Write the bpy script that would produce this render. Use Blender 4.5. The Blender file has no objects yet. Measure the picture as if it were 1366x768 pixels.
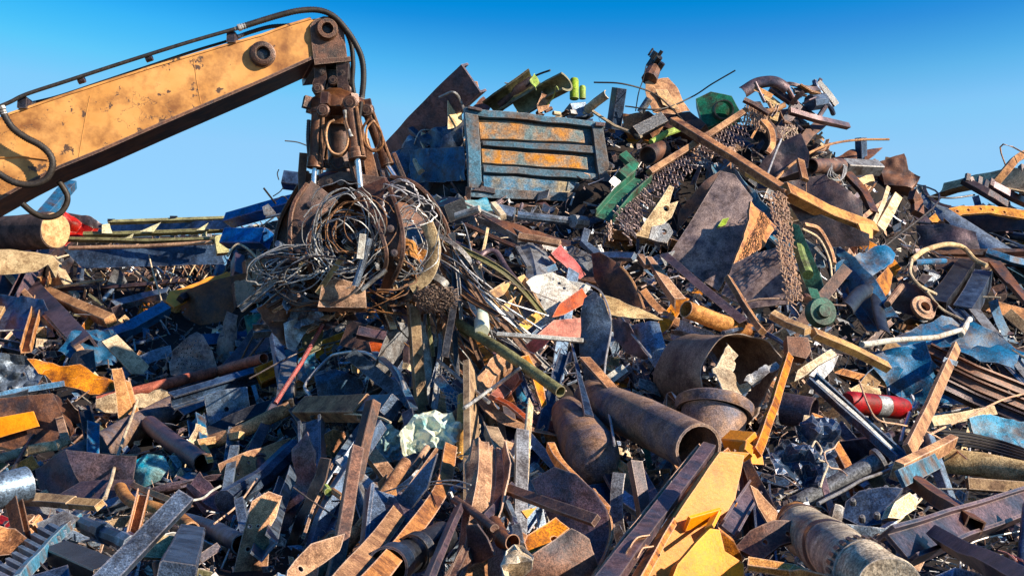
import bpy, bmesh, math, random
from mathutils import Vector, Matrix, noise
from mathutils.geometry import delaunay_2d_cdt
from math import sin, cos, pi, radians, atan, hypot
S = bpy.context.scene
RN = random.Random(7)
# ---------------------------------------------------------------- camera
F = 1465.0; CX, CY = 683.0, 384.0; PITCH = atan(56 / F); CZ = 3.0
cam = bpy.data.objects.new('camera', bpy.data.cameras.new('camera'))
S.collection.objects.link(cam); S.camera = cam
cam.location = (0, 0, CZ); cam.rotation_euler = (pi / 2 + PITCH, 0, 0)
cam.data.sensor_width = 36; cam.data.lens = F / 1366 * 36
cam.data.clip_start = .1; cam.data.clip_end = 5000
# ---------------------------------------------------------------- sky and sun
SUN = Vector((.85, -.33, .50)).normalized()
w = bpy.data.worlds.new('World'); S.world = w; w.use_nodes = True
nt = w.node_tree; nt.nodes.clear()
sky = nt.nodes.new('ShaderNodeTexSky'); sky.sky_type = 'NISHITA'; sky.sun_disc = False
sky.sun_elevation = math.asin(SUN.z); sky.sun_rotation = math.atan2(SUN.x, SUN.y)
sky.air_density = 1.0; sky.dust_density = .25; sky.ozone_density = 3.0; sky.altitude = 300
hs = nt.nodes.new('ShaderNodeHueSaturation'); hs.inputs['Saturation'].default_value = 1.42; hs.inputs['Hue'].default_value = .482
hs.inputs['Value'].default_value = 1.0
bg = nt.nodes.new('ShaderNodeBackground'); bg.inputs[1].default_value = .087
wo = nt.nodes.new('ShaderNodeOutputWorld')
# sky light regraded by fitted curves, per channel
KS = .136
k0 = nt.nodes.new('ShaderNodeVectorMath'); k0.operation = 'SCALE'; k0.inputs['Scale'].default_value = KS
cv = nt.nodes.new('ShaderNodeRGBCurve')
for ci, pts in ((0, [(0, 0), (.037, .001), (.06, .07), (.093, .2), (.147, .27), (.31, .30), (1, .45)]), (1, [(0, 0), (.2, .12), (.31, .26), (.36, .43), (.41, .54), (.48, .57), (.78, .63), (1, .7)]), (2, [(0, 0), (.4, .42), (.59, .69), (.665, .86), (.73, .89), (1, .95)])):
    c_ = cv.mapping.curves[ci]
    while len(c_.points) < len(pts): c_.points.new(.5, .5)
    for q_, (x_, y_) in zip(c_.points, pts): q_.location = (x_, y_); q_.handle_type = 'VECTOR'
cv.mapping.use_clip = False; cv.mapping.update()
k1 = nt.nodes.new('ShaderNodeVectorMath'); k1.operation = 'SCALE'; k1.inputs['Scale'].default_value = 1 / KS
nt.links.new(sky.outputs[0], hs.inputs['Color']); nt.links.new(hs.outputs[0], k0.inputs[0]); nt.links.new(k0.outputs[0], cv.inputs['Color']); nt.links.new(cv.outputs[0], k1.inputs[0]); nt.links.new(k1.outputs[0], bg.inputs[0]); nt.links.new(bg.outputs[0], wo.inputs[0])
sl = bpy.data.lights.new('sun', 'SUN'); sl.energy = 5.0; sl.angle = radians(.5); sl.color = (1, .88, .72)
so = bpy.data.objects.new('sun', sl); S.collection.objects.link(so)
so.rotation_euler = SUN.to_track_quat('Z', 'Y').to_euler(); so.location = (10, -10, 20)
S.view_settings.view_transform = 'Standard'; S.view_settings.look = 'None'
S.view_settings.gamma = 1; S.view_settings.exposure = 0.76
S.cycles.max_bounces = 5; S.cycles.diffuse_bounces = 3; S.cycles.glossy_bounces = 2
# ---------------------------------------------------------------- geometry of the heap
FW = Vector((0, cos(PITCH), sin(PITCH))); UP = Vector((0, -sin(PITCH), cos(PITCH))); RT = Vector((1, 0, 0))
CAM = Vector((0, 0, CZ))
def ray(px, py):
    d = FW + RT * ((px - CX) / F) + UP * ((CY - py) / F)
    return d / d.y
SKL = [(-400, 345), (0, 322), (90, 318), (300, 312), (400, 285), (470, 245), (540, 195), (620, 160), (780, 162), (850, 165), (960, 165), (1080, 170), (1120, 215), (1180, 235), (1240, 268), (1290, 292), (1366, 280), (1800, 300)]
RID = [(-400, 25), (300, 24), (430, 20), (540, 17.5), (640, 16.5), (1080, 17), (1180, 18.5), (1366, 21), (1800, 22)]
def lerp_tab(tab, x):
    if x <= tab[0][0]: return tab[0][1]
    for (a, b), (c, d) in zip(tab, tab[1:]):
        if x <= c: return b + (d - b) * (x - a) / (c - a)
    return tab[-1][1]
Y0, E0 = 6.3, -.225
def depth(px, py):
    """distance (along y) of the heap's surface where the sight line meets it"""
    e = ray(px, py).z; eR = ray(px, lerp_tab(SKL, px)).z; yR = lerp_tab(RID, px)
    t = (e - E0) / (eR - E0)
    lump = noise.noise(Vector((px / 95, py / 80, 3.1))) * .55 + noise.noise(Vector((px / 40, py / 36, 9.1))) * .3
    y = Y0 + (yR - Y0) * max(-.18, min(t, 1.0))
    return y * (1 + lump * .07)
def P(px, py, off=0, y=None):
    if y is None: y = depth(px, py) - off
    return CAM + ray(px, py) * y
# ---------------------------------------------------------------- materials
MATS = {}
def mat(name, a, b=None, mix=.5, rough=.75, metal=0.0, scale=3.0, bump=.45, hard=.09, grime=.5, spec=.35, edge=.8):
    if name in MATS: return MATS[name]
    m = bpy.data.materials.new(name); m.use_nodes = True; n = m.node_tree.nodes; l = m.node_tree.links
    p = n['Principled BSDF']; b = b or [c * .5 for c in a]
    tc = n.new('ShaderNodeTexCoord'); oi = n.new('ShaderNodeObjectInfo')
    ml = n.new('ShaderNodeMath'); ml.operation = 'MULTIPLY'; ml.inputs[1].default_value = 57.0
    ad = n.new('ShaderNodeVectorMath'); ad.operation = 'ADD'
    sc_ = n.new('ShaderNodeMath'); sc_.operation = 'MULTIPLY_ADD'; sc_.inputs[1].default_value = 23.0; l.new(oi.outputs['Random'], sc_.inputs[0]); fr_ = n.new('ShaderNodeMath'); fr_.operation = 'FRACT'; l.new(sc_.outputs[0], fr_.inputs[0]); sc_.inputs[2].default_value = 0
    ss_ = n.new('ShaderNodeMath'); ss_.operation = 'MULTIPLY_ADD'; ss_.inputs[1].default_value = 1.1; ss_.inputs[2].default_value = .6; l.new(fr_.outputs[0], ss_.inputs[0])
    vs0 = n.new('ShaderNodeVectorMath'); vs0.operation = 'SCALE'; l.new(tc.outputs['Object'], vs0.inputs[0]); l.new(ss_.outputs[0], vs0.inputs['Scale'])
    l.new(oi.outputs['Random'], ml.inputs[0]); l.new(vs0.outputs[0], ad.inputs[0]); l.new(ml.outputs[0], ad.inputs[1])
    n1 = n.new('ShaderNodeTexNoise'); n1.inputs['Scale'].default_value = scale; n1.inputs['Detail'].default_value = 9; n1.inputs['Roughness'].default_value = .68
    n2 = n.new('ShaderNodeTexNoise'); n2.inputs['Scale'].default_value = scale * 11; n2.inputs['Detail'].default_value = 5; n2.inputs['Roughness'].default_value = .7
    n3 = n.new('ShaderNodeTexNoise'); n3.inputs['Scale'].default_value = scale * .8; n3.inputs['Detail'].default_value = 4
    ad2 = n.new('ShaderNodeVectorMath'); ad2.operation = 'ADD'; ad2.inputs[1].default_value = (31, 7, 13); l.new(ad.outputs[0], ad2.inputs[0])
    for q in (n1, n2): l.new(ad.outputs[0], q.inputs['Vector'])
    l.new(ad2.outputs[0], n3.inputs['Vector'])
    r1 = n.new('ShaderNodeValToRGB'); c = .5 + (mix - .5) * .5
    r1.color_ramp.elements[0].position = max(0, c - hard); r1.color_ramp.elements[1].position = min(1, c + hard)
    r1.color_ramp.elements[0].color = (*b, 1); r1.color_ramp.elements[1].color = (*a, 1)
    l.new(n1.outputs[0], r1.inputs[0])
    r2 = n.new('ShaderNodeValToRGB'); r2.color_ramp.elements[0].position = .36; r2.color_ramp.elements[1].position = .58
    g = 1 - grime; r2.color_ramp.elements[0].color = (g, g * .95, g * .9, 1); r2.color_ramp.elements[1].color = (1.0, 1.0, 1.0, 1)
    mx = n.new('ShaderNodeMath'); mx.operation = 'MULTIPLY_ADD'; mx.inputs[1].default_value = .55
    l.new(n2.outputs[0], mx.inputs[0]); m3 = n.new('ShaderNodeMath'); m3.operation = 'MULTIPLY'; m3.inputs[1].default_value = .45
    l.new(n3.outputs[0], m3.inputs[0]); l.new(m3.outputs[0], mx.inputs[2]); l.new(mx.outputs[0], r2.inputs[0])
    mm = n.new('ShaderNodeMix'); mm.data_type = 'RGBA'; mm.blend_type = 'MULTIPLY'; mm.inputs[0].default_value = 1
    l.new(r1.outputs[0], mm.inputs[6]); l.new(r2.outputs[0], mm.inputs[7])
    # fine pits and flakes
    n4 = n.new('ShaderNodeTexNoise'); n4.inputs['Scale'].default_value = scale * 34; n4.inputs['Detail'].default_value = 3; n4.inputs['Roughness'].default_value = .8; l.new(ad.outputs[0], n4.inputs['Vector'])
    r4 = n.new('ShaderNodeValToRGB'); r4.color_ramp.elements[0].position = .43; r4.color_ramp.elements[1].position = .57
    r4.color_ramp.elements[0].color = (.40, .38, .37, 1); r4.color_ramp.elements[1].color = (1.4, 1.4, 1.4, 1); l.new(n4.outputs[0], r4.inputs[0])
    m4 = n.new('ShaderNodeMix'); m4.data_type = 'RGBA'; m4.blend_type = 'MULTIPLY'; m4.inputs[0].default_value = .8 if grime > .25 else .25; l.new(mm.outputs[2], m4.inputs[6]); l.new(r4.outputs[0], m4.inputs[7])
    # long scratches and run marks
    mp = n.new('ShaderNodeMapping'); mp.inputs['Scale'].default_value = (scale * 1.5, scale * 1.7, scale * 1.9); mp.inputs['Rotation'].default_value = (.4, .5, .6); l.new(ad.outputs[0], mp.inputs[0])
    n5 = n.new('ShaderNodeTexNoise'); n5.inputs['Scale'].default_value = 1.6; n5.inputs['Detail'].default_value = 8; n5.inputs['Roughness'].default_value = .72; l.new(mp.outputs[0], n5.inputs['Vector'])
    r5 = n.new('ShaderNodeValToRGB'); r5.color_ramp.elements[0].position = .40; r5.color_ramp.elements[1].position = .50
    r5.color_ramp.elements[0].color = (.42, .36, .33, 1); r5.color_ramp.elements[1].color = (1, 1, 1, 1); l.new(n5.outputs[0], r5.inputs[0])
    m5 = n.new('ShaderNodeMix'); m5.data_type = 'RGBA'; m5.blend_type = 'MULTIPLY'; m5.inputs[0].default_value = .7 if grime > .25 else .2; l.new(m4.outputs[2], m5.inputs[6]); l.new(r5.outputs[0], m5.inputs[7])
    # pale edges: bare wear plus lit rims put into the colour
    fin = m5
    if edge:
        bv = n.new('ShaderNodeBevel'); bv.samples = 3; bv.inputs['Radius'].default_value = .011; ge = n.new('ShaderNodeNewGeometry')
        dt = n.new('ShaderNodeVectorMath'); dt.operation = 'DOT_PRODUCT'; l.new(bv.outputs[0], dt.inputs[0]); l.new(ge.outputs['Normal'], dt.inputs[1])
        wb = n.new('ShaderNodeMath'); wb.operation = 'MULTIPLY_ADD'; wb.inputs[1].default_value = -.30; wb.inputs[2].default_value = 0; l.new(n2.outputs[0], wb.inputs[0])
        sm = n.new('ShaderNodeMath'); sm.operation = 'ADD'; l.new(dt.outputs['Value'], sm.inputs[0]); l.new(wb.outputs[0], sm.inputs[1])
        re = n.new('ShaderNodeValToRGB'); re.color_ramp.elements[0].position = .70; re.color_ramp.elements[1].position = .82; re.color_ramp.elements[0].color = (edge, edge, edge, 1); re.color_ramp.elements[1].color = (0, 0, 0, 1)
        l.new(sm.outputs[0], re.inputs[0]); m6 = n.new('ShaderNodeMix'); m6.data_type = 'RGBA'; l.new(re.outputs[0], m6.inputs[0]); l.new(m5.outputs[2], m6.inputs[6])
        mxv = max(a); m6.inputs[7].default_value = (*[min(.8, .5 * c + .5 * mxv + e) for c, e in zip(a, (.20, .13, .08))], 1); fin = m6
    hv = n.new('ShaderNodeHueSaturation'); l.new(fin.outputs[2], hv.inputs['Color'])
    va = n.new('ShaderNodeMath'); va.operation = 'MULTIPLY_ADD'; va.inputs[1].default_value = .5; va.inputs[2].default_value = 1.0
    l.new(oi.outputs['Random'], va.inputs[0]); l.new(va.outputs[0], hv.inputs['Value'])
    vs_ = n.new('ShaderNodeMath'); vs_.operation = 'MULTIPLY_ADD'; vs_.inputs[1].default_value = 3.7; l.new(oi.outputs['Random'], vs_.inputs[0]); vs_.inputs[2].default_value = 0
    fr = n.new('ShaderNodeMath'); fr.operation = 'FRACT'; l.new(vs_.outputs[0], fr.inputs[0])
    sa = n.new('ShaderNodeMath'); sa.operation = 'MULTIPLY_ADD'; sa.inputs[1].default_value = .35; sa.inputs[2].default_value = .90; l.new(fr.outputs[0], sa.inputs[0]); l.new(sa.outputs[0], hv.inputs['Saturation'])
    l.new(hv.outputs[0], p.inputs['Base Color'])
    rr = n.new('ShaderNodeMath'); rr.operation = 'MULTIPLY_ADD'; rr.inputs[1].default_value = .35; rr.inputs[2].default_value = rough - .17
    l.new(n2.outputs[0], rr.inputs[0]); l.new(rr.outputs[0], p.inputs['Roughness'])
    p.inputs['Metallic'].default_value = metal; p.inputs['Specular IOR Level'].default_value = spec
    bp = n.new('ShaderNodeBump'); bp.inputs['Strength'].default_value = bump; bp.inputs['Distance'].default_value = .02
    l.new(mx.outputs[0], bp.inputs['Height']); l.new(bp.outputs[0], p.inputs['Normal'])
    MATS[name] = m; return m
DK = (.030, .017, .012)
mat('rust_orange', (.60, .24, .06), (.15, .05, .022), .42, .8)
mat('rust_bright', (.68, .31, .075), (.34, .12, .03), .38, .75)
mat('rust_brown', (.20, .090, .050), (.040, .028, .034), .45, .55, .2, spec=.6)
mat('rust_dark', (.095, .060, .060), (.030, .032, .046), .45, .45, .4, spec=.7)  # dark rusts lean blue, putting navy shade into the second tone
mat('rust_purple', (.17, .105, .115), (.050, .055, .085), .45, .45, .45, spec=.7)
mat('rust_tan', (.56, .31, .16), (.22, .10, .055), .44, .8)
mat('dust_tan', (.66, .50, .30), (.32, .21, .12), .36, .9)
mat('steel_navy', (.075, .125, .21), (.022, .036, .070), .45, .42, .55, spec=.7)
mat('steel_grey', (.27, .28, .29), (.10, .075, .06), .4, .5, .45, spec=.5)
mat('steel_black', (.045, .050, .060), (.016, .018, .024), .5, .38, .5, spec=.7)
mat('steel_bluegrey', (.22, .30, .40), (.07, .08, .10), .40, .42, .5, spec=.7)
mat('galvanised', (.55, .56, .56), (.28, .25, .22), .35, .42, .5, spec=.5)
mat('paint_blue', (.028, .14, .28), (.08, .055, .05), .38, .5)
mat('paint_cyan', (.06, .22, .34), (.16, .09, .05), .38, .55)
mat('paint_royal', (.012, .12, .40), (.015, .05, .13), .35, .4)
mat('paint_yellow', (.82, .28, .010), (.46, .14, .012), .26, .5, grime=.24, hard=.09, edge=.4)
mat('paint_ochre', (.62, .36, .12), (.24, .11, .05), .38, .6)
mat('paint_green', (.035, .16, .10), (.05, .04, .025), .38, .5)
mat('paint_lime', (.30, .42, .08), (.12, .10, .04), .38, .55)
mat('paint_red', (.42, .045, .04), (.16, .035, .025), .36, .5)
mat('paint_salmon', (.58, .16, .09), (.28, .07, .04), .36, .6)
mat('paint_white', (.72, .70, .62), (.36, .24, .14), .30, .5)
mat('olive', (.20, .19, .09), (.07, .06, .03), .4, .6)
mat('wood', (.42, .28, .15), (.20, .12, .07), .42, .9, scale=5)
mat('wood_end', (.66, .43, .22), (.42, .24, .11), .4, .9, scale=6)
mat('rubber', (.022, .021, .022), (.045, .035, .028), .6, .55, bump=.1, edge=0)
mat('chrome', (.62, .63, .66), (.35, .34, .33), .3, .22, .9, bump=.03, grime=.2, edge=0)
mat('grab_brown', (.13, .062, .040), (.038, .024, .020), .45, .40, .35, scale=6, spec=.6)
mat('grab_arm', (.19, .095, .055), (.07, .038, .026), .45, .42, .3, scale=5, spec=.6)
mat('wire', (.50, .50, .48), (.20, .18, .16), .4, .45, .4, bump=.02, edge=0)
mat('wire_rust', (.32, .17, .09), (.09, .05, .035), .4, .7, edge=0)
mat('plastic_white', (.56, .57, .46), (.12, .30, .34), .32, .3, scale=4, bump=.15, edge=0, grime=.2)
mat('plastic_red', (.33, .022, .026), (.17, .05, .04), .4, .5, bump=.2, grime=.5, edge=0)
mat('plastic_teal', (.05, .27, .42), (.30, .46, .46), .5, .35, edge=0)
mat('fur', (.22, .15, .12), (.10, .07, .06), .5, .95, scale=12, edge=0)
mat('fur_light', (.38, .28, .22), (.2, .14, .11), .5, .9, edge=0)
mat('heap_core', (.030, .020, .016), (.012, .011, .012), .5, .95, scale=4, bump=.5, edge=0)  # near black, so the shade of the crevices is in its colour
mat('dirt', (.20, .14, .09), (.12, .08, .055), .5, .95, scale=.4, bump=.4, edge=0)

# boom paint: orange ochre, chips, cracks and stains
def boom_paint():
    m = bpy.data.materials.new('boom_paint'); m.use_nodes = True; n = m.node_tree.nodes; l = m.node_tree.links; p = n['Principled BSDF']
    tc = n.new('ShaderNodeTexCoord')
    def ns(sc, det=6, ro=.6):
        q = n.new('ShaderNodeTexNoise'); q.inputs['Scale'].default_value = sc; q.inputs['Detail'].default_value = det; q.inputs['Roughness'].default_value = ro
        l.new(tc.outputs['Object'], q.inputs['Vector']); return q
    def rp(src, p0, p1, c0, c1):
        r = n.new('ShaderNodeValToRGB'); r.color_ramp.elements[0].position = p0; r.color_ramp.elements[1].position = p1
        r.color_ramp.elements[0].color = (*c0, 1); r.color_ramp.elements[1].color = (*c1, 1); l.new(src, r.inputs[0]); return r
    base = rp(ns(2.2, 5).outputs[0], .35, .68, (.62, .27, .055), (.78, .38, .11))
    chips = rp(ns(5.5, 9, .7).outputs[0], .59, .61, (0, 0, 0), (1, 1, 1))
    stain = rp(ns(3.3, 7, .65).outputs[0], .44, .66, (1, 1, 1), (.36, .28, .23))
    vo = n.new('ShaderNodeTexVoronoi'); vo.feature = 'DISTANCE_TO_EDGE'; vo.inputs['Scale'].default_value = 2.1
    wv = n.new('ShaderNodeVectorMath'); wv.operation = 'ADD'; nn = ns(4, 4); l.new(nn.outputs[1], wv.inputs[0]); l.new(tc.outputs['Object'], wv.inputs[1]); l.new(wv.outputs[0], vo.inputs['Vector'])
    crack = rp(vo.outputs['Distance'], .006, .012, (1, 1, 1), (0, 0, 0))
    gate = rp(ns(1.3, 2).outputs[0], .56, .6, (0, 0, 0), (1, 1, 1))
    cm = n.new('ShaderNodeMath'); cm.operation = 'MULTIPLY'; l.new(crack.outputs[0], cm.inputs[0]); l.new(gate.outputs[0], cm.inputs[1])
    mxx = n.new('ShaderNodeMath'); mxx.operation = 'MAXIMUM'; l.new(cm.outputs[0], mxx.inputs[0]); l.new(chips.outputs[0], mxx.inputs[1])
    m1 = n.new('ShaderNodeMix'); m1.data_type = 'RGBA'; m1.blend_type = 'MULTIPLY'; m1.inputs[0].default_value = 1; l.new(base.outputs[0], m1.inputs[6]); l.new(stain.outputs[0], m1.inputs[7])
    m2 = n.new('ShaderNodeMix'); m2.data_type = 'RGBA'; l.new(mxx.outputs[0], m2.inputs[0]); l.new(m1.outputs[2], m2.inputs[6]); m2.inputs[7].default_value = (.09, .045, .025, 1)
    l.new(m2.outputs[2], p.inputs['Base Color']); p.inputs['Roughness'].default_value = .55
    bp = n.new('ShaderNodeBump'); bp.inputs['Strength'].default_value = .2; bp.inputs['Distance'].default_value = .01; bp.invert = True
    l.new(mxx.outputs[0], bp.inputs['Height']); l.new(bp.outputs[0], p.inputs['Normal'])
    MATS['boom_paint'] = m
boom_paint()
# pitted sheet: fine pale speckle on dark steel
def speckled(name, a, b, sc=26):
    m = mat(name, a, b, .42, .6, .2, scale=4); n = m.node_tree.nodes; l = m.node_tree.links
    for q in n:
        if q.type == 'TEX_NOISE' and abs(q.inputs['Scale'].default_value - 44) < 1: q.inputs['Scale'].default_value = sc; q.inputs['Detail'].default_value = 8
    return m
mat('rust_mottled', (.36, .21, .12), (.07, .085, .13), .48, .6, .15, scale=2.4, hard=.14)
mat('cream_olive', (.48, .46, .26), (.20, .19, .11), .36, .7)
mat('bark', (.11, .07, .06), (.05, .035, .035), .5, .9, scale=6, bump=.8)
mat('rust_tan_mottled', (.42, .29, .19), (.19, .11, .08), .45, .6, .1, scale=3)
mat('grey_tan', (.50, .40, .27), (.14, .13, .13), .46, .6, .1, scale=3)
mat('grey_mottled', (.30, .29, .27), (.10, .06, .045), .5, .55, .25, scale=3, hard=.1)
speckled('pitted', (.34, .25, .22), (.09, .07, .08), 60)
speckled('pitted_lit', (.60, .32, .18), (.26, .12, .08), 60)  # brighter, warmer copy of pitted with the sunlight in its colour

# ---------------------------------------------------------------- mesh helpers
def catname(name): return name.replace('_', ' ')
LMS = []          # landmarks for labels
def link(name, bm, m, parent=None, label=None, cat=None, group=None, kind=None, smooth=38, lm=None):
    bmesh.ops.recalc_face_normals(bm, faces=bm.faces[:])
    me = bpy.data.meshes.new(name)
    vs = bm.verts; c = Vector((0, 0, 0))
    if len(vs):
        lo = Vector([min(v.co[i] for v in vs) for i in range(3)]); hi = Vector([max(v.co[i] for v in vs) for i in range(3)])
        c = (lo + hi) / 2; c.z = lo.z
    if parent is not None: pc = parent.location
    bmesh.ops.translate(bm, verts=bm.verts[:], vec=-c)
    bm.to_mesh(me); bm.free()
    for mm in (m if isinstance(m, (list, tuple)) else [m]): me.materials.append(MATS[mm])
    if smooth:
        me.polygons.foreach_set('use_smooth', [True] * len(me.polygons)); me.set_sharp_from_angle(angle=radians(smooth))
    o = bpy.data.objects.new(name, me); S.collection.objects.link(o)
    if parent is not None:
        o.parent = parent
        w0 = parent.location.copy(); q = parent.parent
        while q is not None: w0 += q.location; q = q.parent
        o.location = c - w0
        if label: o['label'] = label
    else:
        o.location = c
        o['kind'] = kind or 'thing'
        if label: o['label'] = label
        if kind not in ('structure',): o['category'] = cat or catname(name)
        if group: o['group'] = group
    return o
def empty(name, label, loc, cat=None, group=None):
    o = bpy.data.objects.new(name, None); S.collection.objects.link(o); o.location = loc
    o['label'] = label; o['category'] = cat or catname(name); o['kind'] = 'thing'
    if group: o['group'] = group
    return o

def circ(r, n=14, ry=None, a0=0.0):
    ry = ry or r; return [(r * cos(a0 + 2 * pi * i / n), ry * sin(a0 + 2 * pi * i / n)) for i in range(n)]
def rect(x0, y0, x1, y1, c=0.0):
    if c <= 0: return [(x0, y0), (x1, y0), (x1, y1), (x0, y1)]
    return [(x0 + c, y0), (x1 - c, y0), (x1, y0 + c), (x1, y1 - c), (x1 - c, y1), (x0 + c, y1), (x0, y1 - c), (x0, y0 + c)]
def section(kind, w, h=None, t=None):
    """outline(s) across the sweep: x runs across, +y faces the viewer"""
    h = h or w * .5; t = t or max(.006, min(w, h) * .12); a, b = w / 2, h / 2
    if kind == 'box': return rect(-a, -b, a, b, min(a, b) * .12), None
    if kind == 'tube': return rect(-a, -b, a, b, min(a, b) * .15), rect(-a + t, -b + t, a - t, b - t, min(a, b) * .08)
    if kind == 'pipe': return circ(a, 20), circ(a * .88, 20)
    if kind == 'thin': return circ(a, 6), None
    if kind == 'rod': return circ(a, 9), None
    if kind == 'oval': return circ(a, 16, b), None
    if kind == 'L': return [(-a, b), (a, b), (a, b - t), (-a + t, b - t), (-a + t, -b), (-a, -b)], None
    if kind == 'R': return [(a, b), (-a, b), (-a, b - t), (a - t, b - t), (a - t, -b), (a, -b)], None
    if kind == 'C': return [(-a, -b), (a, -b), (a, b), (a - t, b), (a - t, -b + t), (-a + t, -b + t), (-a + t, b), (-a, b)], None
    if kind == 'D': return [(-a, b), (a, b), (a, -b), (a - t, -b), (a - t, b - t), (-a + t, b - t), (-a + t, -b), (-a, -b)], None
    if kind == 'I': return [(-a, -b), (-a + t, -b), (-a + t, -t / 2), (a - t, -t / 2), (a - t, -b), (a, -b), (a, b), (a - t, b), (a - t, t / 2), (-a + t, t / 2), (-a + t, b), (-a, b)], None
    if kind == 'H': return [(-a, b), (a, b), (a, b - t), (t / 2, b - t), (t / 2, -b + t), (a, -b + t), (a, -b), (-a, -b), (-a, -b + t), (-t / 2, -b + t), (-t / 2, b - t), (-a, b - t)], None
    if kind == 'V': return [(-a, -b), (0, b), (a, -b), (a - t, -b), (0, b - t * 2), (-a + t, -b)], None
    if kind == 'arc':   # convex gutter towards the viewer
        o = [(a * cos(x), b * sin(x)) for x in [pi * i / 12 for i in range(13)]]
        return o + [((a - t) * cos(x), (b - t) * sin(x)) for x in [pi * i / 12 for i in range(12, -1, -1)]], None
    if kind == 'gut':   # concave gutter
        o = [(a * cos(x), b - h * sin(x)) for x in [pi * i / 12 for i in range(13)]]
        return o + [((a - t) * cos(x), b - (h - t) * sin(x)) for x in [pi * i / 12 for i in range(12, -1, -1)]], None
    raise ValueError(kind)
def catmull(pts, n):
    q = [pts[0] * 2 - pts[1]] + list(pts) + [pts[-1] * 2 - pts[-2]]; out = []
    for i in range(1, len(q) - 2):
        a, b, c, d = q[i - 1:i + 3]
        for k in range(n):
            t = k / n; out.append(.5 * ((2 * b) + (c - a) * t + (2 * a - 5 * b + 4 * c - d) * t * t + (3 * b - a - 3 * c + d) * t ** 3))
    out.append(q[-2]); return out
def sweep(bm, path, sec, n=Vector((0, -1, .2)), seed=0, wob=0.0, step=None, curve=False, twist=0.0, taper=None, corr=0.0, mi=0):
    outer, inner = sec
    if curve and len(path) > 2: path = catmull(path, 6)
    if step:
        q = [path[0]]
        for a, b in zip(path, path[1:]):
            k = max(1, int((b - a).length / step)); q += [a + (b - a) * (i / k) for i in range(1, k + 1)]
        path = q
    rings_o, rings_i = [], []; N = len(path); n = Vector(n).normalized(); L = 0; px = None
    for i, p in enumerate(path):
        t = (path[min(i + 1, N - 1)] - path[max(i - 1, 0)])
        if t.length < 1e-7: t = Vector((1, 0, 0))
        t.normalize(); x = t.cross(n)
        if px is not None and x.length < .35: x = px - t * px.dot(t)
        if x.length < 1e-4: x = t.cross(Vector((0, 0, 1)))
        if x.length < 1e-4: x = t.cross(Vector((1, 0, 0)))
        x.normalize(); px = x; y = x.cross(t)
        f = i / max(1, N - 1)
        if twist: x, y = x * cos(twist * f) + y * sin(twist * f), y * cos(twist * f) - x * sin(twist * f)
        s = 1.0 if taper is None else taper[0] + (taper[1] - taper[0]) * f
        if corr and i % 2: s *= 1 + corr
        w = Vector((0, 0, 0))
        if wob and N > 2: w = noise.noise_vector(Vector((p.x * 1.3, p.y * 1.3 + seed, p.z * 1.3))) * wob * .8
        mk = lambda sc: [bm.verts.new(p + w + x * (u * s) + y * (v * s) + (noise.noise_vector(p * 6 + Vector((u * 9, v * 9, seed))) * wob * .12 if wob else Vector((0, 0, 0)))) for u, v in sc]
        rings_o.append(mk(outer))
        if inner: rings_i.append(mk(inner))
    def skin(rs):
        m = len(rs[0])
        for a, b in zip(rs, rs[1:]):
            for k in range(m):
                f = bm.faces.new((a[k], a[(k + 1) % m], b[(k + 1) % m], b[k])); f.material_index = mi
    skin(rings_o)
    if inner:
        skin(rings_i)
        for a, b in ((rings_o[0], rings_i[0]), (rings_o[-1], rings_i[-1])):
            m = len(a)
            for k in range(m): bm.faces.new((a[k], a[(k + 1) % m], b[(k + 1) % m], b[k])).material_index = mi
    else:
        for r in (rings_o[0], rings_o[-1]):
            try: bm.faces.new(r).material_index = mi
            except ValueError: pass
    return bm
def frame(n, up=Vector((0, 0, 1))):
    n = Vector(n).normalized(); x = up.cross(n)
    if x.length < 1e-3: x = Vector((1, 0, 0)).cross(n)
    x.normalize(); return x, n.cross(x), n
def inside(p, poly):
    c = False; j = len(poly) - 1
    for i in range(len(poly)):
        a, b = poly[i], poly[j]
        if (a[1] > p[1]) != (b[1] > p[1]) and p[0] < (b[0] - a[0]) * (p[1] - a[1]) / (b[1] - a[1]) + a[0]: c = not c
        j = i
    return c
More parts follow.
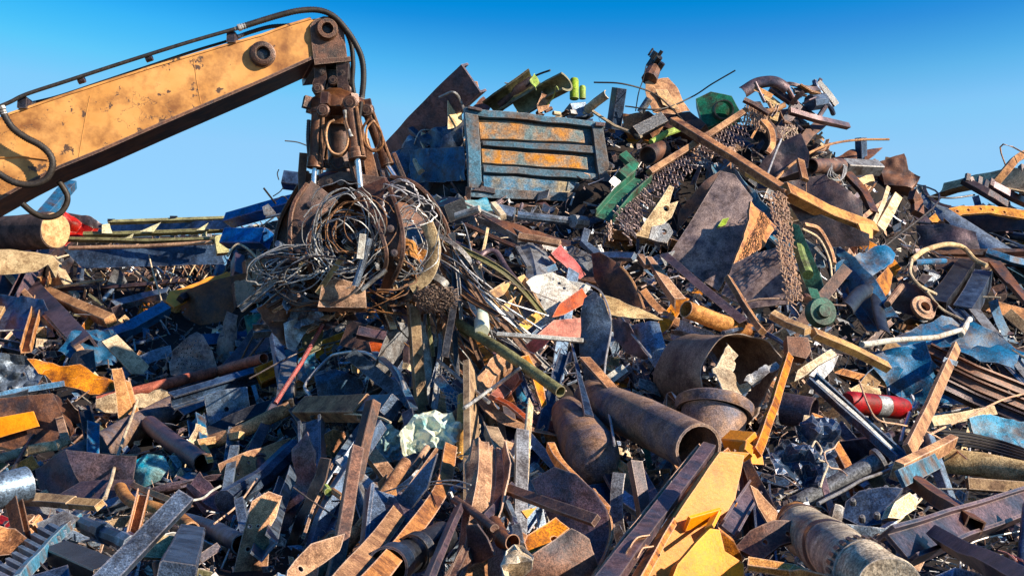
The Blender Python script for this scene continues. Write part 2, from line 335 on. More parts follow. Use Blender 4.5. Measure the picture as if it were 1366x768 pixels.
def plate3(bm, O, X, Y, N, poly, th=.01, holes=(), crumple=0.0, freq=2.0, sp=.12, ragged=0.0, bend=None, seed=0, edge=None, mi=0, fn=None):
    """solid sheet with any 2D outline in the plane O + X a + Y b, dented along N"""
    def resample(pl, rg):
        out = []
        for a, b in zip(pl, pl[1:] + pl[:1]):
            k = max(1, int(hypot(b[0] - a[0], b[1] - a[1]) / sp))
            for i in range(k):
                f = i / k; q = (a[0] + (b[0] - a[0]) * f, a[1] + (b[1] - a[1]) * f)
                if rg: v = noise.noise_vector(Vector((q[0] * 7 / max(sp * 6, .3), q[1] * 7 / max(sp * 6, .3), seed))); q = (q[0] + v.x * rg, q[1] + v.y * rg)
                out.append(q)
        return out
    if edge: sp2 = edge
    ol = resample(poly, ragged); pts = [Vector(q) for q in ol]; n0 = len(pts)
    edges = [(i, (i + 1) % n0) for i in range(n0)]
    hp = []
    for h in holes:
        k0 = len(pts); pts += [Vector(q) for q in h]; edges += [(k0 + i, k0 + (i + 1) % len(h)) for i in range(len(h))]; hp.append(h)
    xs = [p[0] for p in ol]; ys = [p[1] for p in ol]
    if crumple or bend or fn:
        rr = random.Random(seed); y = min(ys) + sp / 2; r = 0
        while y < max(ys):
            x = min(xs) + (sp / 2 if r % 2 else 0)
            while x < max(xs):
                q = (x + rr.uniform(-.2, .2) * sp, y + rr.uniform(-.2, .2) * sp)
                if inside(q, ol) and not any(inside(q, h) for h in hp): pts.append(Vector(q))
                x += sp
            y += sp * .87; r += 1
    vs, es, fs, *_ = delaunay_2d_cdt(pts, edges, [], 1, 1e-6)
    def z(v):
        d = 0
        if crumple:
            q = Vector((v.x * freq, v.y * freq, seed * 1.7)); a = noise.noise(q); b2 = noise.noise(q * 2.1 + Vector((5, 3, 1))); d += (abs(a) * 2.6 - .5) * crumple + (abs(b2) * 2 - .4) * crumple * .55 + noise.noise(q * 4.5) * crumple * .2
        if bend:
            a, k = bend; s = v.x * cos(a) + v.y * sin(a); d -= k * s * s
        if fn: d += fn(v.x, v.y)
        return d
    top = [bm.verts.new(O + X * v.x + Y * v.y + N * z(v)) for v in vs]
    bot = [bm.verts.new(t.co - N * th) for t in top]
    cnt = {}
    for f in fs:
        c = (sum(vs[i].x for i in f) / len(f), sum(vs[i].y for i in f) / len(f))
        if any(inside(c, h) for h in hp): continue
        if not inside(c, ol): continue
        bm.faces.new([top[i] for i in f]).material_index = mi; bm.faces.new([bot[i] for i in reversed(f)]).material_index = mi
        for a, b in zip(f, list(f[1:]) + [f[0]]): cnt[(a, b)] = 1
    for (a, b) in cnt:
        if (b, a) not in cnt: bm.faces.new((top[b], top[a], bot[a], bot[b])).material_index = mi
    for v in [v for v in top + bot if not v.link_faces]: bm.verts.remove(v)
    return bm
def lathe(bm, p0, p1, prof, n=24, mi=0, closed=False, wob=0, seed=0, arc=2 * pi, a0=0):
    """profile of (radius, fraction along p0-p1)"""
    ax = p1 - p0; X, Y, Z = frame(ax.normalized(), Vector((.1, .2, 1)).normalized()); rings = []
    full = arc > 6.2
    for r, f in prof:
        rg = []
        for i in range(n if full else n + 1):
            a = a0 + arc * i / n; q = p0 + ax * f + (X * cos(a) + Y * sin(a)) * r
            if wob: q = q + noise.noise_vector(q * 4 + Vector((seed, 0, 0))) * wob
            rg.append(bm.verts.new(q))
        rings.append(rg)
    pr = list(zip(rings, rings[1:])) + ([(rings[-1], rings[0])] if closed else [])
    m = n if full else n
    for a, b in pr:
        for k in range(m): bm.faces.new((a[k], a[(k + 1) % len(a)], b[(k + 1) % len(b)], b[k])).material_index = mi
    if not closed and full:
        for r, q in ((rings[0], prof[0][0]), (rings[-1], prof[-1][0])):
            if q > 1e-4: bm.faces.new(r).material_index = mi
    bmesh.ops.remove_doubles(bm, verts=[v for r in rings for v in r], dist=1e-5)
    return bm
def boxm(bm, c, X, Y, N, sx, sy, sz, mi=0, ch=.06):
    """chamfered block centred on c"""
    k = min(sx, sy) * ch
    sweep(bm, [c - N * sz / 2, c + N * sz / 2], (rect(-sx / 2, -sy / 2, sx / 2, sy / 2, k), None), n=Y, mi=mi)
    return bm
# ---------------------------------------------------------------- pixel-placed builders
def pxm(px, py, off=0): return (depth(px, py) - off) / F
ME = [0]
def PT(p, off):
    return P(p[0], p[1], p[2] if len(p) > 2 else off)
HERO = []
def _reg(name, label, pts, lm):
    cx = sum(p[0] for p in pts) / len(pts); cy = sum(p[1] for p in pts) / len(pts)
    if lm: LMS.append((lm, cx, cy))
    if len(pts) > 2 or 1: HERO.append([(p[0], p[1]) for p in pts])
CAPS = []
def bar(name, label, pts, w, m, sec='box', h=None, off=.45, n=(.25, -1, .35), wob=.012, curve=False, cat=None, group=None, parent=None, twist=0, taper=None, t=None, lm=None, step=.15, bm=None, link_=True, y=None):
    """a swept profile whose ends sit at photo points; w, h in photo pixels"""
    q = [(P(p[0], p[1], y=(p[2] if len(p) > 2 else y)) if y else PT(p, off)) for p in pts]
    mid = q[len(q) // 2]; s = mid.y / F if len(q) > 2 else (q[0].y + q[-1].y) / 2 / F
    W = w * s; Hh = (h * s if h else None); ME[0] += 1
    b = bm or bmesh.new()
    sc = section(sec, W, Hh, t * s if t else None) if isinstance(sec, str) else sec
    sweep(b, q, sc, n=n, seed=ME[0], wob=wob, step=None if curve else step, curve=curve, twist=twist, taper=taper)
    if not link_: return b
    if parent is None: _reg(name, label, pts, lm)
    if w > 5: CAPS.append(([(p[0], p[1]) for p in pts], w / 2))
    return link(name, b, m, parent=parent, label=label, cat=cat, group=group)
def plane_pts(poly, n, off=.45, y=None):
    cx = sum(p[0] for p in poly) / len(poly); cy = sum(p[1] for p in poly) / len(poly)
    O = P(cx, cy, off) if y is None else P(cx, cy, y=y)
    X, Y, N = frame(n); out = []
    for p in poly:
        d = ray(p[0], p[1]); k = (O - CAM).dot(N) / d.dot(N); q = CAM + d * k - O
        out.append((q.dot(X), q.dot(Y)))
    return O, X, Y, N, out
def plate(name, label, poly, m, n=(.2, -1, .4), th=.012, crumple=.03, freq=2.2, off=.45, holes=(), ragged=0.0, bend=None, sp=None, cat=None, group=None, parent=None, lm=None, y=None, bm=None, link_=True, mi=0, sm=38):
    O, X, Y, N, q = plane_pts(poly, n, off, y)
    hs = []
    s = O.y / F
    for hx, hy, hr in holes:
        d = ray(hx, hy); k = (O - CAM).dot(N) / d.dot(N); c = CAM + d * k - O; c = (c.dot(X), c.dot(Y))
        hs.append([(c[0] + hr * s * cos(i * pi / 5), c[1] + hr * s * sin(i * pi / 5)) for i in range(10)])
    ext = max(max(a[0] for a in q) - min(a[0] for a in q), max(a[1] for a in q) - min(a[1] for a in q))
    ME[0] += 1; b = bm or bmesh.new()
    plate3(b, O, X, Y, N, q, th, hs, crumple, freq, sp or max(.03, ext / 14), ragged, bend, ME[0], mi=mi)
    if not link_: return b
    if parent is None: _reg(name, label, poly, lm)
    return link(name, b, m, smooth=sm, parent=parent, label=label, cat=cat, group=group)
def wire(name, label, pts, w, m='wire', off=.6, group=None, parent=None, y=None, cat=None, n=(0, -1, .1), lm=None):
    return bar(name, label, pts, w, m, 'thin', off=off, curve=len(pts) > 2, wob=.004, group=group, parent=parent, y=y, cat=cat, n=n, lm=lm)
def tube_end_disc(bm, c, N, r, n=20): pass
# ================================================================ SETTING
bm = bmesh.new()
for x in range(-12, 13):
    for y in range(-6, 19): bm.verts.new((x * (abs(x) ** 1.2) * 6, y * (abs(y) ** 1.2) * 6, 0))
bm.verts.ensure_lookup_table()
for i in range(24):
    for j in range(24):
        a = i * 25 + j; bm.faces.new([bm.verts[k] for k in (a, a + 25, a + 26, a + 1)])
link('ground', bm, 'dirt', kind='structure', label='bare brown dirt ground of the scrap yard under the heap', smooth=0)
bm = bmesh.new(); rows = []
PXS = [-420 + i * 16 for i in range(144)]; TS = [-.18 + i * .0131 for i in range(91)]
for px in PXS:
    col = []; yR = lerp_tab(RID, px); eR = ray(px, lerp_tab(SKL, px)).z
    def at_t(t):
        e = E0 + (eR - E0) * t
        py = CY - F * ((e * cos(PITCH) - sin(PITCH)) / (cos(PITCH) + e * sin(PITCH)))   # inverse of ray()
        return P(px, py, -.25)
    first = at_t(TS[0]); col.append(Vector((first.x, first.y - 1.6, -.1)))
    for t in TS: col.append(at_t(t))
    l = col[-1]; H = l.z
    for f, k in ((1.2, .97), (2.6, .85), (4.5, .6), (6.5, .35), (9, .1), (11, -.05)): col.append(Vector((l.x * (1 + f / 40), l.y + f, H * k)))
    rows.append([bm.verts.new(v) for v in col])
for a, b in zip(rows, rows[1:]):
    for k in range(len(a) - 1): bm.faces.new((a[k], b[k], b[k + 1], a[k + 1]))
link('scrap_heap_core', bm, 'heap_core', kind='stuff', label='packed mass of fine scrap, coloured near black for shade in the heap gaps', cat='scrap heap', smooth=60)

# ================================================================ EXCAVATOR ARM
A0 = P(435, 50, y=11); A1 = P(-330, 340, y=9.5); _ax = Vector((A0.x - A1.x, A0.y - A1.y, 0)).normalized(); _an = Vector((-_ax.y, _ax.x, 0))
def AP(px, py, dy=0):
    r = ray(px, py); return CAM + r * ((A0 - CAM).dot(_an) / r.dot(_an) + dy)
arm = empty('excavator_boom', 'orange yellow excavator arm with chipped paint reaching in from the left', AP(-100, 250), 'excavator boom')
up_edge = [(-330, 262), (-150, 207), (0, 160), (14, 153), (85, 129), (203, 91), (300, 62), (350, 48), (385, 35), (415, 26), (430, 24)]
lo_edge = [(430, 74), (417, 75), (350, 105), (217, 162), (135, 198), (78, 221), (34, 243), (0, 262), (-150, 345), (-330, 420)]
front = [AP(x, y) for x, y in up_edge + lo_edge]
axis = (AP(430, 50) - AP(-330, 340)).normalized(); side = Vector((0, 0, 1)).cross(axis).normalized()
if side.y < 0: side = -side
WID = .9
# side plates, top and bottom of the box section
for nm, off0 in (('side_plate', 0), ('side_plate', WID - .02)):
    def along(pl, f):
        x = pl[0][0] + (pl[-1][0] - pl[0][0]) * f
        for (a, c_), (d_, e_) in zip(pl, pl[1:]):
            if min(a, d_) - 1e-6 <= x <= max(a, d_) + 1e-6: return AP(x, c_ + (e_ - c_) * ((x - a) / (d_ - a) if d_ != a else 0))
        return AP(*pl[-1])
    bm = bmesh.new(); rows_ = []
    for i_ in range(61):
        u_, l_ = along(up_edge, i_ / 60), along(lo_edge[::-1], i_ / 60); rows_.append([bm.verts.new(v + side * (off0 + z)) for v, z in ((u_, 0), (l_, 0), (l_, .02), (u_, .02))])
    for a, c_ in zip(rows_, rows_[1:]):
        for k in range(4): bm.faces.new((a[k], a[(k + 1) % 4], c_[(k + 1) % 4], c_[k]))
    bm.faces.new(rows_[0]); bm.faces.new(rows_[-1]); link(nm, bm, 'boom_paint', parent=arm, smooth=20)
def strip(nm, edge, mt, th, inset=0.02, drop=0):
    bm = bmesh.new(); q = [AP(x, y) for x, y in edge]; R = []
    for i, v in enumerate(q):
        t = (q[min(i + 1, len(q) - 1)] - q[max(0, i - 1)]).normalized(); dn = side.cross(t).normalized()
        if (dn.z > 0) == (th > 0): dn = -dn
        v = v + dn * drop
        R.append([bm.verts.new(v + side * a + dn * b) for a, b in ((-inset, 0), (WID + inset, 0), (WID + inset, abs(th)), (-inset, abs(th)))])
    for a, b in zip(R, R[1:]):
        for k in range(4): bm.faces.new((a[k], a[(k + 1) % 4], b[(k + 1) % 4], b[k]))
    bm.faces.new(R[0]); bm.faces.new(R[-1]); return link(nm, bm, mt, parent=arm, smooth=20)
strip('top_plate', up_edge[:-1], 'boom_paint', -.02, .012)
strip('bottom_plate', lo_edge[1:], 'rust_brown', .03, .015)  # underside darker and browner than the painted sides
# knuckle bracket at the tip
def prism(nm, poly, y0, dpt, mt, parent, f=AP, label=None, smooth=25):
    bm = bmesh.new(); A = [bm.verts.new(f(x, y) + side * y0) for x, y in poly]; Bv = [bm.verts.new(f(x, y) + side * (y0 + dpt)) for x, y in poly]
    bm.faces.new(A); bm.faces.new(Bv[::-1]); m = len(A)
    for i in range(m): bm.faces.new((A[i], Bv[i], Bv[(i + 1) % m], A[(i + 1) % m]))
    bmesh.ops.triangulate(bm, faces=[q for q in bm.faces if len(q.verts) > 4])
    if mt is None: return bm
    return link(nm, bm, mt, parent=parent, label=label, smooth=smooth)
kn = [(413, 36), (420, 27), (431, 23), (444, 24), (453, 30), (458, 42), (463, 81), (419, 87), (417, 74)]
prism('knuckle_plate', kn, -.03, .03, 'grab_brown', arm, label='brown worn knuckle plate around the tip pin')
prism('knuckle_plate', kn, WID, .03, 'grab_brown', arm)
prism('bracket_flange', [(418, 80), (466, 77), (467, 83), (419, 88)], -.05, WID + .1, 'grab_brown', arm)
def boss(px, py, R, r, nm='pin_boss', f=AP, parent=arm, mt='grab_brown', ln=.07, o0=0):
    s = f(px, py).y / F; c = f(px, py) + side * o0; bm = bmesh.new(); R *= s; r *= s
    lathe(bm, c + side * .03, c - side * ln, [(r, 0), (R, 0), (R, .55), (R * .9, .62), (R * .9, .95), (R * .84, 1), (r * 1.15, 1), (r, .9)], 26, closed=True)
    o = link(nm, bm, mt, parent=parent); bm = bmesh.new()
    lathe(bm, c + side * .03, c - side * ln * .35, [(r * 1.02, 0), (r * 1.02, .9), (r * .8, 1), (0, 1)], 18)
    link('pin', bm, 'steel_black', parent=o)
boss(350, 73, 17.5, 8.5); boss(435, 41, 15.5, 7, ln=.10); 
def ahose(pts, w, dy, parent=arm, corr=False, nm='hose', mt='rubber', f=AP, fit=True):
    q = [f(x, y, dy) if f is AP else f(x, y, dy) for x, y in pts]; s = q[0].y / F; r = w * s / 2
    q = catmull(q, 7); bm = bmesh.new()
    if corr:
        L = [q[0]]; st = .011
        for a, b in zip(q, q[1:]):
            k = max(1, round((b - a).length / st)); L += [a + (b - a) * (i / k) for i in range(1, k + 1)]
        q = L
    sweep(bm, q, (circ(r, 9), None), n=(0, -1, .1), corr=.22 if corr else 0)
    o = link(nm, bm, mt, parent=parent, smooth=60 if not corr else 80)
    if fit:
        for a, b in ((q[0], q[min(3, len(q) - 1)]), (q[-1], q[-min(4, len(q))])):
            bm = bmesh.new(); d = (b - a).normalized(); lathe(bm, a - d * .02, a + d * .055, [(r * 1.35, 0), (r * 1.35, .4), (r * 1.15, .45), (r * 1.15, 1)], 8)
            link('fitting', bm, 'wire', parent=o)
    return o
ahose([(-60, 165), (-20, 150), (12, 137), (35, 126), (90, 108), (170, 82), (250, 57), (320, 37)], 5.5, -.05, nm='pipe_line', mt='rubber')
ahose([(320, 37), (345, 29), (375, 20), (400, 14.5), (425, 14), (445, 22), (462, 40), (475, 60), (483, 80), (485, 105), (482, 136)], 7.5, -.05, corr=True)
ahose([(40, 138), (80, 128), (140, 108), (200, 88), (260, 68), (300, 56), (318, 50)], 4, .1, nm='pipe_line')
ahose([(318, 49), (335, 43), (360, 36), (385, 34), (410, 30)], 5, .1, corr=True)
ahose([(440, 24), (458, 38), (468, 58), (471, 85), (470, 110), (474, 134)], 6, .12, corr=True, fit=False)
ahose([(2, 145), (8, 158), (18, 172), (35, 184), (54, 194), (67, 207), (70, 222), (62, 238), (45, 246), (25, 245), (8, 238), (-12, 224)], 8.5, -.14, corr=True)
ahose([(30, 272), (45, 284), (62, 290), (78, 286), (88, 274), (90, 262), (84, 250), (78, 242)], 8, .28, fit=False)
for x, y in ((31, 134), (309, 47)):
    c = AP(x, y) + Vector((0, .03, -.03)); bm = bmesh.new(); X, Y, N = frame((0, -1, .1)); boxm(bm, c, X, Y, N, .085, .11, .12); link('hose_clamp', bm, 'rust_dark', parent=arm)
bm = bmesh.new(); q = [AP(x, y, -.01) for x, y in ((-120, 214), (-40, 212), (30, 209), (64, 213))]; sweep(bm, q, (circ(.006, 6), None)); link('weld_seam', bm, 'boom_paint', parent=arm)

for pts in (((105, 236 - 26), (112, 168), (120, 128)), ((268, 138), (262, 106), (258, 77))):
    bm = bmesh.new(); sweep(bm, [AP(x, y, -.0005) for x, y in pts], (circ(.0035, 6), None)); link('weld_seam', bm, 'boom_paint', parent=arm)
for x, y in ((110, 108), (200, 79)):
    bm = bmesh.new(); c_ = AP(x, y) + Vector((0, .0, .0)); lathe(bm, c_ + Vector((-.03, -.02, -.01)), c_ + Vector((.03, -.02, .01)), [(.032, 0), (.032, 1)], 10); link('hose_band', bm, 'rust_dark', parent=arm)
# ================================================================ GRAPPLE
GY = 11.05
def G(px, py, dy=0): return P(px, py, y=GY + dy)
gs = GY / F
gr = empty('orange_peel_grapple', 'brown greasy hydraulic grapple hanging from the excavator arm clutching wires', G(450, 400), 'grapple')
side = Vector((0, 1, 0))
def gsw(nm, pts, w, m, sec='box', h=None, n=(.2, -1, .2), parent=gr, dy=0, taper=None, curve=False, wob=.006, label=None, t=None):
    q = [G(p[0], p[1], (p[2] if len(p) > 2 else 0) + dy) for p in pts]; bm = bmesh.new(); ME[0] += 1
    sweep(bm, q, section(sec, w * gs, (h * gs if h else None), t), n=n, wob=wob, step=None if curve else .08, curve=curve, taper=taper, seed=ME[0])
    return link(nm, bm, m, parent=parent, label=label)
def gcyl(a, b, r0, r1, m, nm, parent=gr, prof=None):
    bm = bmesh.new(); A, Bp = G(*a), G(*b); lathe(bm, A, Bp, prof or [(r0 * gs, 0), (r1 * gs, 1)], 16); return link(nm, bm, m, parent=parent)
def gbolt(x, y, dy, r, parent=gr, nm='pin'):
    bm = bmesh.new(); c = G(x, y, dy); R = r * gs
    lathe(bm, c + Vector((0, .05, 0)), c - Vector((0, .05, 0)), [(R, 0), (R, .6), (R * .8, .7), (R * .8, .9), (R * .45, .9), (R * .45, 1.05), (0, 1.05)], 14); return link(nm, bm, 'grab_brown', parent=parent)
# hanger between the arm tip and the rotator
g_poly = lambda nm, poly, dy, d, m, lab=None: prism(nm, poly, dy, d, m, gr, f=G, label=lab)
g_poly('hanger_plate', [(419, 86), (434, 86), (436, 104), (432, 124), (438, 134), (424, 134), (418, 124), (417, 112), (420, 104)], -.02, .08, 'grab_brown')
g_poly('hanger_plate', [(449, 85), (466, 84), (464, 106), (468, 124), (470, 137), (458, 134), (452, 126), (450, 108)], -.02, .08, 'grab_brown')
g_poly('hanger_plate', [(421, 86), (465, 84), (464, 126), (421, 128)], .22, .1, 'steel_black')
g_poly('rotator_block', [(426, 90), (460, 90), (461, 126), (426, 127)], .10, .12, 'steel_black')
for x, y, d, r in ((424, 119, -.05, 8), (462, 120, -.05, 7), (445, 108, .0, 7), (441, 122, -.04, 5), (430, 97, .0, 5), (458, 98, .02, 5)): gbolt(x, y, d, r)
bm = bmesh.new(); lathe(bm, G(450, 120), G(450, 168), [(.10, 0), (.16, .1), (.20, .2), (.27, .3), (.29, .42), (.29, .6), (.24, .72), (.19, .8), (.17, 1)], 28, wob=.012)
link('rotator_housing', bm, 'grab_arm', parent=gr, label='reddish brown rounded rotator housing')
for i, a in enumerate((0, .9, 1.8, 2.7, 3.6, 4.5, 5.4)):
    c = G(450, 141) + Vector((cos(a) * .30, sin(a) * .30, 0)); bm = bmesh.new(); X, Y, N = frame((cos(a), sin(a), .2)); boxm(bm, c, X, Y, N, .08, .12, .1); link('lug', bm, 'grab_brown', parent=gr)
gcyl((452, 150, .05), (455, 250, .05), 0, 0, 'grab_brown', 'centre_post', prof=[(.15, 0), (.13, .3), (.12, .6), (.16, .85), (.19, 1)])
bm = bmesh.new(); lathe(bm, G(457, 232, .1), G(459, 282, .1), [(.22, 0), (.33, .15), (.37, .3), (.37, .55), (.30, .8), (.2, 1)], 26, wob=.03); link('lower_hub', bm, 'grab_brown', parent=gr)
for i in range(26):
    a = RN.uniform(-.2, pi + .2); zz = RN.uniform(222, 290); c = G(458, zz, .1) + Vector((cos(a) * .38, -sin(a) * .36, 0)); bm = bmesh.new()
    X, Y, N = frame((cos(a), -sin(a), RN.uniform(-.3, .5))); s = RN.uniform(.04, .1)
    if i % 3: lathe(bm, c, c + N * .07, [(s * .6, 0), (s * .6, .5), (s * .35, .55), (s * .35, 1)], 8)
    else: boxm(bm, c, X, Y, N, s * 1.4, s * 1.1, s)
    link('bolt' if i % 3 else 'lug', bm, RN.choice(['grab_brown', 'grab_arm', 'rust_dark']), parent=gr)
# hydraulic cylinders with chrome rods
def ram(a, b, c, w, wr):
    A, Bp = G(*a), G(*b); r = w * gs / 2; bm = bmesh.new()
    lathe(bm, A, Bp, [(r * .7, -.04), (r * 1.15, -.02), (r * 1.15, .04), (r, .06), (r, .80), (r * 1.14, .82), (r * 1.14, .90), (r * 1.2, .91), (r * 1.2, 1.0), (r * .6, 1.0)], 20)
    o = link('hydraulic_cylinder', bm, 'grab_arm', parent=gr); bm = bmesh.new(); C3 = G(*c); lathe(bm, Bp, C3, [(wr * gs / 2, 0), (wr * gs / 2, 1)], 14); link('piston_rod', bm, 'chrome', parent=o)
    bm = bmesh.new(); lathe(bm, C3 - Vector((0, .06, 0)), C3 + Vector((0, .06, 0)), [(r * .9, 0), (r * .9, 1)], 14); link('rod_eye', bm, 'grab_brown', parent=o)
    bm = bmesh.new(); d = Vector((r * .9, -r * .9, 0)); sweep(bm, [A + d + (Bp - A) * .06, A + d + (Bp - A) * .95], (circ(r * .22, 6), None)); link('oil_line', bm, 'wire_rust', parent=o)
ram((425, 148, -.28), (420, 224, -.34), (418, 258, -.36), 18, 7)
ram((467, 140, -.34), (477, 212, -.40), (482, 262, -.42), 20, 8)
ram((490, 146, -.05), (517, 221, -.12), (536, 250, -.15), 16, 7)
ram((440, 150, .38), (428, 226, .42), (425, 262, .45), 16, 7)
ram((472, 150, .40), (490, 226, .48), (497, 262, .5), 16, 7)
for x, y, d, r in ((431, 148, -.35, 9), (467, 138, -.38, 10), (489, 148, -.12, 9), (425, 268, -.40, 9), (541, 259, -.2, 6), (515, 252, -.3, 7), (485, 262, -.45, 8), (455, 243, -.3, 6), (440, 243, -.3, 6)): gbolt(x, y, d, r)
# link arms
gsw('link_arm', [(405, 205, -.1), (403, 232, -.1), (404, 268, -.15), (409, 285, -.2)], 11, 'grab_arm', h=10)
gsw('link_arm', [(486, 186, -.2), (492, 215, -.22), (500, 258, -.25)], 17, 'grab_arm', h=9, taper=(.7, 1.1))
gsw('link_arm', [(525, 205, -.1), (540, 240, -.12), (556, 262, -.12)], 5, 'grab_brown', h=8)
gsw('link_arm', [(470, 215, -.3), (482, 250, -.33), (510, 262, -.33)], 13, 'grab_brown', h=9)
# tines: curved tapering plates
def tine(poly, dy, d, m, lab=None, bend=0):
    bm = bmesh.new(); Y0p = dy; cxp = sum(p[0] for p in poly) / len(poly)
    A = [bm.verts.new(G(p[0], p[1], dy + (p[2] if len(p) > 2 else 0))) for p in poly]; Bv = [bm.verts.new(G(p[0], p[1], dy + (p[2] if len(p) > 2 else 0) + d)) for p in poly]
    bm.faces.new(A); bm.faces.new(Bv[::-1]); k = len(A)
    for i in range(k): bm.faces.new((A[i], Bv[i], Bv[(i + 1) % k], A[(i + 1) % k]))
    bmesh.ops.triangulate(bm, faces=[q for q in bm.faces if len(q.verts) > 4])
    bmesh.ops.bevel(bm, geom=[e for e in bm.edges if len(e.link_faces) == 2 and e.calc_face_angle(0) > .5], offset=.01, segments=1, affect='EDGES')
    return link('tine', bm, m, parent=gr, label=lab, smooth=30)
def claw(pts, w0, w1, d, m='grab_brown', lab=None):
    """curved claw: centre line points with depth, tapering"""
    q = catmull([G(*p) for p in pts], 6); bm = bmesh.new(); ME[0] += 1
    sweep(bm, q, (rect(-w0 * gs / 2, -d / 2, w0 * gs / 2, d / 2, .02), None), n=(.1, -1, .1), taper=(1, w1 / w0), wob=.012, seed=ME[0])
    o = link('tine', bm, m, parent=gr, label=lab)
    for sg in (-1, 1):      # raised edge flange on both sides of the claw
        rib = bmesh.new(); N_ = len(q); off_ = []
        for i, p in enumerate(q):
            t = (q[min(i + 1, N_ - 1)] - q[max(i - 1, 0)]).normalized(); x = t.cross(Vector((.1, -1, .1))).normalized(); wv = (w0 + (w1 - w0) * i / (N_ - 1)) * gs / 2
            off_.append(p + x * sg * wv * .93 + Vector((0, -d / 2 - .012, 0)))
        sweep(rib, off_[:-3], (rect(-.022, -.03, .022, .03, .008), None), n=(.1, -1, .1)); link('rib', rib, m, parent=o)
    for f in (4, 10, 16):
        if f < len(q) - 4:
            bt = bmesh.new(); c_ = q[f] + Vector((0, -d / 2, 0)); lathe(bt, c_, c_ + Vector((0, -.05, 0)), [(.035, 0), (.035, .6), (.022, .65), (.022, 1)], 8); link('bolt', bt, 'rust_dark', parent=o)
    return o
claw([(430, 262, -.30), (412, 282, -.42), (404, 312, -.5), (404, 348, -.55), (424, 392, -.45)], 46, 10, .24, 'grab_brown', 'left tine with a broad shoulder curving down')
claw([(500, 256, -.5), (515, 285, -.72), (526, 318, -.86), (527, 350, -.86), (512, 390, -.72)], 42, 11, .24, 'grab_brown', 'front tine, worn pale brown down its blade')
claw([(520, 252, -.2), (548, 258, -.22), (572, 280, -.22), (590, 312, -.2), (594, 345, -.15), (582, 386, -.1)], 30, 10, .22, 'grab_brown')
claw([(455, 272, .1), (438, 300, .2), (436, 340, .25), (450, 385, .2)], 34, 12, .2, 'grab_brown')
claw([(475, 272, .2), (486, 300, .3), (488, 340, .3), (470, 385, .2)], 34, 12, .2, 'rust_dark')
claw([(412, 255, .3), (385, 300, .45), (378, 340, .4), (398, 380, .3)], 26, 9, .2, 'grab_brown')
gsw('cross_arm', [(508, 246, -.2), (535, 250, -.22), (562, 268, -.2), (582, 291, -.15)], 15, 'grab_arm', h=12, taper=(1.2, .8))
gsw('cross_arm', [(418, 254, -.2), (438, 243, -.22), (470, 240, -.22)], 17, 'grab_brown', h=12)
gsw('hub_plate', [(420, 250, -.28), (455, 236, -.30), (515, 244, -.28)], 12, 'grab_arm', h=10)
# hoses on the grapple
ahs = lambda pts, w, dy, m='wire_rust', fit=False, corr=False: ahose(pts, w, dy, parent=gr, f=G, mt=m, fit=fit, corr=corr)
ahs([(446, 160), (438, 166), (435, 182), (440, 200), (452, 206), (462, 196), (464, 178), (459, 162)], 3.2, -.45, 'rust_tan')
ahs([(440, 162), (432, 176), (438, 196), (448, 208), (460, 204), (466, 186), (464, 168)], 4, -.42, 'wire_rust')
ahs([(499, 160), (490, 170), (489, 186), (494, 198), (502, 198), (506, 186), (504, 172), (499, 162)], 3, -.3, 'rust_tan')
ahs([(492, 158), (484, 172), (486, 190), (498, 202), (510, 194), (508, 176), (500, 164)], 3.5, -.32, 'wire_rust')
ahs([(446, 205), (440, 215), (450, 225), (460, 222)], 3.5, -.35, 'rubber')
ahs([(412, 160), (411, 185), (413, 212)], 5, -.3, 'rust_dark', corr=True)
ahs([(428, 210), (432, 220), (440, 224)], 4, -.3, 'rubber'); ahs([(482, 136), (480, 150), (478, 170)], 6, -.32, 'rubber')
ahs([(460, 150), (462, 165), (468, 180)], 4, -.45, 'wire_rust', fit=True)
# ================================================================ WHAT THE GRAPPLE HOLDS
R2 = random.Random(21)
def loops(name, label, cx, cy, rx, ry, k, dy0, dy1, m='wire', w=(1.0, 2.0), tilt=0, frac=(.5, 1.0), group=None):
    bm = bmesh.new()
    for i in range(k):
        a0 = R2.uniform(0, 6.28); ar = 6.28 * R2.uniform(*frac); ox, oy = R2.gauss(0, rx * .22), R2.gauss(0, ry * .22); sx, sy = rx * R2.uniform(.55, 1.1), ry * R2.uniform(.55, 1.1)
        th = tilt + R2.gauss(0, .25); dz = R2.uniform(dy0, dy1); tl = R2.uniform(-.25, .25); q = []
        n = 14
        for j in range(n + 1):
            a = a0 + ar * j / n; u, v = sx * cos(a) * (1 + .045 * R2.gauss(0, 1)), sy * sin(a) * (1 + .045 * R2.gauss(0, 1))
            q.append(G(cx + ox + u * cos(th) - v * sin(th), cy + oy + u * sin(th) + v * cos(th), dz + tl * sin(a)))
        sweep(bm, catmull(q, 3), (circ(R2.uniform(*w) * gs / 2, 5), None))
    return link(name, bm, m, label=label, cat='wire bundle', group=group, smooth=60)
loops('wire_bundle', 'loose pale wire loops hanging in front of the grapple tines', 462, 318, 50, 54, 17, -1.05, -.7, w=(1.0, 2.0))
loops('wire_bundle', 'long oval coil of grey wire sticking out left of the grapple', 396, 352, 50, 19, 17, -.95, -.5, tilt=-.32, w=(1, 2.1), frac=(.6, 1))
loops('wire_bundle', 'large thin wire rings hanging at the right of the grapple', 552, 322, 34, 52, 13, -.85, -.45, tilt=.25, w=(1, 1.9))
loops('wire_bundle', 'dark rusty wire knot between the two front tines', 478, 300, 42, 34, 8, -.98, -.6, m='wire_rust', w=(1, 2))
loops('wire_bundle', 'pale wire fan spread over the right shoulder of the grapple', 538, 272, 32, 24, 11, -.8, -.5, m='galvanised', tilt=.5, frac=(.3, .6), w=(1.4, 2.6))
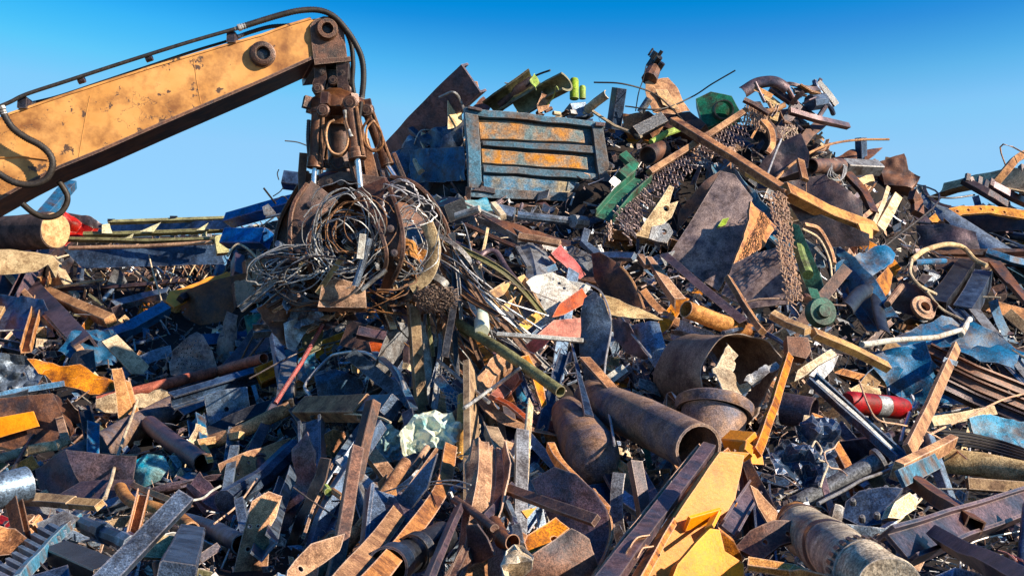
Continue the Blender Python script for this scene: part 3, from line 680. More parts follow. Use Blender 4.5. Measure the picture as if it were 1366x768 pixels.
loops('wire_bundle', 'thin dark cable mass wrapped round the lower left of the load', 420, 372, 58, 30, 16, -.9, -.4, m='steel_black', tilt=-.1, frac=(.4, .9), w=(1.4, 3))
loops('wire_bundle', 'dull rusty cables wrapped round the lower right of the load', 520, 368, 52, 30, 8, -.9, -.4, m='wire_rust', tilt=.3, frac=(.4, .9), w=(1.2, 2.6))
loops('wire_bundle', 'dark wires trailing along the underside of the load', 470, 402, 85, 12, 14, -.9, -.4, m='wire_rust', tilt=.1, frac=(.3, .6), w=(1, 2))
def gitem(name, label, pts, w, m, sec='box', h=None, dy=-.8, **k):
    q = [(p[0], p[1], GY + (p[2] if len(p) > 2 else dy)) for p in pts]
    return bar(name, label, q, w, m, sec, h=h, y=GY, **k)
def gsheet(name, label, poly, m, dy=-.6, n=(.3, -1, .3), **k): return plate(name, label, poly, m, n, y=GY + dy, **k)
gitem('steel_belt', 'wide pale curved metal strip at the right edge of the load', [(569, 298), (578, 322), (578, 348), (567, 372), (548, 386)], 18, 'dust_tan', 'arc', h=5, curve=True, dy=-.78, n=(-.2, -1, .1))
gsheet('crushed_box', 'tan crushed box banded across its front under the tines', [(430, 377), (448, 371), (487, 379), (489, 411), (424, 409)], 'rust_tan', -1.0, (.15, -1, .15), th=.25, crumple=.03, freq=4)
gsheet('steel_sheet', 'grey metal scrap panel tucked under the left of the load', [(360, 395), (398, 388), (425, 410), (400, 440), (372, 430)], 'steel_bluegrey', -.5, (-.2, -1, .5), crumple=.08)
gsheet('cardboard_sheet', 'brown torn sheet drooping below the grapple load', [(342, 408), (378, 400), (402, 420), (396, 450), (378, 462), (352, 428)], 'rust_brown', -.55, (.2, -1, .2), crumple=.09, ragged=.03)
gsheet('steel_sheet', 'light grey bent panel above the folded paper strip', [(378, 432), (408, 420), (432, 425), (405, 446), (392, 470), (382, 466)], 'galvanised', -.6, (.4, -1, .4), crumple=.06)
gsheet('plastic_shell', 'olive green rounded cover under the load beside a red rod', [(404, 440), (418, 430), (432, 440), (428, 465), (412, 474), (402, 462)], 'olive', -.5, (.2, -1, .2), bend=(0, 1.4))
gitem('steel_rod', 'thin red rod leaning down under the grapple load', [(430, 433, -.6), (400, 487, -.8), (367, 538, -1.1)], 6, 'paint_red', 'rod', dy=-.6)
gitem('wooden_post', 'weathered wooden post hanging straight down from the load', [(551, 408), (555, 470), (563, 550)], 15, 'wood', h=12, dy=-.8, n=(.45, -1, .1), wob=.006, lm='hanging wooden post')
gitem('steel_tube', 'grey tube held upright through the wires', [(492, 318), (484, 350), (474, 382)], 10, 'steel_bluegrey', 'rod', dy=-1.12)
gitem('steel_bar', 'short white painted bracket hanging among the wires', [(484, 312), (480, 345)], 9, 'paint_white', dy=-1.15, h=5)
gitem('wooden_stick', 'brown broken stick leaning through the wire load', [(458, 342), (440, 368), (424, 392)], 8, 'wood', dy=-1.0)
gitem('steel_tube', 'pale thin tube crossing low in the wire load', [(515, 360), (500, 372), (482, 388)], 6, 'wire', 'rod', dy=-1.0)
gitem('steel_channel', 'long grey channel poking out left below the wire coil', [(320, 413), (345, 392), (372, 370)], 9, 'steel_grey', 'C', h=6, dy=-.8)
gsheet('fur_rag', 'matted brown fluffy rag stuck at the right of the load', [(550, 392), (570, 382), (596, 388), (606, 402), (588, 414), (562, 414)], 'fur', -.95, (.2, -1, .2), th=.12, crumple=.10, freq=7, ragged=.04)
bm = bmesh.new()
for i in range(420):
    x, y = R2.uniform(550, 602), R2.uniform(384, 412)
    if ((x - 577) / 27) ** 2 + ((y - 399) / 16) ** 2 > 1: continue
    a = R2.uniform(-.6, 1.2); L = R2.uniform(6, 16); q = [G(x, y, -1.1), G(x + L * .5 * cos(a), y + L * .5 * sin(a) - 2, -1.16), G(x + L * cos(a), y + L * sin(a), -1.12)]
    sweep(bm, q, (circ(.003, 3), None))
link('fibre_clump', bm, 'fur_light', label='brown stringy fibres standing off the fluffy rag', cat='fibres')
# lumpy pieces squeezed in the claws
kinds = ['rust_brown', 'rust_dark', 'rust_dark', 'steel_grey', 'grab_arm', 'steel_bluegrey', 'rust_tan', 'dust_tan', 'steel_black', 'steel_black']
words = {'rust_brown': 'rust brown', 'rust_dark': 'dark rusty', 'steel_grey': 'dull grey', 'grab_arm': 'reddish brown', 'steel_bluegrey': 'blue grey', 'rust_tan': 'tan rusty', 'dust_tan': 'pale dusty', 'paint_green': 'green', 'steel_black': 'black'}
for i in range(95):
    a = R2.uniform(0, 6.28); r = R2.uniform(.2, 1) ** .5; x = 468 + r * cos(a) * 112; y = 378 + r * sin(a) * 60; k = R2.choice(kinds); th = R2.uniform(-1, 1) * .9 + (0.5 if x > 500 else -.3); L = R2.uniform(18, 55)
    dx, dy = L * cos(th) / 2, L * sin(th) / 2; dd = R2.uniform(-.35, .35)
    pos = ('left' if x < 430 else 'right' if x > 510 else 'middle') + (' top' if y < 350 else ' bottom' if y > 395 else '')
    if i % 3 == 0:
        w2 = R2.uniform(8, 20); gsheet('scrap_sheet', f'{words[k]} crushed sheet piece gripped at the {pos} of the grapple load', [(x - dx - dy * .3, y - dy + dx * .3), (x + dx - dy * .4, y + dy + w2 * .2), (x + dx * .8 + dy * .3, y + dy - w2), (x - dx, y - dy - w2 * .8)], k, R2.uniform(-.7, -.2), (R2.uniform(-.6, .6), -1, R2.uniform(-.2, .7)), crumple=.06, freq=4, ragged=.02, group='scrap gripped by the grapple')
    else: gitem('scrap_bar', f'{words[k]} steel bar piece gripped at the {pos} of the grapple load', [(x - dx, y - dy, -.5 - dd), (x, y + R2.uniform(-3, 3), -.5), (x + dx, y + dy, -.5 + dd)], R2.uniform(3, 9), k, R2.choice(['L', 'box', 'rod', 'C', 'box']), h=R2.uniform(3, 7), group='scrap gripped by the grapple')
for i in range(62):
    a = R2.uniform(0, 6.28); r = R2.uniform(.1, 1) ** .5; x = 474 + r * cos(a) * 74; y = 335 + r * sin(a) * 46; k = R2.choice(['rust_brown', 'rust_dark', 'steel_black', 'grab_brown', 'steel_grey', 'rust_dark']); words.setdefault('grab_brown', 'greasy brown')
    th = R2.uniform(-1.5, 1.5); L = R2.uniform(14, 40); dx, dy = L * cos(th) / 2, L * sin(th) / 2
    pos = ('left' if x < 450 else 'right' if x > 500 else 'centre') + (' upper' if y < 320 else ' lower' if y > 350 else ' middle')
    gitem('scrap_bar', f"{words[k]} {'short' if L < 26 else 'longer'} bent steel piece stuck between the claws, {pos}", [(x - dx, y - dy, -.45), (x + R2.uniform(-5, 5), y + R2.uniform(-5, 5), -.5), (x + dx, y + dy, -.45 + R2.uniform(-.2, .2))], R2.uniform(3, 10), k, R2.choice(['L', 'box', 'rod', 'C', 'pipe', 'gut']), h=R2.uniform(3, 8), curve=True, group='scrap gripped by the grapple')
# long strips and wires trailing from the load down to the right
for i in range(64):
    x0, y0 = R2.uniform(548, 610), R2.uniform(300, 430); th = R2.gauss(.78, .22); L = R2.uniform(60, 210)
    if i % 4 == 0: th = R2.gauss(1.45, .12); L *= .9
    x1, y1 = x0 + L * cos(th), min(y0 + L * sin(th), 545); k = R2.choice(['galvanised', 'olive', 'steel_bluegrey', 'wire_rust', 'wire', 'steel_grey', 'steel_black', 'rust_brown', 'steel_navy'])
    ww = {'galvanised': 'bright zinc', 'olive': 'olive green', 'steel_bluegrey': 'blue grey', 'wire_rust': 'rusty brown', 'wire': 'pale', 'steel_grey': 'dull grey', 'steel_black': 'black', 'rust_brown': 'rust brown', 'steel_navy': 'dark navy'}[k]
    sg = 14 * R2.uniform(-1, 1); d1 = -.6 + R2.uniform(-.5, .3)
    sec, wd = (('thin', R2.uniform(1.2, 2.6)) if i % 2 else (R2.choice(['L', 'box', 'C']), R2.uniform(4, 10)))
    nm = 'wire_strand' if i % 2 else 'metal_strip'
    ln = 'long' if L > 130 else 'short'
    gitem(nm, f"{ww} {'steep' if th > 1.2 else 'slanting'} {ln} {catname(nm)} trailing down right from the grapple load", [(x0, y0, -.5), ((x0 + x1) / 2 + sg, (y0 + y1) / 2 - sg * .6, -.6), (x1, y1, d1)], wd, k, sec, h=3, curve=True, group='strips trailing from the load')
# ================================================================ NAMED PIECES OF THE HEAP (left to right, back to front)
LIT = (.75, -.75, .45); TOPN = (.25, -.75, .85); FRT = (.15, -1, .25); SHD = (-.7, -.8, .15); SHT = (-.45, -.8, .5)
# ---- background, left
bk = 21.0
def log_(name, label, a, b, r, m, mend, y0, y1, lm=None, **k):
    A = P(*a, y=y0); Bq = P(*b, y=y1); R = r * y1 / F; bm = bmesh.new()
    lathe(bm, A, Bq, [(R, 0), (R * 1.0, .3), (R * .97, .7), (R, .97), (R * .96, 1)], 28, wob=R * .08)
    o = link(name, bm, m, label=label, **k); bm = bmesh.new(); d = (Bq - A).normalized()
    lathe(bm, Bq - d * .01, Bq + d * .015, [(R * .93, 0), (R * .93, .8), (R * .9, 1), (0, 1)], 28, wob=R * .03); link('cut_end', bm, mend, parent=o)
    if lm: LMS.append((lm, b[0], b[1]))
    return o
log_('tree_log', 'thick dark log with a pale round cut end, far left', (-90, 318), (74, 307), 25, 'bark', 'wood_end', 22, 20.3, lm='pale cut log end', cat='log')
MATS['wood'].node_tree.nodes
plate('curved_shell', 'pale tan curved shell lying right below the big log', [(-20, 328), (12, 325), (48, 334), (70, 340), (79, 352), (74, 367), (64, 352), (48, 360), (0, 364), (-20, 362)], 'dust_tan', (.3, -1, .6), bend=(1.57, 1.2), crumple=.02, y=20, cat='curved shell')
plate('torn_sheet', 'crumpled red panel behind the log end', [(84, 285), (112, 292), (132, 304), (128, 318), (100, 322), (88, 330), (66, 332), (84, 310)], 'paint_red', (.3, -1, .4), crumple=.14, y=21.2, ragged=.05, lm='red crumpled panel')
plate('torn_sheet', 'dark curved sheet arching over the red panel', [(95, 287), (120, 290), (146, 302), (140, 308), (112, 298)], 'rust_dark', (.2, -1, .5), crumple=.1, y=21)
tf = empty('truck_chassis', 'long green grey truck chassis lying on its side at the back left', P(200, 340, y=21))
def tfb(nm, pts, w, m, sec='box', h=None, lab=None, n=(.1, -1, .5), y=21.0): return bar(nm, lab, pts, w, m, sec, h=h, y=y, n=n, parent=tf, wob=.01)
tfb('top_rail', [(145, 297), (230, 294), (311, 291)], 4, 'cream_olive', h=8); tfb('middle_rail', [(112, 313), (210, 311), (312, 306)], 5, 'olive', h=8, y=20.8)
tfb('lower_rail', [(80, 319), (200, 322), (290, 319)], 4, 'olive', h=8, y=20.7); tfb('pipe_rail', [(92, 331), (180, 329), (284, 323)], 5.5, 'rust_tan', 'rod', y=20.4, lab='pinkish tan pipe along the chassis')
plate('side_panel', None, [(85, 333), (290, 326), (300, 352), (110, 358)], 'steel_navy', FRT, parent=tf, y=20.9, crumple=.012)
plate('upper_web', None, [(146, 299), (311, 293), (311, 305), (112, 311)], 'steel_navy', SHT, parent=tf, y=21.3, crumple=.02)
for tri in ([(136, 300), (146, 298), (150, 311), (136, 311)], [(186, 309), (215, 296), (205, 309)], [(262, 307), (283, 294), (280, 306)], [(296, 306), (310, 292), (310, 304)], [(166, 318), (178, 312), (176, 319)], [(265, 315), (276, 308), (276, 315)]):
    plate('gusset', None, tri, 'cream_olive', (.6, -1, .4), parent=tf, y=20.7, crumple=.02)
plate('clamp', 'yellow green clamp block', [(286, 316), (298, 312), (305, 322), (306, 336), (290, 338)], 'cream_olive', (.4, -1, .3), th=.15, parent=tf, y=20.3, crumple=.02)
for x, y in ((149, 295), (232, 291)): boxm(b_ := bmesh.new(), P(x, y, y=21), *frame(FRT), .14, .06, .1); link('buffer', b_, 'steel_black', parent=tf)
LMS.append(('truck chassis', 210, 322))
bar('container_beam', 'dark blue upper beam behind the left of the grapple', [(306, 294, 20), (400, 268, 19)], 15, 'paint_royal', h=20, y=19.5, lm='blue beams', n=(.2, -1, .5))
bar('container_beam', 'bright blue lower beam with a square end', [(302, 318, 19.5), (356, 318, 19)], 23, 'paint_royal', h=20, y=19.2, n=(.2, -1, .3))
bar('container_beam', 'short navy box section standing above the blue beams', [(378, 240, 19), (410, 244, 19)], 20, 'steel_navy', h=20, y=19)
bar('steel_tube', 'grey white tube sloping across the blue beams', [(355, 290, 18.5), (404, 279, 18.3)], 4, 'galvanised', 'pipe', y=18.4)
plate('steel_bracket', 'small grey bracket at the tip of the blue beams', [(350, 276), (358, 272), (368, 284), (362, 290), (352, 286)], 'steel_grey', FRT, y=18.9, crumple=.03)
wire('steel_rod', 'thin black rod poking up above the blue beams', [(352, 251, 18.5), (368, 272, 18.7)], 2.6, 'rubber', y=18.6)
wire('bent_rod', 'thin dark curved wire against the sky left of the grapple', [(380, 188, 17.5), (397, 190, 17.6), (413, 196, 17.7)], 1.7, 'rubber', y=17.6)
for i, p in enumerate(([(372, 240), (370, 232), (372, 226)], [(364, 262), (373, 256), (378, 250)], [(366, 268), (378, 262), (386, 270)], [(303, 342), (316, 326), (333, 334), (348, 352)])):
    wire('bent_rod', ['tiny hooked wire standing on the navy box section', 'thin twisted wire beside the navy box section', 'thin wire arching under the navy box section', 'pale bent pipe below the bright blue beam'][i], [(a, b, 18.6) for a, b in p], 1.5 if i < 3 else 3.2, 'rubber' if i < 3 else 'dust_tan', y=18.6)
# ---- left middle
bar('angle_iron', 'long heavy rusty angle iron sloping down at the far left', [(-18, 312), (45, 386), (115, 462)], 21, 'rust_purple', 'L', h=18, n=(.2, -1, .35), t=3, lm='long sloping angle iron', off=.6)
bar('steel_bar', 'light brown top strip lying along the sloping angle iron', [(-10, 345), (55, 415), (108, 468)], 8, 'rust_tan', 'box', h=8, off=.75)
bar('steel_strut', 'upright rusty channel propped against the angle iron', [(61, 366), (48, 415), (34, 466)], 12, 'rust_tan', 'C', h=9, off=.9, lm='upright rusty strut')
bar('box_beam', 'tan box beam running right from the upright strut', [(62, 390), (105, 410), (148, 428)], 15, 'rust_tan', h=14, off=.8, n=(.2, -1, .8))
plate('steel_plate', 'orange flat plate behind the upright strut', [(38, 368), (86, 372), (88, 384), (40, 385)], 'paint_ochre', TOPN, off=.4)
plate('steel_plate', 'orange plate piece at the left picture edge below the drum', [(-10, 364), (10, 366), (16, 382), (-10, 388)], 'paint_ochre', TOPN, off=.4)
plate('steel_plate', 'grey triangular plate standing on its corner', [(156, 351), (173, 382), (140, 384)], 'steel_grey', (.3, -1, .2), off=.6, lm='grey triangular plate')
plate('steel_plate', 'dark folded plate beside the round tan drum', [(82, 350), (98, 340), (98, 375), (84, 372)], 'rust_dark', (.4, -1, .1), off=.5)
wire('bent_rod', 'long pale bent pipe arching over the left middle of the heap', [(48, 358), (80, 343), (120, 337), (160, 347), (198, 376)], 2.6, 'dust_tan')
wire('bent_rod', 'thin tan rod hooped below the chassis', [(112, 350), (150, 348), (180, 352)], 1.8, 'wire_rust')
for i in range(9):
    x = 205 + i * 11; wire('copper_cable', f'tan bent cable in the tangle below the chassis clamp', [(x, 378 - i), (x + 8 + i * 2, 352 - i % 3 * 5), (x + 30, 344 + i % 4 * 5), (x + 45 - i * 3, 366)], 1.6, 'wire_rust' if i % 2 else 'dust_tan', group='tan cables tangled below the chassis')
bar('steel_bar', 'dark rail running flat across the left middle', [(60, 386), (150, 383), (248, 374)], 5, 'rust_dark', h=5, off=.55)
bar('steel_bar', 'pale pipe lying on the flat rail', [(72, 384), (105, 378), (138, 373)], 4, 'dust_tan', 'rod', off=.75)
bar('channel_beam', 'blue channel beam slanting up below the grey triangle', [(122, 458), (170, 440), (222, 411)], 17, 'paint_blue', 'D', h=14, off=.5, n=TOPN, lm='blue channel beam')
bar('channel_beam', 'blue grey narrow beam above the blue channel', [(150, 408), (190, 398), (226, 390)], 12, 'steel_bluegrey', 'D', h=10, off=.45, n=TOPN)
plate('crushed_sheet', 'pale blue crushed panel under the blue channel beam', [(100, 440), (150, 438), (168, 462), (150, 486), (112, 492), (78, 470)], 'paint_blue', (.1, -1, .6), crumple=.12, off=.5)
plate('steel_sheet', 'dark blue sheet lying flat at the left edge', [(-10, 392), (56, 398), (78, 452), (30, 460), (-10, 456)], 'steel_navy', SHT, crumple=.08, off=.25)
plate('tread_plate', 'light tan rectangular plate leaning in the left middle', [(136, 455), (156, 446), (199, 488), (193, 499), (176, 498)], 'dust_tan', (.5, -1, .5), off=.8, crumple=.015, lm='light tan leaning plate', th=.05)
# yellow casing
yc = empty('machine_casing', 'round ended machine casing with yellow top and brown side, left of the grapple', P(265, 430, .5)); LMS.append(('yellow machine casing', 262, 412))
_c = [(222, 398), (230, 390), (243, 388), (300, 368), (322, 360), (326, 400), (322, 430), (236, 440), (222, 428)]
plate('side_wall', 'dark brown side', _c, 'rust_brown', (-.35, -1, .05), parent=yc, off=.95, crumple=.02, bend=(0, .5), th=.05)
plate('top_cover', 'chipped yellow top', [(221, 400), (226, 388), (246, 382), (300, 364), (322, 356), (326, 362), (300, 376), (258, 396), (232, 410)], 'paint_yellow', (.1, -.6, .9), parent=yc, off=1.1, crumple=.03, th=.04)
bar('cap_block', 'black block on the yellow cover', [(240, 399, .98), (256, 392, .98)], 9, 'steel_black', parent=yc, h=8); bar('cap_block', None, [(258, 392, .98), (268, 387, .98)], 9, 'rust_dark', parent=yc, h=8)
bar('grab_rail', None, [(250, 388, .95), (280, 374, .95), (304, 364, .95)], 4, 'paint_yellow', 'rod', parent=yc)
def core_block(name, label, poly, m, n, y=None, off=.8):
    o = plate(name, label, poly, m, n, th=.2, crumple=.0, off=off); O, X, Y, N, q = plane_pts(poly, n, off)
    bm = bmesh.new(); xs = [a[0] for a in q]; ys = [a[1] for a in q]; st = (max(xs) - min(xs)) / 11; x = min(xs)
    while x < max(xs):
        yy = min(ys)
        while yy < max(ys):
            if inside((x, yy), q):
                c = O + X * x + Y * yy + N * .012; a = RN.uniform(0, 3); d = X * cos(a) + Y * sin(a); sweep(bm, [c - d * st * .5, c + d * st * .5], (rect(-st * .16, -.012, st * .16, .012), None), n=N)
            yy += st * .5
        x += st * .5
    link('cooling_fins', bm, 'rust_tan', parent=o, smooth=0); return o
core_block('radiator', 'upper square radiator block with a honeycomb face beside the yellow casing', [(327, 347), (347, 342), (351, 370), (330, 374)], 'rust_brown', (.6, -1, .2))
core_block('radiator', 'larger lower radiator block with a honeycomb face beside the yellow casing', [(312, 376), (350, 371), (350, 402), (316, 408)], 'rust_brown', (.5, -1, .3))
bar('steel_box', 'dark upright box left of the upper radiator', [(317, 346), (317, 372)], 17, 'rust_purple', h=14, off=.8, n=SHD)
pb = plate('perforated_sheet', 'purple grey sheet full of small holes, bent upright', [(226, 486), (230, 468), (262, 442), (272, 448), (284, 470), (290, 495), (262, 504), (228, 500)], 'pitted', (-.1, -1, .3), crumple=.05, off=.8, sp=.05, holes=[(x + (y % 2) * 2, y * 5 + 0, 1.2) for x in range(236, 270, 6) for y in range(91, 99)], lm='perforated sheet')
plate('curled_sheet', 'tall curled purple grey sheet with a torn top edge', [(284, 470), (296, 430), (302, 415), (315, 420), (312, 452), (304, 490), (284, 498)], 'pitted', (-.4, -1, .2), crumple=.06, off=.95, bend=(0, 2))
plate('torn_sheet', 'green fabric like panel behind the curled sheet', [(325, 420), (352, 415), (360, 440), (330, 446)], 'paint_green', FRT, crumple=.12, off=.4)
bar('round_tube', 'long coral red steel tube rising to the right in the left half', [(130, 536), (220, 512), (290, 495), (352, 478)], 14, 'paint_salmon', 'pipe', off=1.0, lm='long coral red tube', n=(.3, -1, .8))
plate('torn_sheet', 'torn orange yellow sheet with a wavy edge', [(36, 484), (60, 480), (90, 490), (108, 487), (124, 498), (158, 510), (168, 522), (120, 522), (80, 514), (60, 500)], 'rust_orange', (.3, -1, .9), crumple=.1, off=.95, ragged=.03, lm='torn orange sheet')
plate('torn_sheet', 'pale blue crushed sheet left of the torn orange sheet', [(-10, 470), (34, 474), (58, 500), (48, 524), (-10, 520)], 'steel_bluegrey', FRT, crumple=.13, off=.5)
bar('blue_bar', 'bright blue bar sloping at the left edge', [(-15, 530), (30, 521), (86, 512)], 8, 'paint_blue', h=6, off=.95, cat='steel bar')
yb = plate('engine_block', 'heavy brown block with yellow painted flat face at the left edge', [(-12, 532), (70, 524), (92, 570), (88, 596), (20, 612), (-12, 610)], 'rust_brown', (.1, -1, .25), th=.3, crumple=.03, off=.6, lm='yellow faced block')
plate('yellow_patch', 'worn yellow face', [(-10, 558), (44, 548), (52, 568), (-10, 586)], 'paint_yellow', (.1, -1, .25), th=.03, crumple=.01, off=1.05, parent=yb)
plate('yellow_patch', 'orange upper strip', [(-10, 536), (26, 530), (24, 546), (-10, 552)], 'paint_salmon', (.1, -1, .25), th=.03, crumple=.01, off=1.05, parent=yb)
bar('steel_strap', 'tan strap standing upright on the yellow faced block', [(72, 530), (88, 590)], 10, 'rust_tan', h=4, off=.95)
bar('long_rod', 'pale slender rod leaning steeply in the lower left', [(183, 534), (160, 600), (140, 664)], 4.5, 'dust_tan', 'rod', off=1.35, cat='steel rod', lm='pale leaning rod')
bar('round_pipe', 'big brown pipe with crushed end rising right in the lower left', [(88, 622), (160, 582), (242, 538)], 38, 'rust_mottled', 'pipe', off=.55, lm='big brown pipe', wob=.02)
plate('steel_plate', 'tan rough flange plate over the pipe mouth', [(128, 533), (170, 526), (214, 520), (238, 534), (196, 548), (150, 552), (128, 548)], 'dust_tan', (.3, -1, .9), crumple=.07, off=.95, ragged=.02)
bar('round_pipe', 'shorter grey tan pipe pointing down right beside the pale rod', [(200, 566), (236, 594), (272, 618)], 26, 'rust_purple', 'pipe', off=.75, n=LIT)
bar('steel_channel', 'navy channel strip beyond the shorter pipe', [(238, 552), (272, 536), (318, 514)], 13, 'steel_bluegrey', 'D', h=10, off=.9, lm='navy channel strip')
plate('steel_bracket', 'folded blue grey bracket with tan top and round cutout', [(272, 528), (296, 522), (330, 516), (336, 562), (312, 574), (280, 578)], 'steel_bluegrey', (.1, -1, .4), crumple=.05, off=.95, holes=[(302, 545, 3.5)], lm='folded bracket')
plate('steel_bracket', 'tan flap on top of the folded bracket', [(300, 524), (326, 515), (328, 532), (306, 542)], 'rust_tan', LIT, crumple=.03, off=1.08)
bar('broken_pipe', 'pale brown half crushed pipe sloping up right below the bracket', [(280, 590), (330, 572), (388, 544)], 21, 'rust_tan', 'oval', h=16, off=1.1, wob=.03, lm='half crushed pale pipe', n=TOPN)
bar('steel_clamp', 'orange forked clamp arm under the half crushed pipe', [(262, 592), (295, 586), (322, 580)], 10, 'paint_ochre', h=8, off=1.2)
bar('steel_clamp', 'short orange tongue of the forked clamp', [(270, 592), (276, 604), (280, 614)], 8, 'paint_ochre', h=5, off=1.2)
plate('blade_plate', 'large tan blade plate with a yellow corner and holes', [(291, 618), (330, 602), (388, 584), (352, 622), (318, 650), (303, 656)], 'rust_tan', (.45, -.9, .6), crumple=.03, off=1.15, holes=[(332, 616, 2.2), (318, 632, 1.8)], lm='tan blade plate', th=.03)
bar('round_pipe', 'dark thick pipe under the tan blade plate', [(300, 668), (350, 640), (392, 598)], 30, 'steel_navy', 'rod', off=.8)
ty_ = empty('steel_tray', 'large dark open steel tray with an upright back wall in the lower left', P(115, 650, .7)); LMS.append(('open steel tray', 115, 636)); HERO.append([(46, 622), (90, 596), (186, 604), (182, 640), (168, 668), (70, 664)])
plate('tray_back', None, [(86, 600), (112, 602), (150, 607), (182, 608), (178, 642), (108, 644)], 'rust_purple', (.0, -1, .05), crumple=.03, y=P(130, 640, .75).y, parent=ty_, th=.02)
plate('tray_side', None, [(48, 626), (87, 599), (109, 643), (72, 662), (54, 650)], 'rust_purple', (-.6, -1, .2), crumple=.03, y=P(80, 642, .8).y, parent=ty_, th=.02)
plate('tray_floor', None, [(72, 663), (108, 641), (180, 640), (168, 666)], 'rust_dark', (0, -.35, 1), crumple=.01, y=P(130, 652, .85).y, parent=ty_, th=.02)
wire('tray_rim', None, [(86, 599), (112, 600), (150, 606), (184, 607)], 3, 'rust_tan', off=.8, parent=ty_)
plate('tray_flap', 'tan lit flap at the left of the steel tray', [(62, 622), (88, 602), (90, 612), (70, 632)], 'rust_tan', LIT, off=.95, cat='steel plate')
plate('crushed_bucket', 'pale blue crushed bucket beside the pale rod', [(176, 640), (178, 616), (196, 604), (218, 606), (226, 622), (214, 640), (190, 650)], 'plastic_teal', (.2, -1, .3), crumple=.11, off=.95, bend=(0, 1), lm='crushed blue bucket')
bar('wooden_plank', 'long weathered plank lying along the lower left edge', [(-15, 664), (60, 666), (96, 670)], 17, 'wood', h=10, off=1.1, n=TOPN, lm='weathered plank')
bar('wooden_plank', 'tan plank end butting against the weathered plank', [(96, 670), (134, 673)], 15, 'wood_end', h=9, off=1.1, n=TOPN)
bar('rolled_sheet', 'rolled ochre sheet winding down right in the lower left', [(162, 650), (176, 672), (205, 678), (235, 688), (252, 706)], 19, 'rust_tan', 'arc', h=16, curve=True, off=1.15, wob=.03, cat='rolled sheet', n=TOPN, lm='rolled ochre sheet')
bar('steel_bar', 'orange flat bar pointing down right onto the rolled sheet', [(176, 646), (210, 660), (248, 676)], 8, 'paint_ochre', h=5, off=1.25)
bar('exhaust_pipe', 'sooty pipe running right below the rolled sheet', [(250, 695), (290, 708), (322, 726)], 24, 'steel_navy', 'pipe', off=.85)
wire('bent_rod', 'white bent rod end right of the rolled sheet', [(249, 668), (270, 664), (282, 655), (294, 648)], 3.2, 'paint_white', off=1.2)
wire('bent_rod', 'brown thin curved rod in front of the thick dark pipe', [(286, 698), (318, 672), (342, 638)], 2.6, 'rust_tan', off=1.4)
# cylinder with octagonal tan end
hc = empty('hydraulic_motor', 'dark hydraulic motor with a tan six sided end cap', P(220, 720, 1.0)); LMS.append(('motor with tan end cap', 215, 722))
plate('end_cap', 'flat tan six sided face', [(200, 716), (210, 712), (248, 716), (236, 730), (226, 744), (188, 742)], 'dust_tan', (.15, -.75, .7), th=.03, crumple=0, parent=hc, off=1.28)
bar('body', None, [(254, 718, 1.15), (234, 775, 1.2)], 40, 'steel_navy', h=40, parent=hc, n=(-.3, -1, .2)); bar('barrel', None, [(110, 698, 1.1), (188, 732, 1.15)], 22, 'steel_navy', 'rod', parent=hc)
bar('barrel_clamp', None, [(166, 721, 1.22), (178, 727, 1.22)], 28, 'steel_bluegrey', 'rod', parent=hc); bar('barrel_clamp', None, [(132, 706, 1.2), (140, 710, 1.2)], 26, 'steel_navy', 'rod', parent=hc)
bar('cooler_block', 'dark ribbed block lying below the motor barrel', [(75, 735), (145, 765)], 34, 'steel_black', h=24, off=1.0, n=TOPN)
# track piece
tk = empty('crawler_track', 'pale blue grey crawler track piece climbing right in the bottom left corner', P(60, 730, 1.1)); LMS.append(('crawler track piece', 62, 722))
bar('track_rail', None, [(24, 775, 1.0), (66, 725, 1.05), (106, 690, 1.1)], 8, 'paint_cyan', parent=tk, h=14)
for i in range(11):
    f = i / 10; x, y = 2 + f * 84, 768 - f * 82; bar('track_shoe', None, [(x - 8, y - 4, 1.1), (x + 17, y + 9, 1.1)], 6, 'steel_bluegrey', parent=tk, h=9, n=TOPN, step=None)
plate('steel_plate', 'dusty square steel plate at the top of the crawler track', [(48, 696), (84, 680), (106, 690), (84, 712), (56, 716)], 'steel_grey', (.1, -.8, .8), off=1.2, crumple=.03)
plate('rusty_flange', 'rust red curved flange at the lower left edge', [(-10, 700), (20, 704), (40, 720), (38, 738), (-10, 742)], 'rust_orange', (-.1, -.9, .6), crumple=.03, bend=(0, -.6), off=1.1, cat='flange')
wire('bent_rod', 'dark curved hose rising at the left edge beside the yellow faced block', [(0, 655), (18, 625), (38, 590), (46, 580)], 5, 'rubber', off=1.3)
bar('torn_strip', 'crumpled tan strip beside the dark hose', [(-10, 612), (35, 602), (72, 596), (84, 590)], 14, 'dust_tan', 'arc', h=8, off=1.05, wob=.04, cat='torn strip')
# ---- bottom centre-left
plate('perforated_strap', 'broad rust orange strap with bolt holes rising from the bottom edge', [(306, 785), (322, 718), (336, 668), (358, 655), (376, 662), (368, 690), (360, 704), (356, 785)], 'rust_tan', (.35, -1, .4), off=1.4, crumple=.02, holes=[(333, 702, 2.3), (344, 702, 2), (331, 732, 3), (340, 736, 2)], th=.03, cat='steel strap', lm='broad holed strap')
wire('bent_rod', 'thin rusty ring wrapped on top of the holed strap', [(340, 660), (336, 680), (350, 696), (364, 702), (362, 688), (346, 672)], 2, 'rust_brown', off=1.48)
bar('steel_channel', 'grey channel behind the top of the holed strap', [(385, 632), (368, 680), (352, 730)], 26, 'steel_bluegrey', 'C', h=16, off=1.0, n=SHT)
plate('folded_plate', 'tall dark plate folded to a point at its top', [(394, 600), (412, 576), (426, 604), (424, 630), (404, 670), (386, 712), (372, 738), (376, 690), (396, 640)], 'rust_purple', (-.5, -1, .15), off=1.25, crumple=.04, cat='steel plate', lm='pointed folded plate')
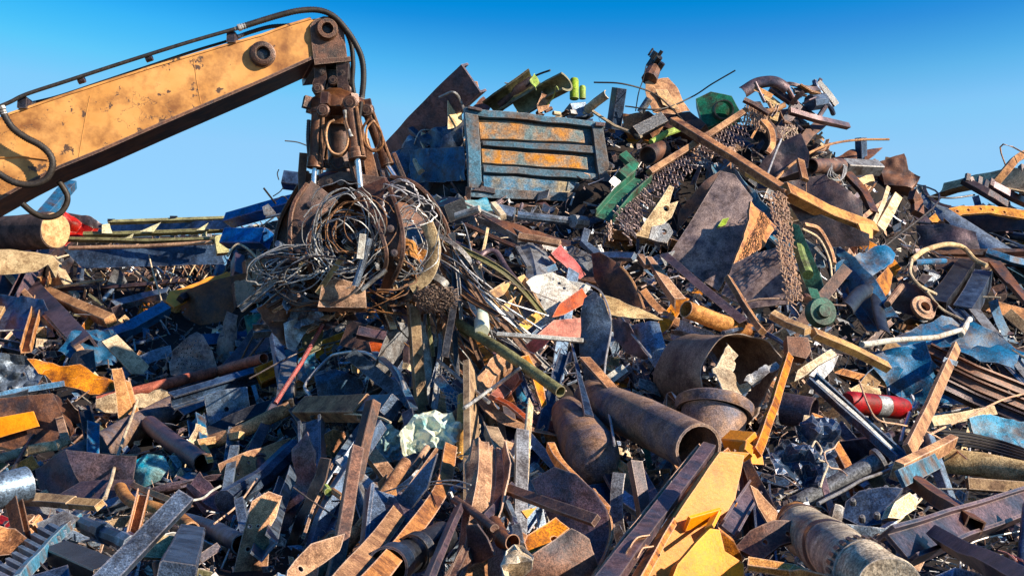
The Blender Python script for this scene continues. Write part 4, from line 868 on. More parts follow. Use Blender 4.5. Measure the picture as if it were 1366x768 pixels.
plate('folded_plate', 'second dark wing of the folded plate with a tan edge', [(426, 610), (440, 612), (432, 640), (410, 690), (392, 745), (374, 742), (404, 672)], 'rust_brown', (-.7, -.8, .0), off=1.15, crumple=.03, cat='steel plate')
bar('steel_bar', 'thin tan edge strip standing right of the folded plate', [(444, 618), (422, 668), (404, 716)], 4, 'rust_tan', h=4, off=1.3)
plate('steel_plate', 'ochre plate leaning behind the folded plate', [(426, 582), (444, 572), (464, 576), (450, 612), (432, 606)], 'rust_orange', LIT, off=.85)
bx = bar('junction_box', 'long box with a sunlit tan face and a dark half', [(405, 545), (440, 545), (488, 544)], 30, 'rust_tan', h=22, off=1.2, lm='tan faced box', n=(.25, -1, .3), wob=.004)
bar('box_band', None, [(478, 530, 1.27), (478, 559, 1.27)], 3, 'rust_tan', h=3, parent=bx)
bar('junction_box', 'dark right part of the long tan box', [(488, 544), (522, 543)], 29, 'steel_navy', h=22, off=1.15)
wire('bent_rod', 'tan hooked rod lying across the tan faced box', [(443, 542), (452, 550), (480, 553), (505, 556), (521, 563)], 3, 'dust_tan', off=1.45)
plate('car_bodywork', 'blue curved car panel with a pale rim', [(420, 500), (448, 490), (482, 504), (494, 526), (460, 530), (424, 528)], 'paint_blue', (.1, -1, .5), crumple=.08, off=.8, bend=(0, .8), lm='blue car panel', cat='car bodywork')
bar('bent_pipe', 'pale bent pipe frame arching above the blue panel', [(414, 528), (408, 512), (436, 480), (452, 472), (486, 470), (512, 484), (530, 494), (540, 520)], 4.5, 'galvanised', 'rod', curve=True, off=1.1, cat='pipe frame', lm='pale bent pipe frame')
bar('blue_strip', 'bright blue flat strip running down right of the pipe frame', [(500, 470), (525, 492), (545, 530), (552, 545)], 10, 'paint_blue', h=3, curve=True, off=1.15, cat='steel strip')
plate('steel_sheet', 'small ochre panel hanging inside the pipe frame', [(468, 486), (492, 480), (501, 490), (480, 498), (470, 497)], 'paint_ochre', LIT, off=1.0, crumple=.02, cat='steel sheet')
bar('grey_brick_bar', 'grey stepped block column below the grapple load', [(388, 472), (380, 540)], 22, 'steel_grey', h=14, off=.9, cat='block column', n=(.1, -1, .2), lm='grey block column')
plate('crushed_sheet', 'blue crumpled sheet between the block column and the blue panel', [(398, 478), (420, 470), (420, 500), (406, 512), (396, 506)], 'paint_cyan', FRT, crumple=.1, off=.7, cat='steel sheet')
# plastic bag
pbag = plate('plastic_bag', 'crumpled glossy white and green plastic bag lying open on the scrap', [(528, 590), (540, 568), (554, 552), (580, 546), (602, 552), (616, 568), (614, 588), (598, 602), (570, 600), (540, 606)], 'plastic_white', (.25, -1, .5), crumple=.11, freq=6.5, off=1.1, sp=.028, sm=16, lm='white plastic bag', th=.006)
plate('plastic_bag', 'teal crumpled plastic film left of the white bag', [(498, 572), (520, 564), (536, 580), (532, 606), (512, 622), (502, 600)], 'plastic_teal', (.1, -1, .4), crumple=.10, freq=6, off=1.0, sp=.03, sm=16, th=.006)
# twin springs
for i, (a, wd) in enumerate((([(446, 792), (520, 700), (588, 604)], 24), ([(480, 794), (545, 716), (590, 650), (601, 596)], 20))):
    bar('steel_band', ['left one of two broad orange steel bands curving up from the bottom', 'right one of two broad orange steel bands curving up from the bottom'][i], a, wd, 'rust_orange' if i else 'rust_tan', h=8, curve=True, off=1.65 + i * .03, wob=.006, lm='orange steel bands' if i == 0 else None, n=(.3, -1, .5), cat='steel band')
plate('side_web', 'dark steel web under the two orange bands', [(440, 790), (500, 700), (560, 628), (582, 604), (570, 650), (500, 740), (480, 790)], 'steel_navy', (-.6, -.8, .2), off=1.3, crumple=.02, cat='steel plate')
bar('curved_bar', 'rusty curved bar sweeping up left of the orange bands', [(466, 684), (505, 660), (545, 630), (570, 596)], 9, 'rust_tan', 'arc', h=8, curve=True, off=1.55, cat='steel bar')
tb = bar('square_tube', 'square hollow tube end with a divider facing the viewer', [(470, 700, .9), (484, 671, 1.5)], 26, 'rust_dark', 'tube', h=34, n=(.5, -.4, 1.0), t=2, cat='square tube', lm='square tube end')
plate('tan_gusset', 'tan gusset plate with one hole beside the square tube end', [(478, 700), (494, 682), (508, 694), (502, 706), (482, 706)], 'rust_tan', LIT, holes=[(489, 694, 3)], off=1.4, cat='gusset plate', crumple=.01)
plate('steel_plate', 'tan torn plate with an oval slot at the bottom edge', [(380, 790), (384, 760), (412, 726), (458, 712), (452, 735), (428, 755), (420, 790)], 'rust_tan', LIT, holes=[(402, 758, 4)], off=1.5, crumple=.03, lm='tan torn plate')
bar('brass_valve', 'small yellow brass valve near the folded plate', [(434, 650), (438, 656)], 11, 'paint_lime', 'rod', off=1.35, cat='valve')
bar('brass_valve', 'short tan pipe fitting beside the brass valve', [(444, 654), (458, 664)], 9, 'rust_tan', 'rod', off=1.35, cat='pipe fitting')
# black pipe
bp_ = empty('flanged_pipe', 'black flanged pipe pointing out at the bottom edge', P(540, 745, 1.4)); LMS.append(('black flanged pipe', 540, 745))
bar('barrel', None, [(590, 716, 1.3), (525, 752, 1.5)], 44, 'steel_black', 'pipe', parent=bp_); bar('flange', None, [(527, 750, 1.52), (516, 757, 1.56)], 56, 'steel_navy', 'pipe', parent=bp_); bar('flange', None, [(560, 733, 1.45), (551, 738, 1.47)], 52, 'steel_black', 'pipe', parent=bp_)
bar('steel_bar', 'dark purple bar rising from the bottom edge to the T shaped end', [(566, 790), (592, 724), (612, 676)], 15, 'rust_purple', h=9, off=1.7, n=SHT)
bar('steel_bar', 'short rusty bar with a round orange end', [(606, 667), (634, 686), (660, 704)], 12, 'rust_brown', 'oval', h=10, off=1.75, lm='short round ended bar')
plate('trapezoid_plate', 'upright dark plate with a pale curved edge at the bottom', [(622, 700), (636, 698), (648, 716), (658, 740), (640, 750), (622, 752)], 'rust_dark', SHD, off=1.4, crumple=.02, cat='steel plate')
def ring_net(name, label, a, b, c, d, nu, nv, lk, m='rust_purple', off=1.0, sag=0, group=None, lm=None, jit=.15):
    """chain mail net spanning four photo points (a-b top edge, d-c bottom edge)"""
    A, Bq, C_, D = (P(p[0], p[1], p[2] if len(p) > 2 else off) for p in (a, b, c, d)); bm = bmesh.new(); s = A.y / F; R = lk * s
    N = (Bq - A).cross(D - A).normalized()
    if N.y > 0: N = -N
    for i in range(nu):
        for j in range(nv - (RN.randint(0, 2) if nv > 5 and nu > 12 else 0)):
            u, v = (i + .5 + RN.uniform(-jit, jit)) / nu, (j + .5 + RN.uniform(-jit, jit)) / nv
            if (i + j) % 2: u += .2 / nu
            q = A.lerp(Bq, u).lerp(D.lerp(C_, u), v) + N * (sag * sin(pi * u) + noise.noise(Vector((u * 5, v * 4, 1))) * .05)
            ax = (D - A).normalized() if (i + j) % 2 else ((D - A).normalized() + (Bq - A).normalized() * RN.uniform(.4, .9)).normalized()
            si = (N * (1 if (i + j) % 2 else .25) + ax.cross(N) * (.3 if (i + j) % 2 else 1)).normalized(); si = (si - ax * si.dot(ax)).normalized(); nn = ax.cross(si)
            rg = []
            for k in range(8):
                al = 2 * pi * k / 8; e = ax * cos(al) * R * 1.5 + si * sin(al) * R * .62; rd = e.normalized()
                rg.append([bm.verts.new(q + e + (rd * cos(g) + nn * sin(g)) * R * .17) for g in (0, 1.57, 3.14, 4.71)])
            for k in range(8):
                r1, r2 = rg[k], rg[(k + 1) % 8]
                for g in range(4): bm.faces.new((r1[g], r1[(g + 1) % 4], r2[(g + 1) % 4], r2[g]))
    HERO.append([a[:2], b[:2], c[:2], d[:2]])
    if lm: LMS.append((lm, (a[0] + c[0]) / 2, (a[1] + c[1]) / 2))
    return link(name, bm, m, label=label, group=group, cat='chain net', smooth=60)
ring_net('chain_net', 'small rolled chain net left below the grapple load', (580, 492), (596, 488), (618, 536), (598, 548), 7, 13, 2.3, off=1.2, m='steel_grey')
ring_net('chain_net', 'chain net hanging below the white plastic bag', (618, 606), (668, 600), (678, 640), (640, 652), 13, 9, 2.2, off=1.0, m='steel_grey', lm='lower chain net')
ring_net('chain_net', 'dark chain net folded behind the square bars', (630, 655), (668, 645), (640, 706), (598, 720), 10, 14, 2.2, off=.9, m='steel_black')
wire('wire_strand', 'rusty wires crossing the orange bands', [(500, 660), (540, 648), (600, 640), (628, 646)], 2.2, 'wire', off=2.0); wire('wire_strand', 'second thin wire crossing the orange bands', [(540, 652), (590, 645), (625, 652)], 2, 'wire', off=2.0)
# ---- centre
bar('crossed_rod', 'grey tube of the crossed pair, running down right', [(584, 480), (618, 508), (652, 536)], 5, 'wire', 'rod', off=1.4, lm='crossed grey tubes', cat='steel tube')
bar('crossed_rod', 'grey tube of the crossed pair, rising right', [(619, 544), (655, 518), (694, 490)], 5, 'wire', 'rod', off=1.55, cat='steel tube')
bar('green_grey_tube', 'long green grey round tube slanting down right below the load', [(610, 430), (680, 475), (748, 522)], 15, 'olive', 'pipe', off=1.6, cat='steel tube', lm='green grey tube')
bar('white_bar', 'white horizontal bar across the centre of the heap', [(664, 446), (720, 449), (778, 454)], 5.5, 'paint_white', 'box', h=5, off=1.75, cat='steel bar', lm='white horizontal bar')
bot = empty('plastic_bottle', 'white plastic canister hanging by a cord in the centre', P(646, 440, 1.6)); s_ = P(646, 420, 1.6).y / F; bm = bmesh.new()
lathe(bm, P(643, 441, 1.6), P(641, 394, 1.6), [(0, 0), (9 * s_, .0), (10 * s_, .04), (10 * s_, .55), (9 * s_, .62), (5 * s_, .72), (4 * s_, .8), (4.5 * s_, .86), (4.5 * s_, .95), (0, 1)], 20); link('bottle_body', bm, 'plastic_white', parent=bot)
wire('cord', None, [(641, 394, 1.6), (632, 350, 1.6), (622, 306, 1.5), (616, 296, 1.4)], 1.5, 'wire', parent=bot)
plate('grey_sheet', 'flat grey panel behind the white canister', [(630, 412), (650, 406), (685, 418), (686, 436), (650, 440)], 'steel_grey', FRT, off=1.1, cat='steel sheet')
# orange rack
rk = empty('steel_rack', 'orange painted steel rack lying tilted with square openings', P(685, 420, 1.0)); LMS.append(('orange steel rack', 685, 400))
for a, b, w_ in (((652, 397), (700, 372), 12), ((668, 416), (716, 386), 13), ((690, 442), (721, 418), 13), ((676, 388), (700, 432), 8), ((700, 372), (720, 412), 8), ((657, 402), (690, 445), 8), ((650, 394), (676, 378), 7)):
    bar('rack_bar', None, [(a[0], a[1], 1.0), (b[0], b[1], 1.05)], w_, 'paint_ochre', h=7, parent=rk, n=LIT, wob=.004)
bar('bent_pipe', 'brown bent tube frame over the orange rack', [(636, 352), (646, 337), (662, 336), (676, 358), (700, 388), (718, 412)], 8, 'rust_purple', 'oval', h=6, curve=True, off=1.3, cat='pipe frame', lm='brown bent tube frame')
wsn = (.45, -1, .45)
ws = plate('painted_sheet', 'large white painted panel with rust holes and blue edge', [(698, 380), (716, 366), (738, 362), (760, 372), (786, 384), (776, 398), (748, 408), (736, 432), (716, 440), (712, 420), (722, 400)], 'paint_white', wsn, crumple=.07, off=1.0, holes=[(739, 371, 2), (748, 376, 2.4), (752, 385, 2.2)], ragged=.01, lm='white painted panel')
plate('edge_strip', 'blue edge', [(696, 378), (714, 362), (740, 352), (744, 360), (718, 370), (702, 386)], 'paint_blue', wsn, off=1.05, parent=ws, crumple=.02)
plate('edge_strip', 'blue lower tail', [(716, 438), (734, 430), (728, 448), (704, 450)], 'paint_blue', wsn, off=1.05, parent=ws, crumple=.02)
plate('car_bodywork', 'coral red panel piece, upper of three near the white panel', [(735, 338), (748, 326), (782, 366), (774, 372), (758, 358)], 'paint_red', LIT, off=1.15, crumple=.03)
plate('car_bodywork', 'small coral red strip at the top of the white panel', [(732, 342), (752, 330), (758, 336), (742, 350)], 'paint_salmon', LIT, off=1.2, crumple=.03)
plate('car_bodywork', 'bright salmon red panel below the white panel', [(735, 424), (748, 404), (776, 384), (786, 398), (782, 404), (752, 420)], 'paint_salmon', LIT, off=1.2, crumple=.03, lm='salmon red panel')
plate('car_bodywork', 'dark red lower panel with a bright top', [(712, 450), (740, 426), (778, 424), (776, 450), (740, 452)], 'paint_salmon', (.5, -1, .4), off=1.15, crumple=.03)
plate('car_bodywork', 'deep maroon panel in shade left of the salmon panel', [(700, 460), (716, 448), (736, 452), (724, 464), (708, 474)], 'paint_red', SHD, off=1.1, crumple=.03)
plate('wheel_arch', 'tall wavy navy sheet with a torn shining edge', [(780, 398), (792, 388), (806, 400), (814, 430), (810, 470), (806, 500), (812, 540), (818, 590), (800, 596), (788, 560), (784, 520), (772, 480), (774, 440)], 'steel_navy', (-.35, -1, .1), crumple=.09, off=1.35, ragged=.015, bend=(0, .9), cat='torn sheet', lm='wavy navy sheet')
wire('torn_edge', 'bright torn edge hanging off the wavy navy sheet', [(782, 378), (800, 388), (812, 412), (815, 440), (808, 480), (806, 520), (814, 560), (820, 594)], 3, 'galvanised', off=1.5, cat='metal strip')
bar('pointed_strip', 'narrow navy blade standing left of the wavy sheet', [(762, 458), (772, 500), (786, 555)], 12, 'steel_navy', h=4, off=1.45, taper=(.2, 1), cat='steel blade')
plate('arched_plate', 'dark rusty arched plate with a bright rim right of the red panels', [(788, 338), (800, 336), (822, 350), (842, 372), (858, 410), (832, 408), (806, 396), (792, 372)], 'rust_brown', (-.5, -1, .1), crumple=.03, off=.9, bend=(.7, .6), cat='steel plate', lm='arched rusty plate')
wire('rim_bar', 'tan rim strip along the arched plate', [(784, 336), (808, 342), (834, 362), (850, 388), (859, 412)], 4, 'rust_tan', off=1.15, cat='steel strip')
plate('horn_plate', 'pale tan pointed plate like a horn', [(800, 392), (826, 400), (856, 414), (884, 428), (850, 426), (812, 420), (804, 410)], 'dust_tan', TOPN, off=1.2, crumple=.03, cat='steel plate', lm='tan pointed plate')
plate('blue_sheet', 'blue folded sheet below the pointed tan plate', [(828, 430), (880, 432), (890, 470), (880, 500), (862, 474), (846, 450)], 'steel_bluegrey', SHT, off=.75, crumple=.07, cat='steel sheet')
plate('maroon_sheet', 'dark maroon sheet with a bright edge beside the wavy sheet', [(818, 424), (836, 430), (866, 476), (860, 480), (834, 470), (818, 450)], 'rust_purple', SHD, off=.95, crumple=.06, cat='steel sheet')
wire('bright_edge', 'shiny edge strip of the maroon sheet', [(824, 428), (840, 442), (868, 476)], 3, 'galvanised', off=1.1, cat='metal strip')
bar('lens_strip', 'pointed lens shaped blade with a tan face', [(864, 344), (884, 374), (904, 402)], 20, 'rust_tan', 'V', h=12, off=1.1, n=(-.4, -1, .1), cat='steel blade', lm='lens shaped blade', taper=(.5, 1))
bar('lens_strip', 'small ochre bar tip beside the lens shaped blade', [(854, 342), (864, 356)], 9, 'rust_tan', h=7, off=1.1, cat='steel bar')
# pot / tank dome
tn = bmesh.new(); A = P(754, 545, .55); Bq = P(802, 626, .72); s_ = A.y / F
lathe(tn, A, Bq, [(0, -.02), (12 * s_, .0), (22 * s_, .08), (29 * s_, .25), (32 * s_, .5), (32 * s_, .78), (28 * s_, .92), (18 * s_, 1.0), (0, 1.04)], 30, wob=.03)
for v in tn.verts: v.co += noise.noise_vector(v.co * 2.2) * .03
link('gas_tank', tn, 'rust_mottled', label='dark oblong pressure tank with a sunlit shoulder'); LMS.append(('oblong tank', 775, 585)); HERO.append([(730, 540), (770, 530), (828, 600), (800, 645), (750, 610)])
# big pipe
bar('round_pipe', 'large blotchy rusty pipe with its open end to the right', [(790, 533, .9), (860, 562, 1.3), (932, 598, 1.7)], 62, 'rust_mottled', sec='pipe', off=1.2, wob=.002, lm='large open pipe', n=(.3, -1, .5), t=4)
# half drum
O_ = P(900, 500, .7); A = P(862, 505, .3); Bq = P(1010, 500, 1.25); s_ = O_.y / F
dr = empty('burst_drum', 'large burst steel drum with its torn open end facing right', O_); LMS.append(('burst steel drum', 935, 490)); HERO.append([(860, 440), (1030, 440), (1040, 540), (870, 540)])
bm = bmesh.new(); a0_, b0_ = P(918, 500, .35), P(996, 497, 1.5); r_ = 54 * s_
lathe(bm, a0_, b0_, [(r_ * .97, 0), (r_, .1), (r_, 1), (r_ * .975, 1), (r_ * .975, .1), (r_ * .94, .02)], 56, closed=True, wob=.03)
ax_ = (b0_ - a0_).normalized()
for v in bm.verts:
    f_ = (v.co - a0_).dot(ax_) / (b0_ - a0_).length
    if f_ > .8: q_ = v.co * 3.1; v.co += ax_ * (noise.noise(q_) * .42 - .06) + noise.noise_vector(q_ * .8) * .09
bmesh.ops.subdivide_edges(bm, edges=[e for e in bm.edges if e.calc_length() > .18], cuts=4, use_grid_fill=True)
for v in bm.verts: v.co += noise.noise_vector(v.co * 3.3) * .025
link('shell', bm, 'rust_tan_mottled', parent=dr, label='sunlit brown shell')
plate('torn_liner', 'ragged silver and yellow liner inside the drum', [(950, 528), (957, 490), (970, 456), (980, 472), (974, 500), (990, 512), (1004, 508), (1000, 520), (975, 534)], 'dust_tan', LIT, crumple=.14, off=1.5, ragged=.03, parent=dr)
plate('torn_liner', 'ragged silver strip', [(990, 510), (1008, 494), (1036, 480), (1042, 486), (1020, 504), (1002, 518)], 'galvanised', (.2, -1, .6), crumple=.12, off=1.5, ragged=.03, parent=dr)
wire('curved_strap', 'dark curved lip over the burst drum', [(965, 444), (1000, 438), (1035, 452), (1056, 470), (1070, 482)], 7, 'steel_navy', off=1.3, cat='steel strip')
# bucket drum
bd = empty('steel_barrel', 'squat rusty steel barrel with a broad rim standing behind the yellow blade', P(950, 590, .9)); LMS.append(('squat barrel', 950, 560)); s_ = P(950, 575, 1.35).y / F
bm = bmesh.new(); YB = P(950, 575, 1.35).y; A, Bq = P(944, 606, y=YB), P(953, 546, y=YB + .16); lathe(bm, A, Bq, [(42 * s_, 0), (44 * s_, .5), (44 * s_, .9), (44 * s_, .9)], 36, wob=.004); link('barrel_wall', bm, 'rust_mottled', parent=bd)
bm = bmesh.new(); lathe(bm, P(952, 552, y=YB + .15), P(953.5, 537, y=YB + .19), [(51 * s_, 0), (53 * s_, .2), (53 * s_, .85), (50 * s_, 1), (46 * s_, .95), (46 * s_, .1)], 40, closed=True, wob=.003); link('rim', bm, 'rust_mottled', parent=bd)
bm = bmesh.new(); lathe(bm, P(952.5, 549, y=YB + .158), P(953, 545, y=YB + .168), [(46 * s_, 0), (46 * s_, 1)], 30); link('lid', bm, 'steel_black', parent=bd)
# yellow blade
yl = empty('bulldozer_shovel', 'big bright orange yellow welded machine blade at the bottom', P(930, 740, 1.5)); LMS.append(('big yellow blade', 920, 680)); HERO.append([(850, 790), (980, 590), (1000, 600), (990, 700), (990, 790)])
YN = (.55, -1, .35)
plate('main_plate', None, [(844, 790), (902, 688), (960, 602), (992, 607), (988, 632), (981, 664), (966, 688), (934, 718), (906, 750), (890, 790)], 'paint_yellow', YN, th=.04, crumple=.006, off=1.6, parent=yl, sp=.05)
plate('front_flange', None, [(930, 667), (952, 660), (981, 664), (984, 671), (962, 677), (947, 686)], 'paint_yellow', (.3, -.6, 1), th=.04, crumple=0, off=1.72, parent=yl)
plate('fan_plate', 'fan shaped lower plate', [(890, 790), (904, 752), (930, 722), (948, 704), (960, 706), (966, 735), (990, 752), (992, 790)], 'paint_yellow', (.45, -.9, .5), th=.05, crumple=.01, off=1.74, parent=yl)
plate('fan_side', 'shaded end face', [(960, 706), (980, 722), (990, 740), (991, 754), (966, 737)], 'rust_orange', (.1, -1, -.3), th=.03, crumple=.0, off=1.78, parent=yl)  # darker colour carries the shade of this face
bar('edge_flange', None, [(842, 790, 1.68), (880, 722, 1.68), (905, 682, 1.68), (932, 640, 1.68), (958, 610, 1.68), (968, 602, 1.68)], 8, 'rust_orange', h=14, parent=yl, n=(.5, -.8, .4), wob=.002)
bar('hinge_lug', 'square orange lug at the top', [(972, 588, 1.72), (1004, 591, 1.72)], 24, 'paint_yellow', h=22, parent=yl, n=YN, wob=.002); bar('hinge_lug', None, [(996, 596, 1.74), (994, 608, 1.74)], 14, 'paint_yellow', h=14, parent=yl)
plate('lug_web', None, [(968, 602), (1000, 604), (988, 616), (984, 640), (976, 640), (972, 616)], 'paint_yellow', (.2, -1, .0), th=.04, crumple=0, off=1.62, parent=yl)
bar('cross_rib', None, [(916, 698, 1.7), (958, 686, 1.7)], 5, 'paint_yellow', h=22, parent=yl, n=(.3, -.5, 1), wob=.002)
bar('cross_rib', None, [(946, 704, 1.74), (956, 684, 1.74)], 5, 'paint_yellow', h=12, parent=yl, n=YN, wob=.002)
bar('orange_tab', 'small orange tab beside the hinge of the yellow shovel', [(1000, 612, 1.6), (1016, 613, 1.6)], 14, 'paint_yellow', h=5, cat='steel tab')
for x, y in ((987, 578), (996, 580)): gbm = bmesh.new(); c = P(x, y, 1.85); lathe(gbm, c, c + Vector((0, -.03, .015)), [(.022, 0), (.022, .7), (.014, 1), (0, 1)], 8); link('bolt', gbm, 'rust_dark', parent=yl)
bar('long_channel', 'long purple brown channel running up right beside the yellow blade', [(800, 790), (872, 692), (946, 596)], 22, 'rust_purple', 'D', h=14, off=1.8, wob=.008, lm='long purple channel', n=(-.2, -1, .4), cat='steel channel', t=3)
bar('long_channel', 'thin bright edge bar along the purple channel', [(786, 780), (858, 684), (932, 594)], 4, 'rust_tan', h=5, off=1.75, cat='steel bar')
bar('rolled_plate', 'small rolled tan plate end low on the purple channel', [(842, 740), (850, 726), (864, 722)], 17, 'rust_tan', 'gut', h=12, off=2.0, curve=True, cat='steel plate')
bar('h_beam', 'short dark H beam standing right of the yellow blade', [(970, 708), (988, 678), (1006, 650)], 24, 'rust_purple', 'I', h=18, off=1.5, n=(.1, -1, .5), lm='short H beam', t=3)
plate('angle_plate', 'long dark plate with a pale edge leaning on the H beam', [(990, 618), (1000, 612), (1042, 690), (1034, 698), (1002, 654)], 'rust_brown', SHT, off=1.55, crumple=.01, cat='steel plate')
plate('angle_plate', 'ochre pointed plate right of the H beam', [(1001, 646), (1012, 652), (1036, 682), (1038, 700), (1030, 704), (1012, 676)], 'rust_tan', LIT, off=1.7, crumple=.01, cat='steel plate')
# saw disc
plate('curved_sheet', 'large dark curved sheet forming a crescent at the bottom centre', [(704, 640), (738, 622), (768, 632), (792, 655), (808, 680), (813, 705), (806, 738), (790, 768), (770, 790), (744, 790), (752, 740), (730, 690)], 'rust_purple', (-.3, -1, .15), off=1.25, crumple=.02, bend=(0, .7), th=.03, lm='dark crescent sheet')
bar('crescent_edge', 'thin worn edge along the right of the dark crescent sheet', [(792, 652), (809, 680), (815, 706), (808, 740), (792, 770)], 4, 'rust_tan', h=5, curve=True, off=1.4, cat='steel edge')
bar('curved_band', 'thick orange curved band over the dark crescent sheet', [(735, 596), (748, 620), (775, 648), (796, 664), (810, 678)], 12, 'rust_orange', h=14, curve=True, off=1.6, taper=(1, .7), cat='steel band', lm='orange curved band')
bar('flat_bar', 'brown flat bar with a square hole near its end', [(676, 652), (735, 674), (795, 694)], 15, 'rust_brown', h=9, off=1.7, wob=.006, lm='brown flat bar')
plate('blue_scrap', 'pale blue crumpled sheet behind the brown flat bar', [(688, 636), (720, 626), (752, 640), (744, 664), (710, 668), (690, 656)], 'steel_bluegrey', FRT, crumple=.14, off=1.2, ragged=.02, cat='crumpled sheet')
plate('triangle_chip', 'small yellow triangular chip of metal', [(698, 680), (716, 676), (706, 690)], 'paint_yellow', LIT, off=1.4, cat='metal chip')
plate('orange_plate', 'sunlit orange plate with a blue hole at the bottom', [(698, 726), (702, 716), (742, 688), (760, 704), (714, 738), (704, 742)], 'rust_orange', TOPN, off=1.75, crumple=.02, holes=[(740, 717, 5)], lm='orange bottom plate', th=.04, cat='steel plate')
plate('cast_block', 'rough grey brown casting at the bottom below the orange plate', [(704, 744), (760, 706), (784, 720), (800, 760), (790, 790), (690, 790)], 'rust_brown', (.2, -1, .4), off=1.55, crumple=.06, th=.2, cat='casting')
plate('torn_sack', 'pale fibrous torn sack at the bottom edge', [(660, 790), (668, 752), (690, 724), (702, 726), (706, 745), (698, 790)], 'dust_tan', (.4, -1, .3), off=1.9, crumple=.1, ragged=.02, cat='sack', freq=7)
bar('hose_stub', 'corrugated brown hose stub behind the sack', [(655, 700), (672, 722), (686, 724)], 22, 'rust_brown', 'pipe', off=1.4, wob=.03, cat='hose stub')
bar('threaded_rod', 'blue grey toothed strip standing behind the brown flat bar', [(672, 660), (686, 690), (694, 725)], 8, 'steel_bluegrey', h=5, off=1.3, cat='steel strip')
bar('wood_beam', 'brown wooden beam leaning above the flat bar', [(655, 575), (672, 612), (690, 640)], 20, 'wood', h=14, off=1.25, cat='wooden beam')
bar('strut_bar', 'dark purple strut crossing over the chain net', [(684, 648), (664, 672), (646, 692)], 11, 'rust_purple', h=8, off=1.6, cat='steel bar')
bar('salmon_bracket', 'salmon pink bracket piece under the green grey tube', [(660, 532), (676, 518), (694, 500)], 17, 'paint_salmon', h=7, off=1.35, cat='steel bracket', n=TOPN)
bar('salmon_strap', 'pinkish strap running down right under the crossed tubes', [(656, 528), (680, 540), (706, 562)], 9, 'paint_salmon', h=4, off=1.3, cat='steel strap')
plate('torn_sheet', 'orange folded sheet with a yellow edge under the bent frame', [(694, 476), (706, 472), (720, 495), (728, 540), (722, 545), (712, 505)], 'rust_orange', LIT, off=1.2)
# ---- top centre: tailgate
tg = empty('truck_tailgate', 'rusty blue truck tailgate with three long pressed panels high on the heap', P(716, 210, .9)); LMS.append(('blue truck tailgate', 716, 210)); HERO.append([(618, 145), (805, 165), (818, 275), (620, 265)])
TGN = (.22, -1, .12); TGO = P(716, 210, .9)
tx, ty, tn_ = frame(TGN)
def tgp(px, py, d=0):
    r = ray(px, py); k = (TGO + tn_ * d - CAM).dot(tn_) / r.dot(tn_); return CAM + r * k
def tgbox(nm, quad, d0, d1, m, label=None, parent=tg, wob=.0):
    bm = bmesh.new(); c = [tgp(*p) for p in quad]; lo = [bm.verts.new(v + tn_ * d0) for v in c]; hi = [bm.verts.new(v + tn_ * d1) for v in c]
    bm.faces.new(lo[::-1]); bm.faces.new(hi)
    for i in range(4): bm.faces.new((lo[i], lo[(i + 1) % 4], hi[(i + 1) % 4], hi[i]))
    bmesh.ops.bevel(bm, geom=bm.edges[:], offset=.006, segments=1, affect='EDGES')
    bmesh.ops.subdivide_edges(bm, edges=[e for e in bm.edges if e.calc_length() > .3], cuts=6, use_grid_fill=True)
    for v in bm.verts: v.co += noise.noise_vector(v.co * 2.2) * .02 + noise.noise_vector(v.co * 7) * .006
    return link(nm, bm, m, parent=parent, label=label)
MATS['tail_blue_shade'] = mat('tail_blue_shade', (.03, .19, .34), (.38, .28, .14), .38, .5, scale=2)  # blue of the shadow across the lower panel put into its paint
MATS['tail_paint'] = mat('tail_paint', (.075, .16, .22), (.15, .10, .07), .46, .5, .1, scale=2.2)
MATS['tail_rust'] = mat('tail_rust', (.66, .27, .04), (.16, .24, .25), .5, .6, scale=2.4)
def qd(xl0, yl0, xr0, yr0, xr1, yr1, xl1, yl1): return [(xl0, yl0), (xr0, yr0), (xr1, yr1), (xl1, yl1)]
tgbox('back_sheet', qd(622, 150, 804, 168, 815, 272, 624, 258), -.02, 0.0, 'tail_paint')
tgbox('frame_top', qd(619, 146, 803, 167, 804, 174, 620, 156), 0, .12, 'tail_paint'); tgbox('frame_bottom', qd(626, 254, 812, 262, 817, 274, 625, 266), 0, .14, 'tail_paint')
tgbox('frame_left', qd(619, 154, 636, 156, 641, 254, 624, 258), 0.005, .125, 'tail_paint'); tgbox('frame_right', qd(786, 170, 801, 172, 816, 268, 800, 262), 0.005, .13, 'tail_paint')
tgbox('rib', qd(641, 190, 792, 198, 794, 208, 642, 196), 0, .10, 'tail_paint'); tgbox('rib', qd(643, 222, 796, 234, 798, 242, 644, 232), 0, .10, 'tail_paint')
tgbox('pressed_panel', qd(638, 160, 777, 176, 779, 192, 640, 186), .0, .05, 'tail_rust', 'yellow rust blotched panel'); tgbox('pressed_panel', qd(641, 199, 782, 212, 784, 228, 643, 218), .0, .05, 'tail_rust'); tgbox('pressed_panel', qd(644, 234, 786, 246, 787, 262, 645, 254), .0, .05, 'tail_blue_shade')
for q in (qd(640, 252, 658, 255, 658, 262, 626, 258), qd(622, 146, 640, 149, 640, 153, 622, 150), qd(790, 167, 803, 168, 803, 173, 790, 172)): tgbox('corner_cap', q, .13, .17, 'rust_dark')
bar('big_channel', 'tall dark navy channel beam slanting to a peak left of the tailgate', [(498, 235, .2), (560, 175, .5), (632, 103, .5)], 44, 'rust_purple', 'D', h=14, off=.4, n=(-.25, -1, -.12), wob=.03, t=3, cat='channel beam', lm='tall navy beam')
bar('cross_plate', 'dark stiffener strip across the tall navy beam', [(548, 172), (574, 196)], 8, 'steel_navy', h=6, off=.75, cat='steel strip')
plate('torn_sheet', 'dark torn sheet lapping over the lower end of the tall navy beam', [(520, 210), (548, 182), (566, 190), (560, 214), (540, 236), (522, 232)], 'steel_bluegrey', (-.2, -1, .1), crumple=.12, off=.75, ragged=.03, sm=24)
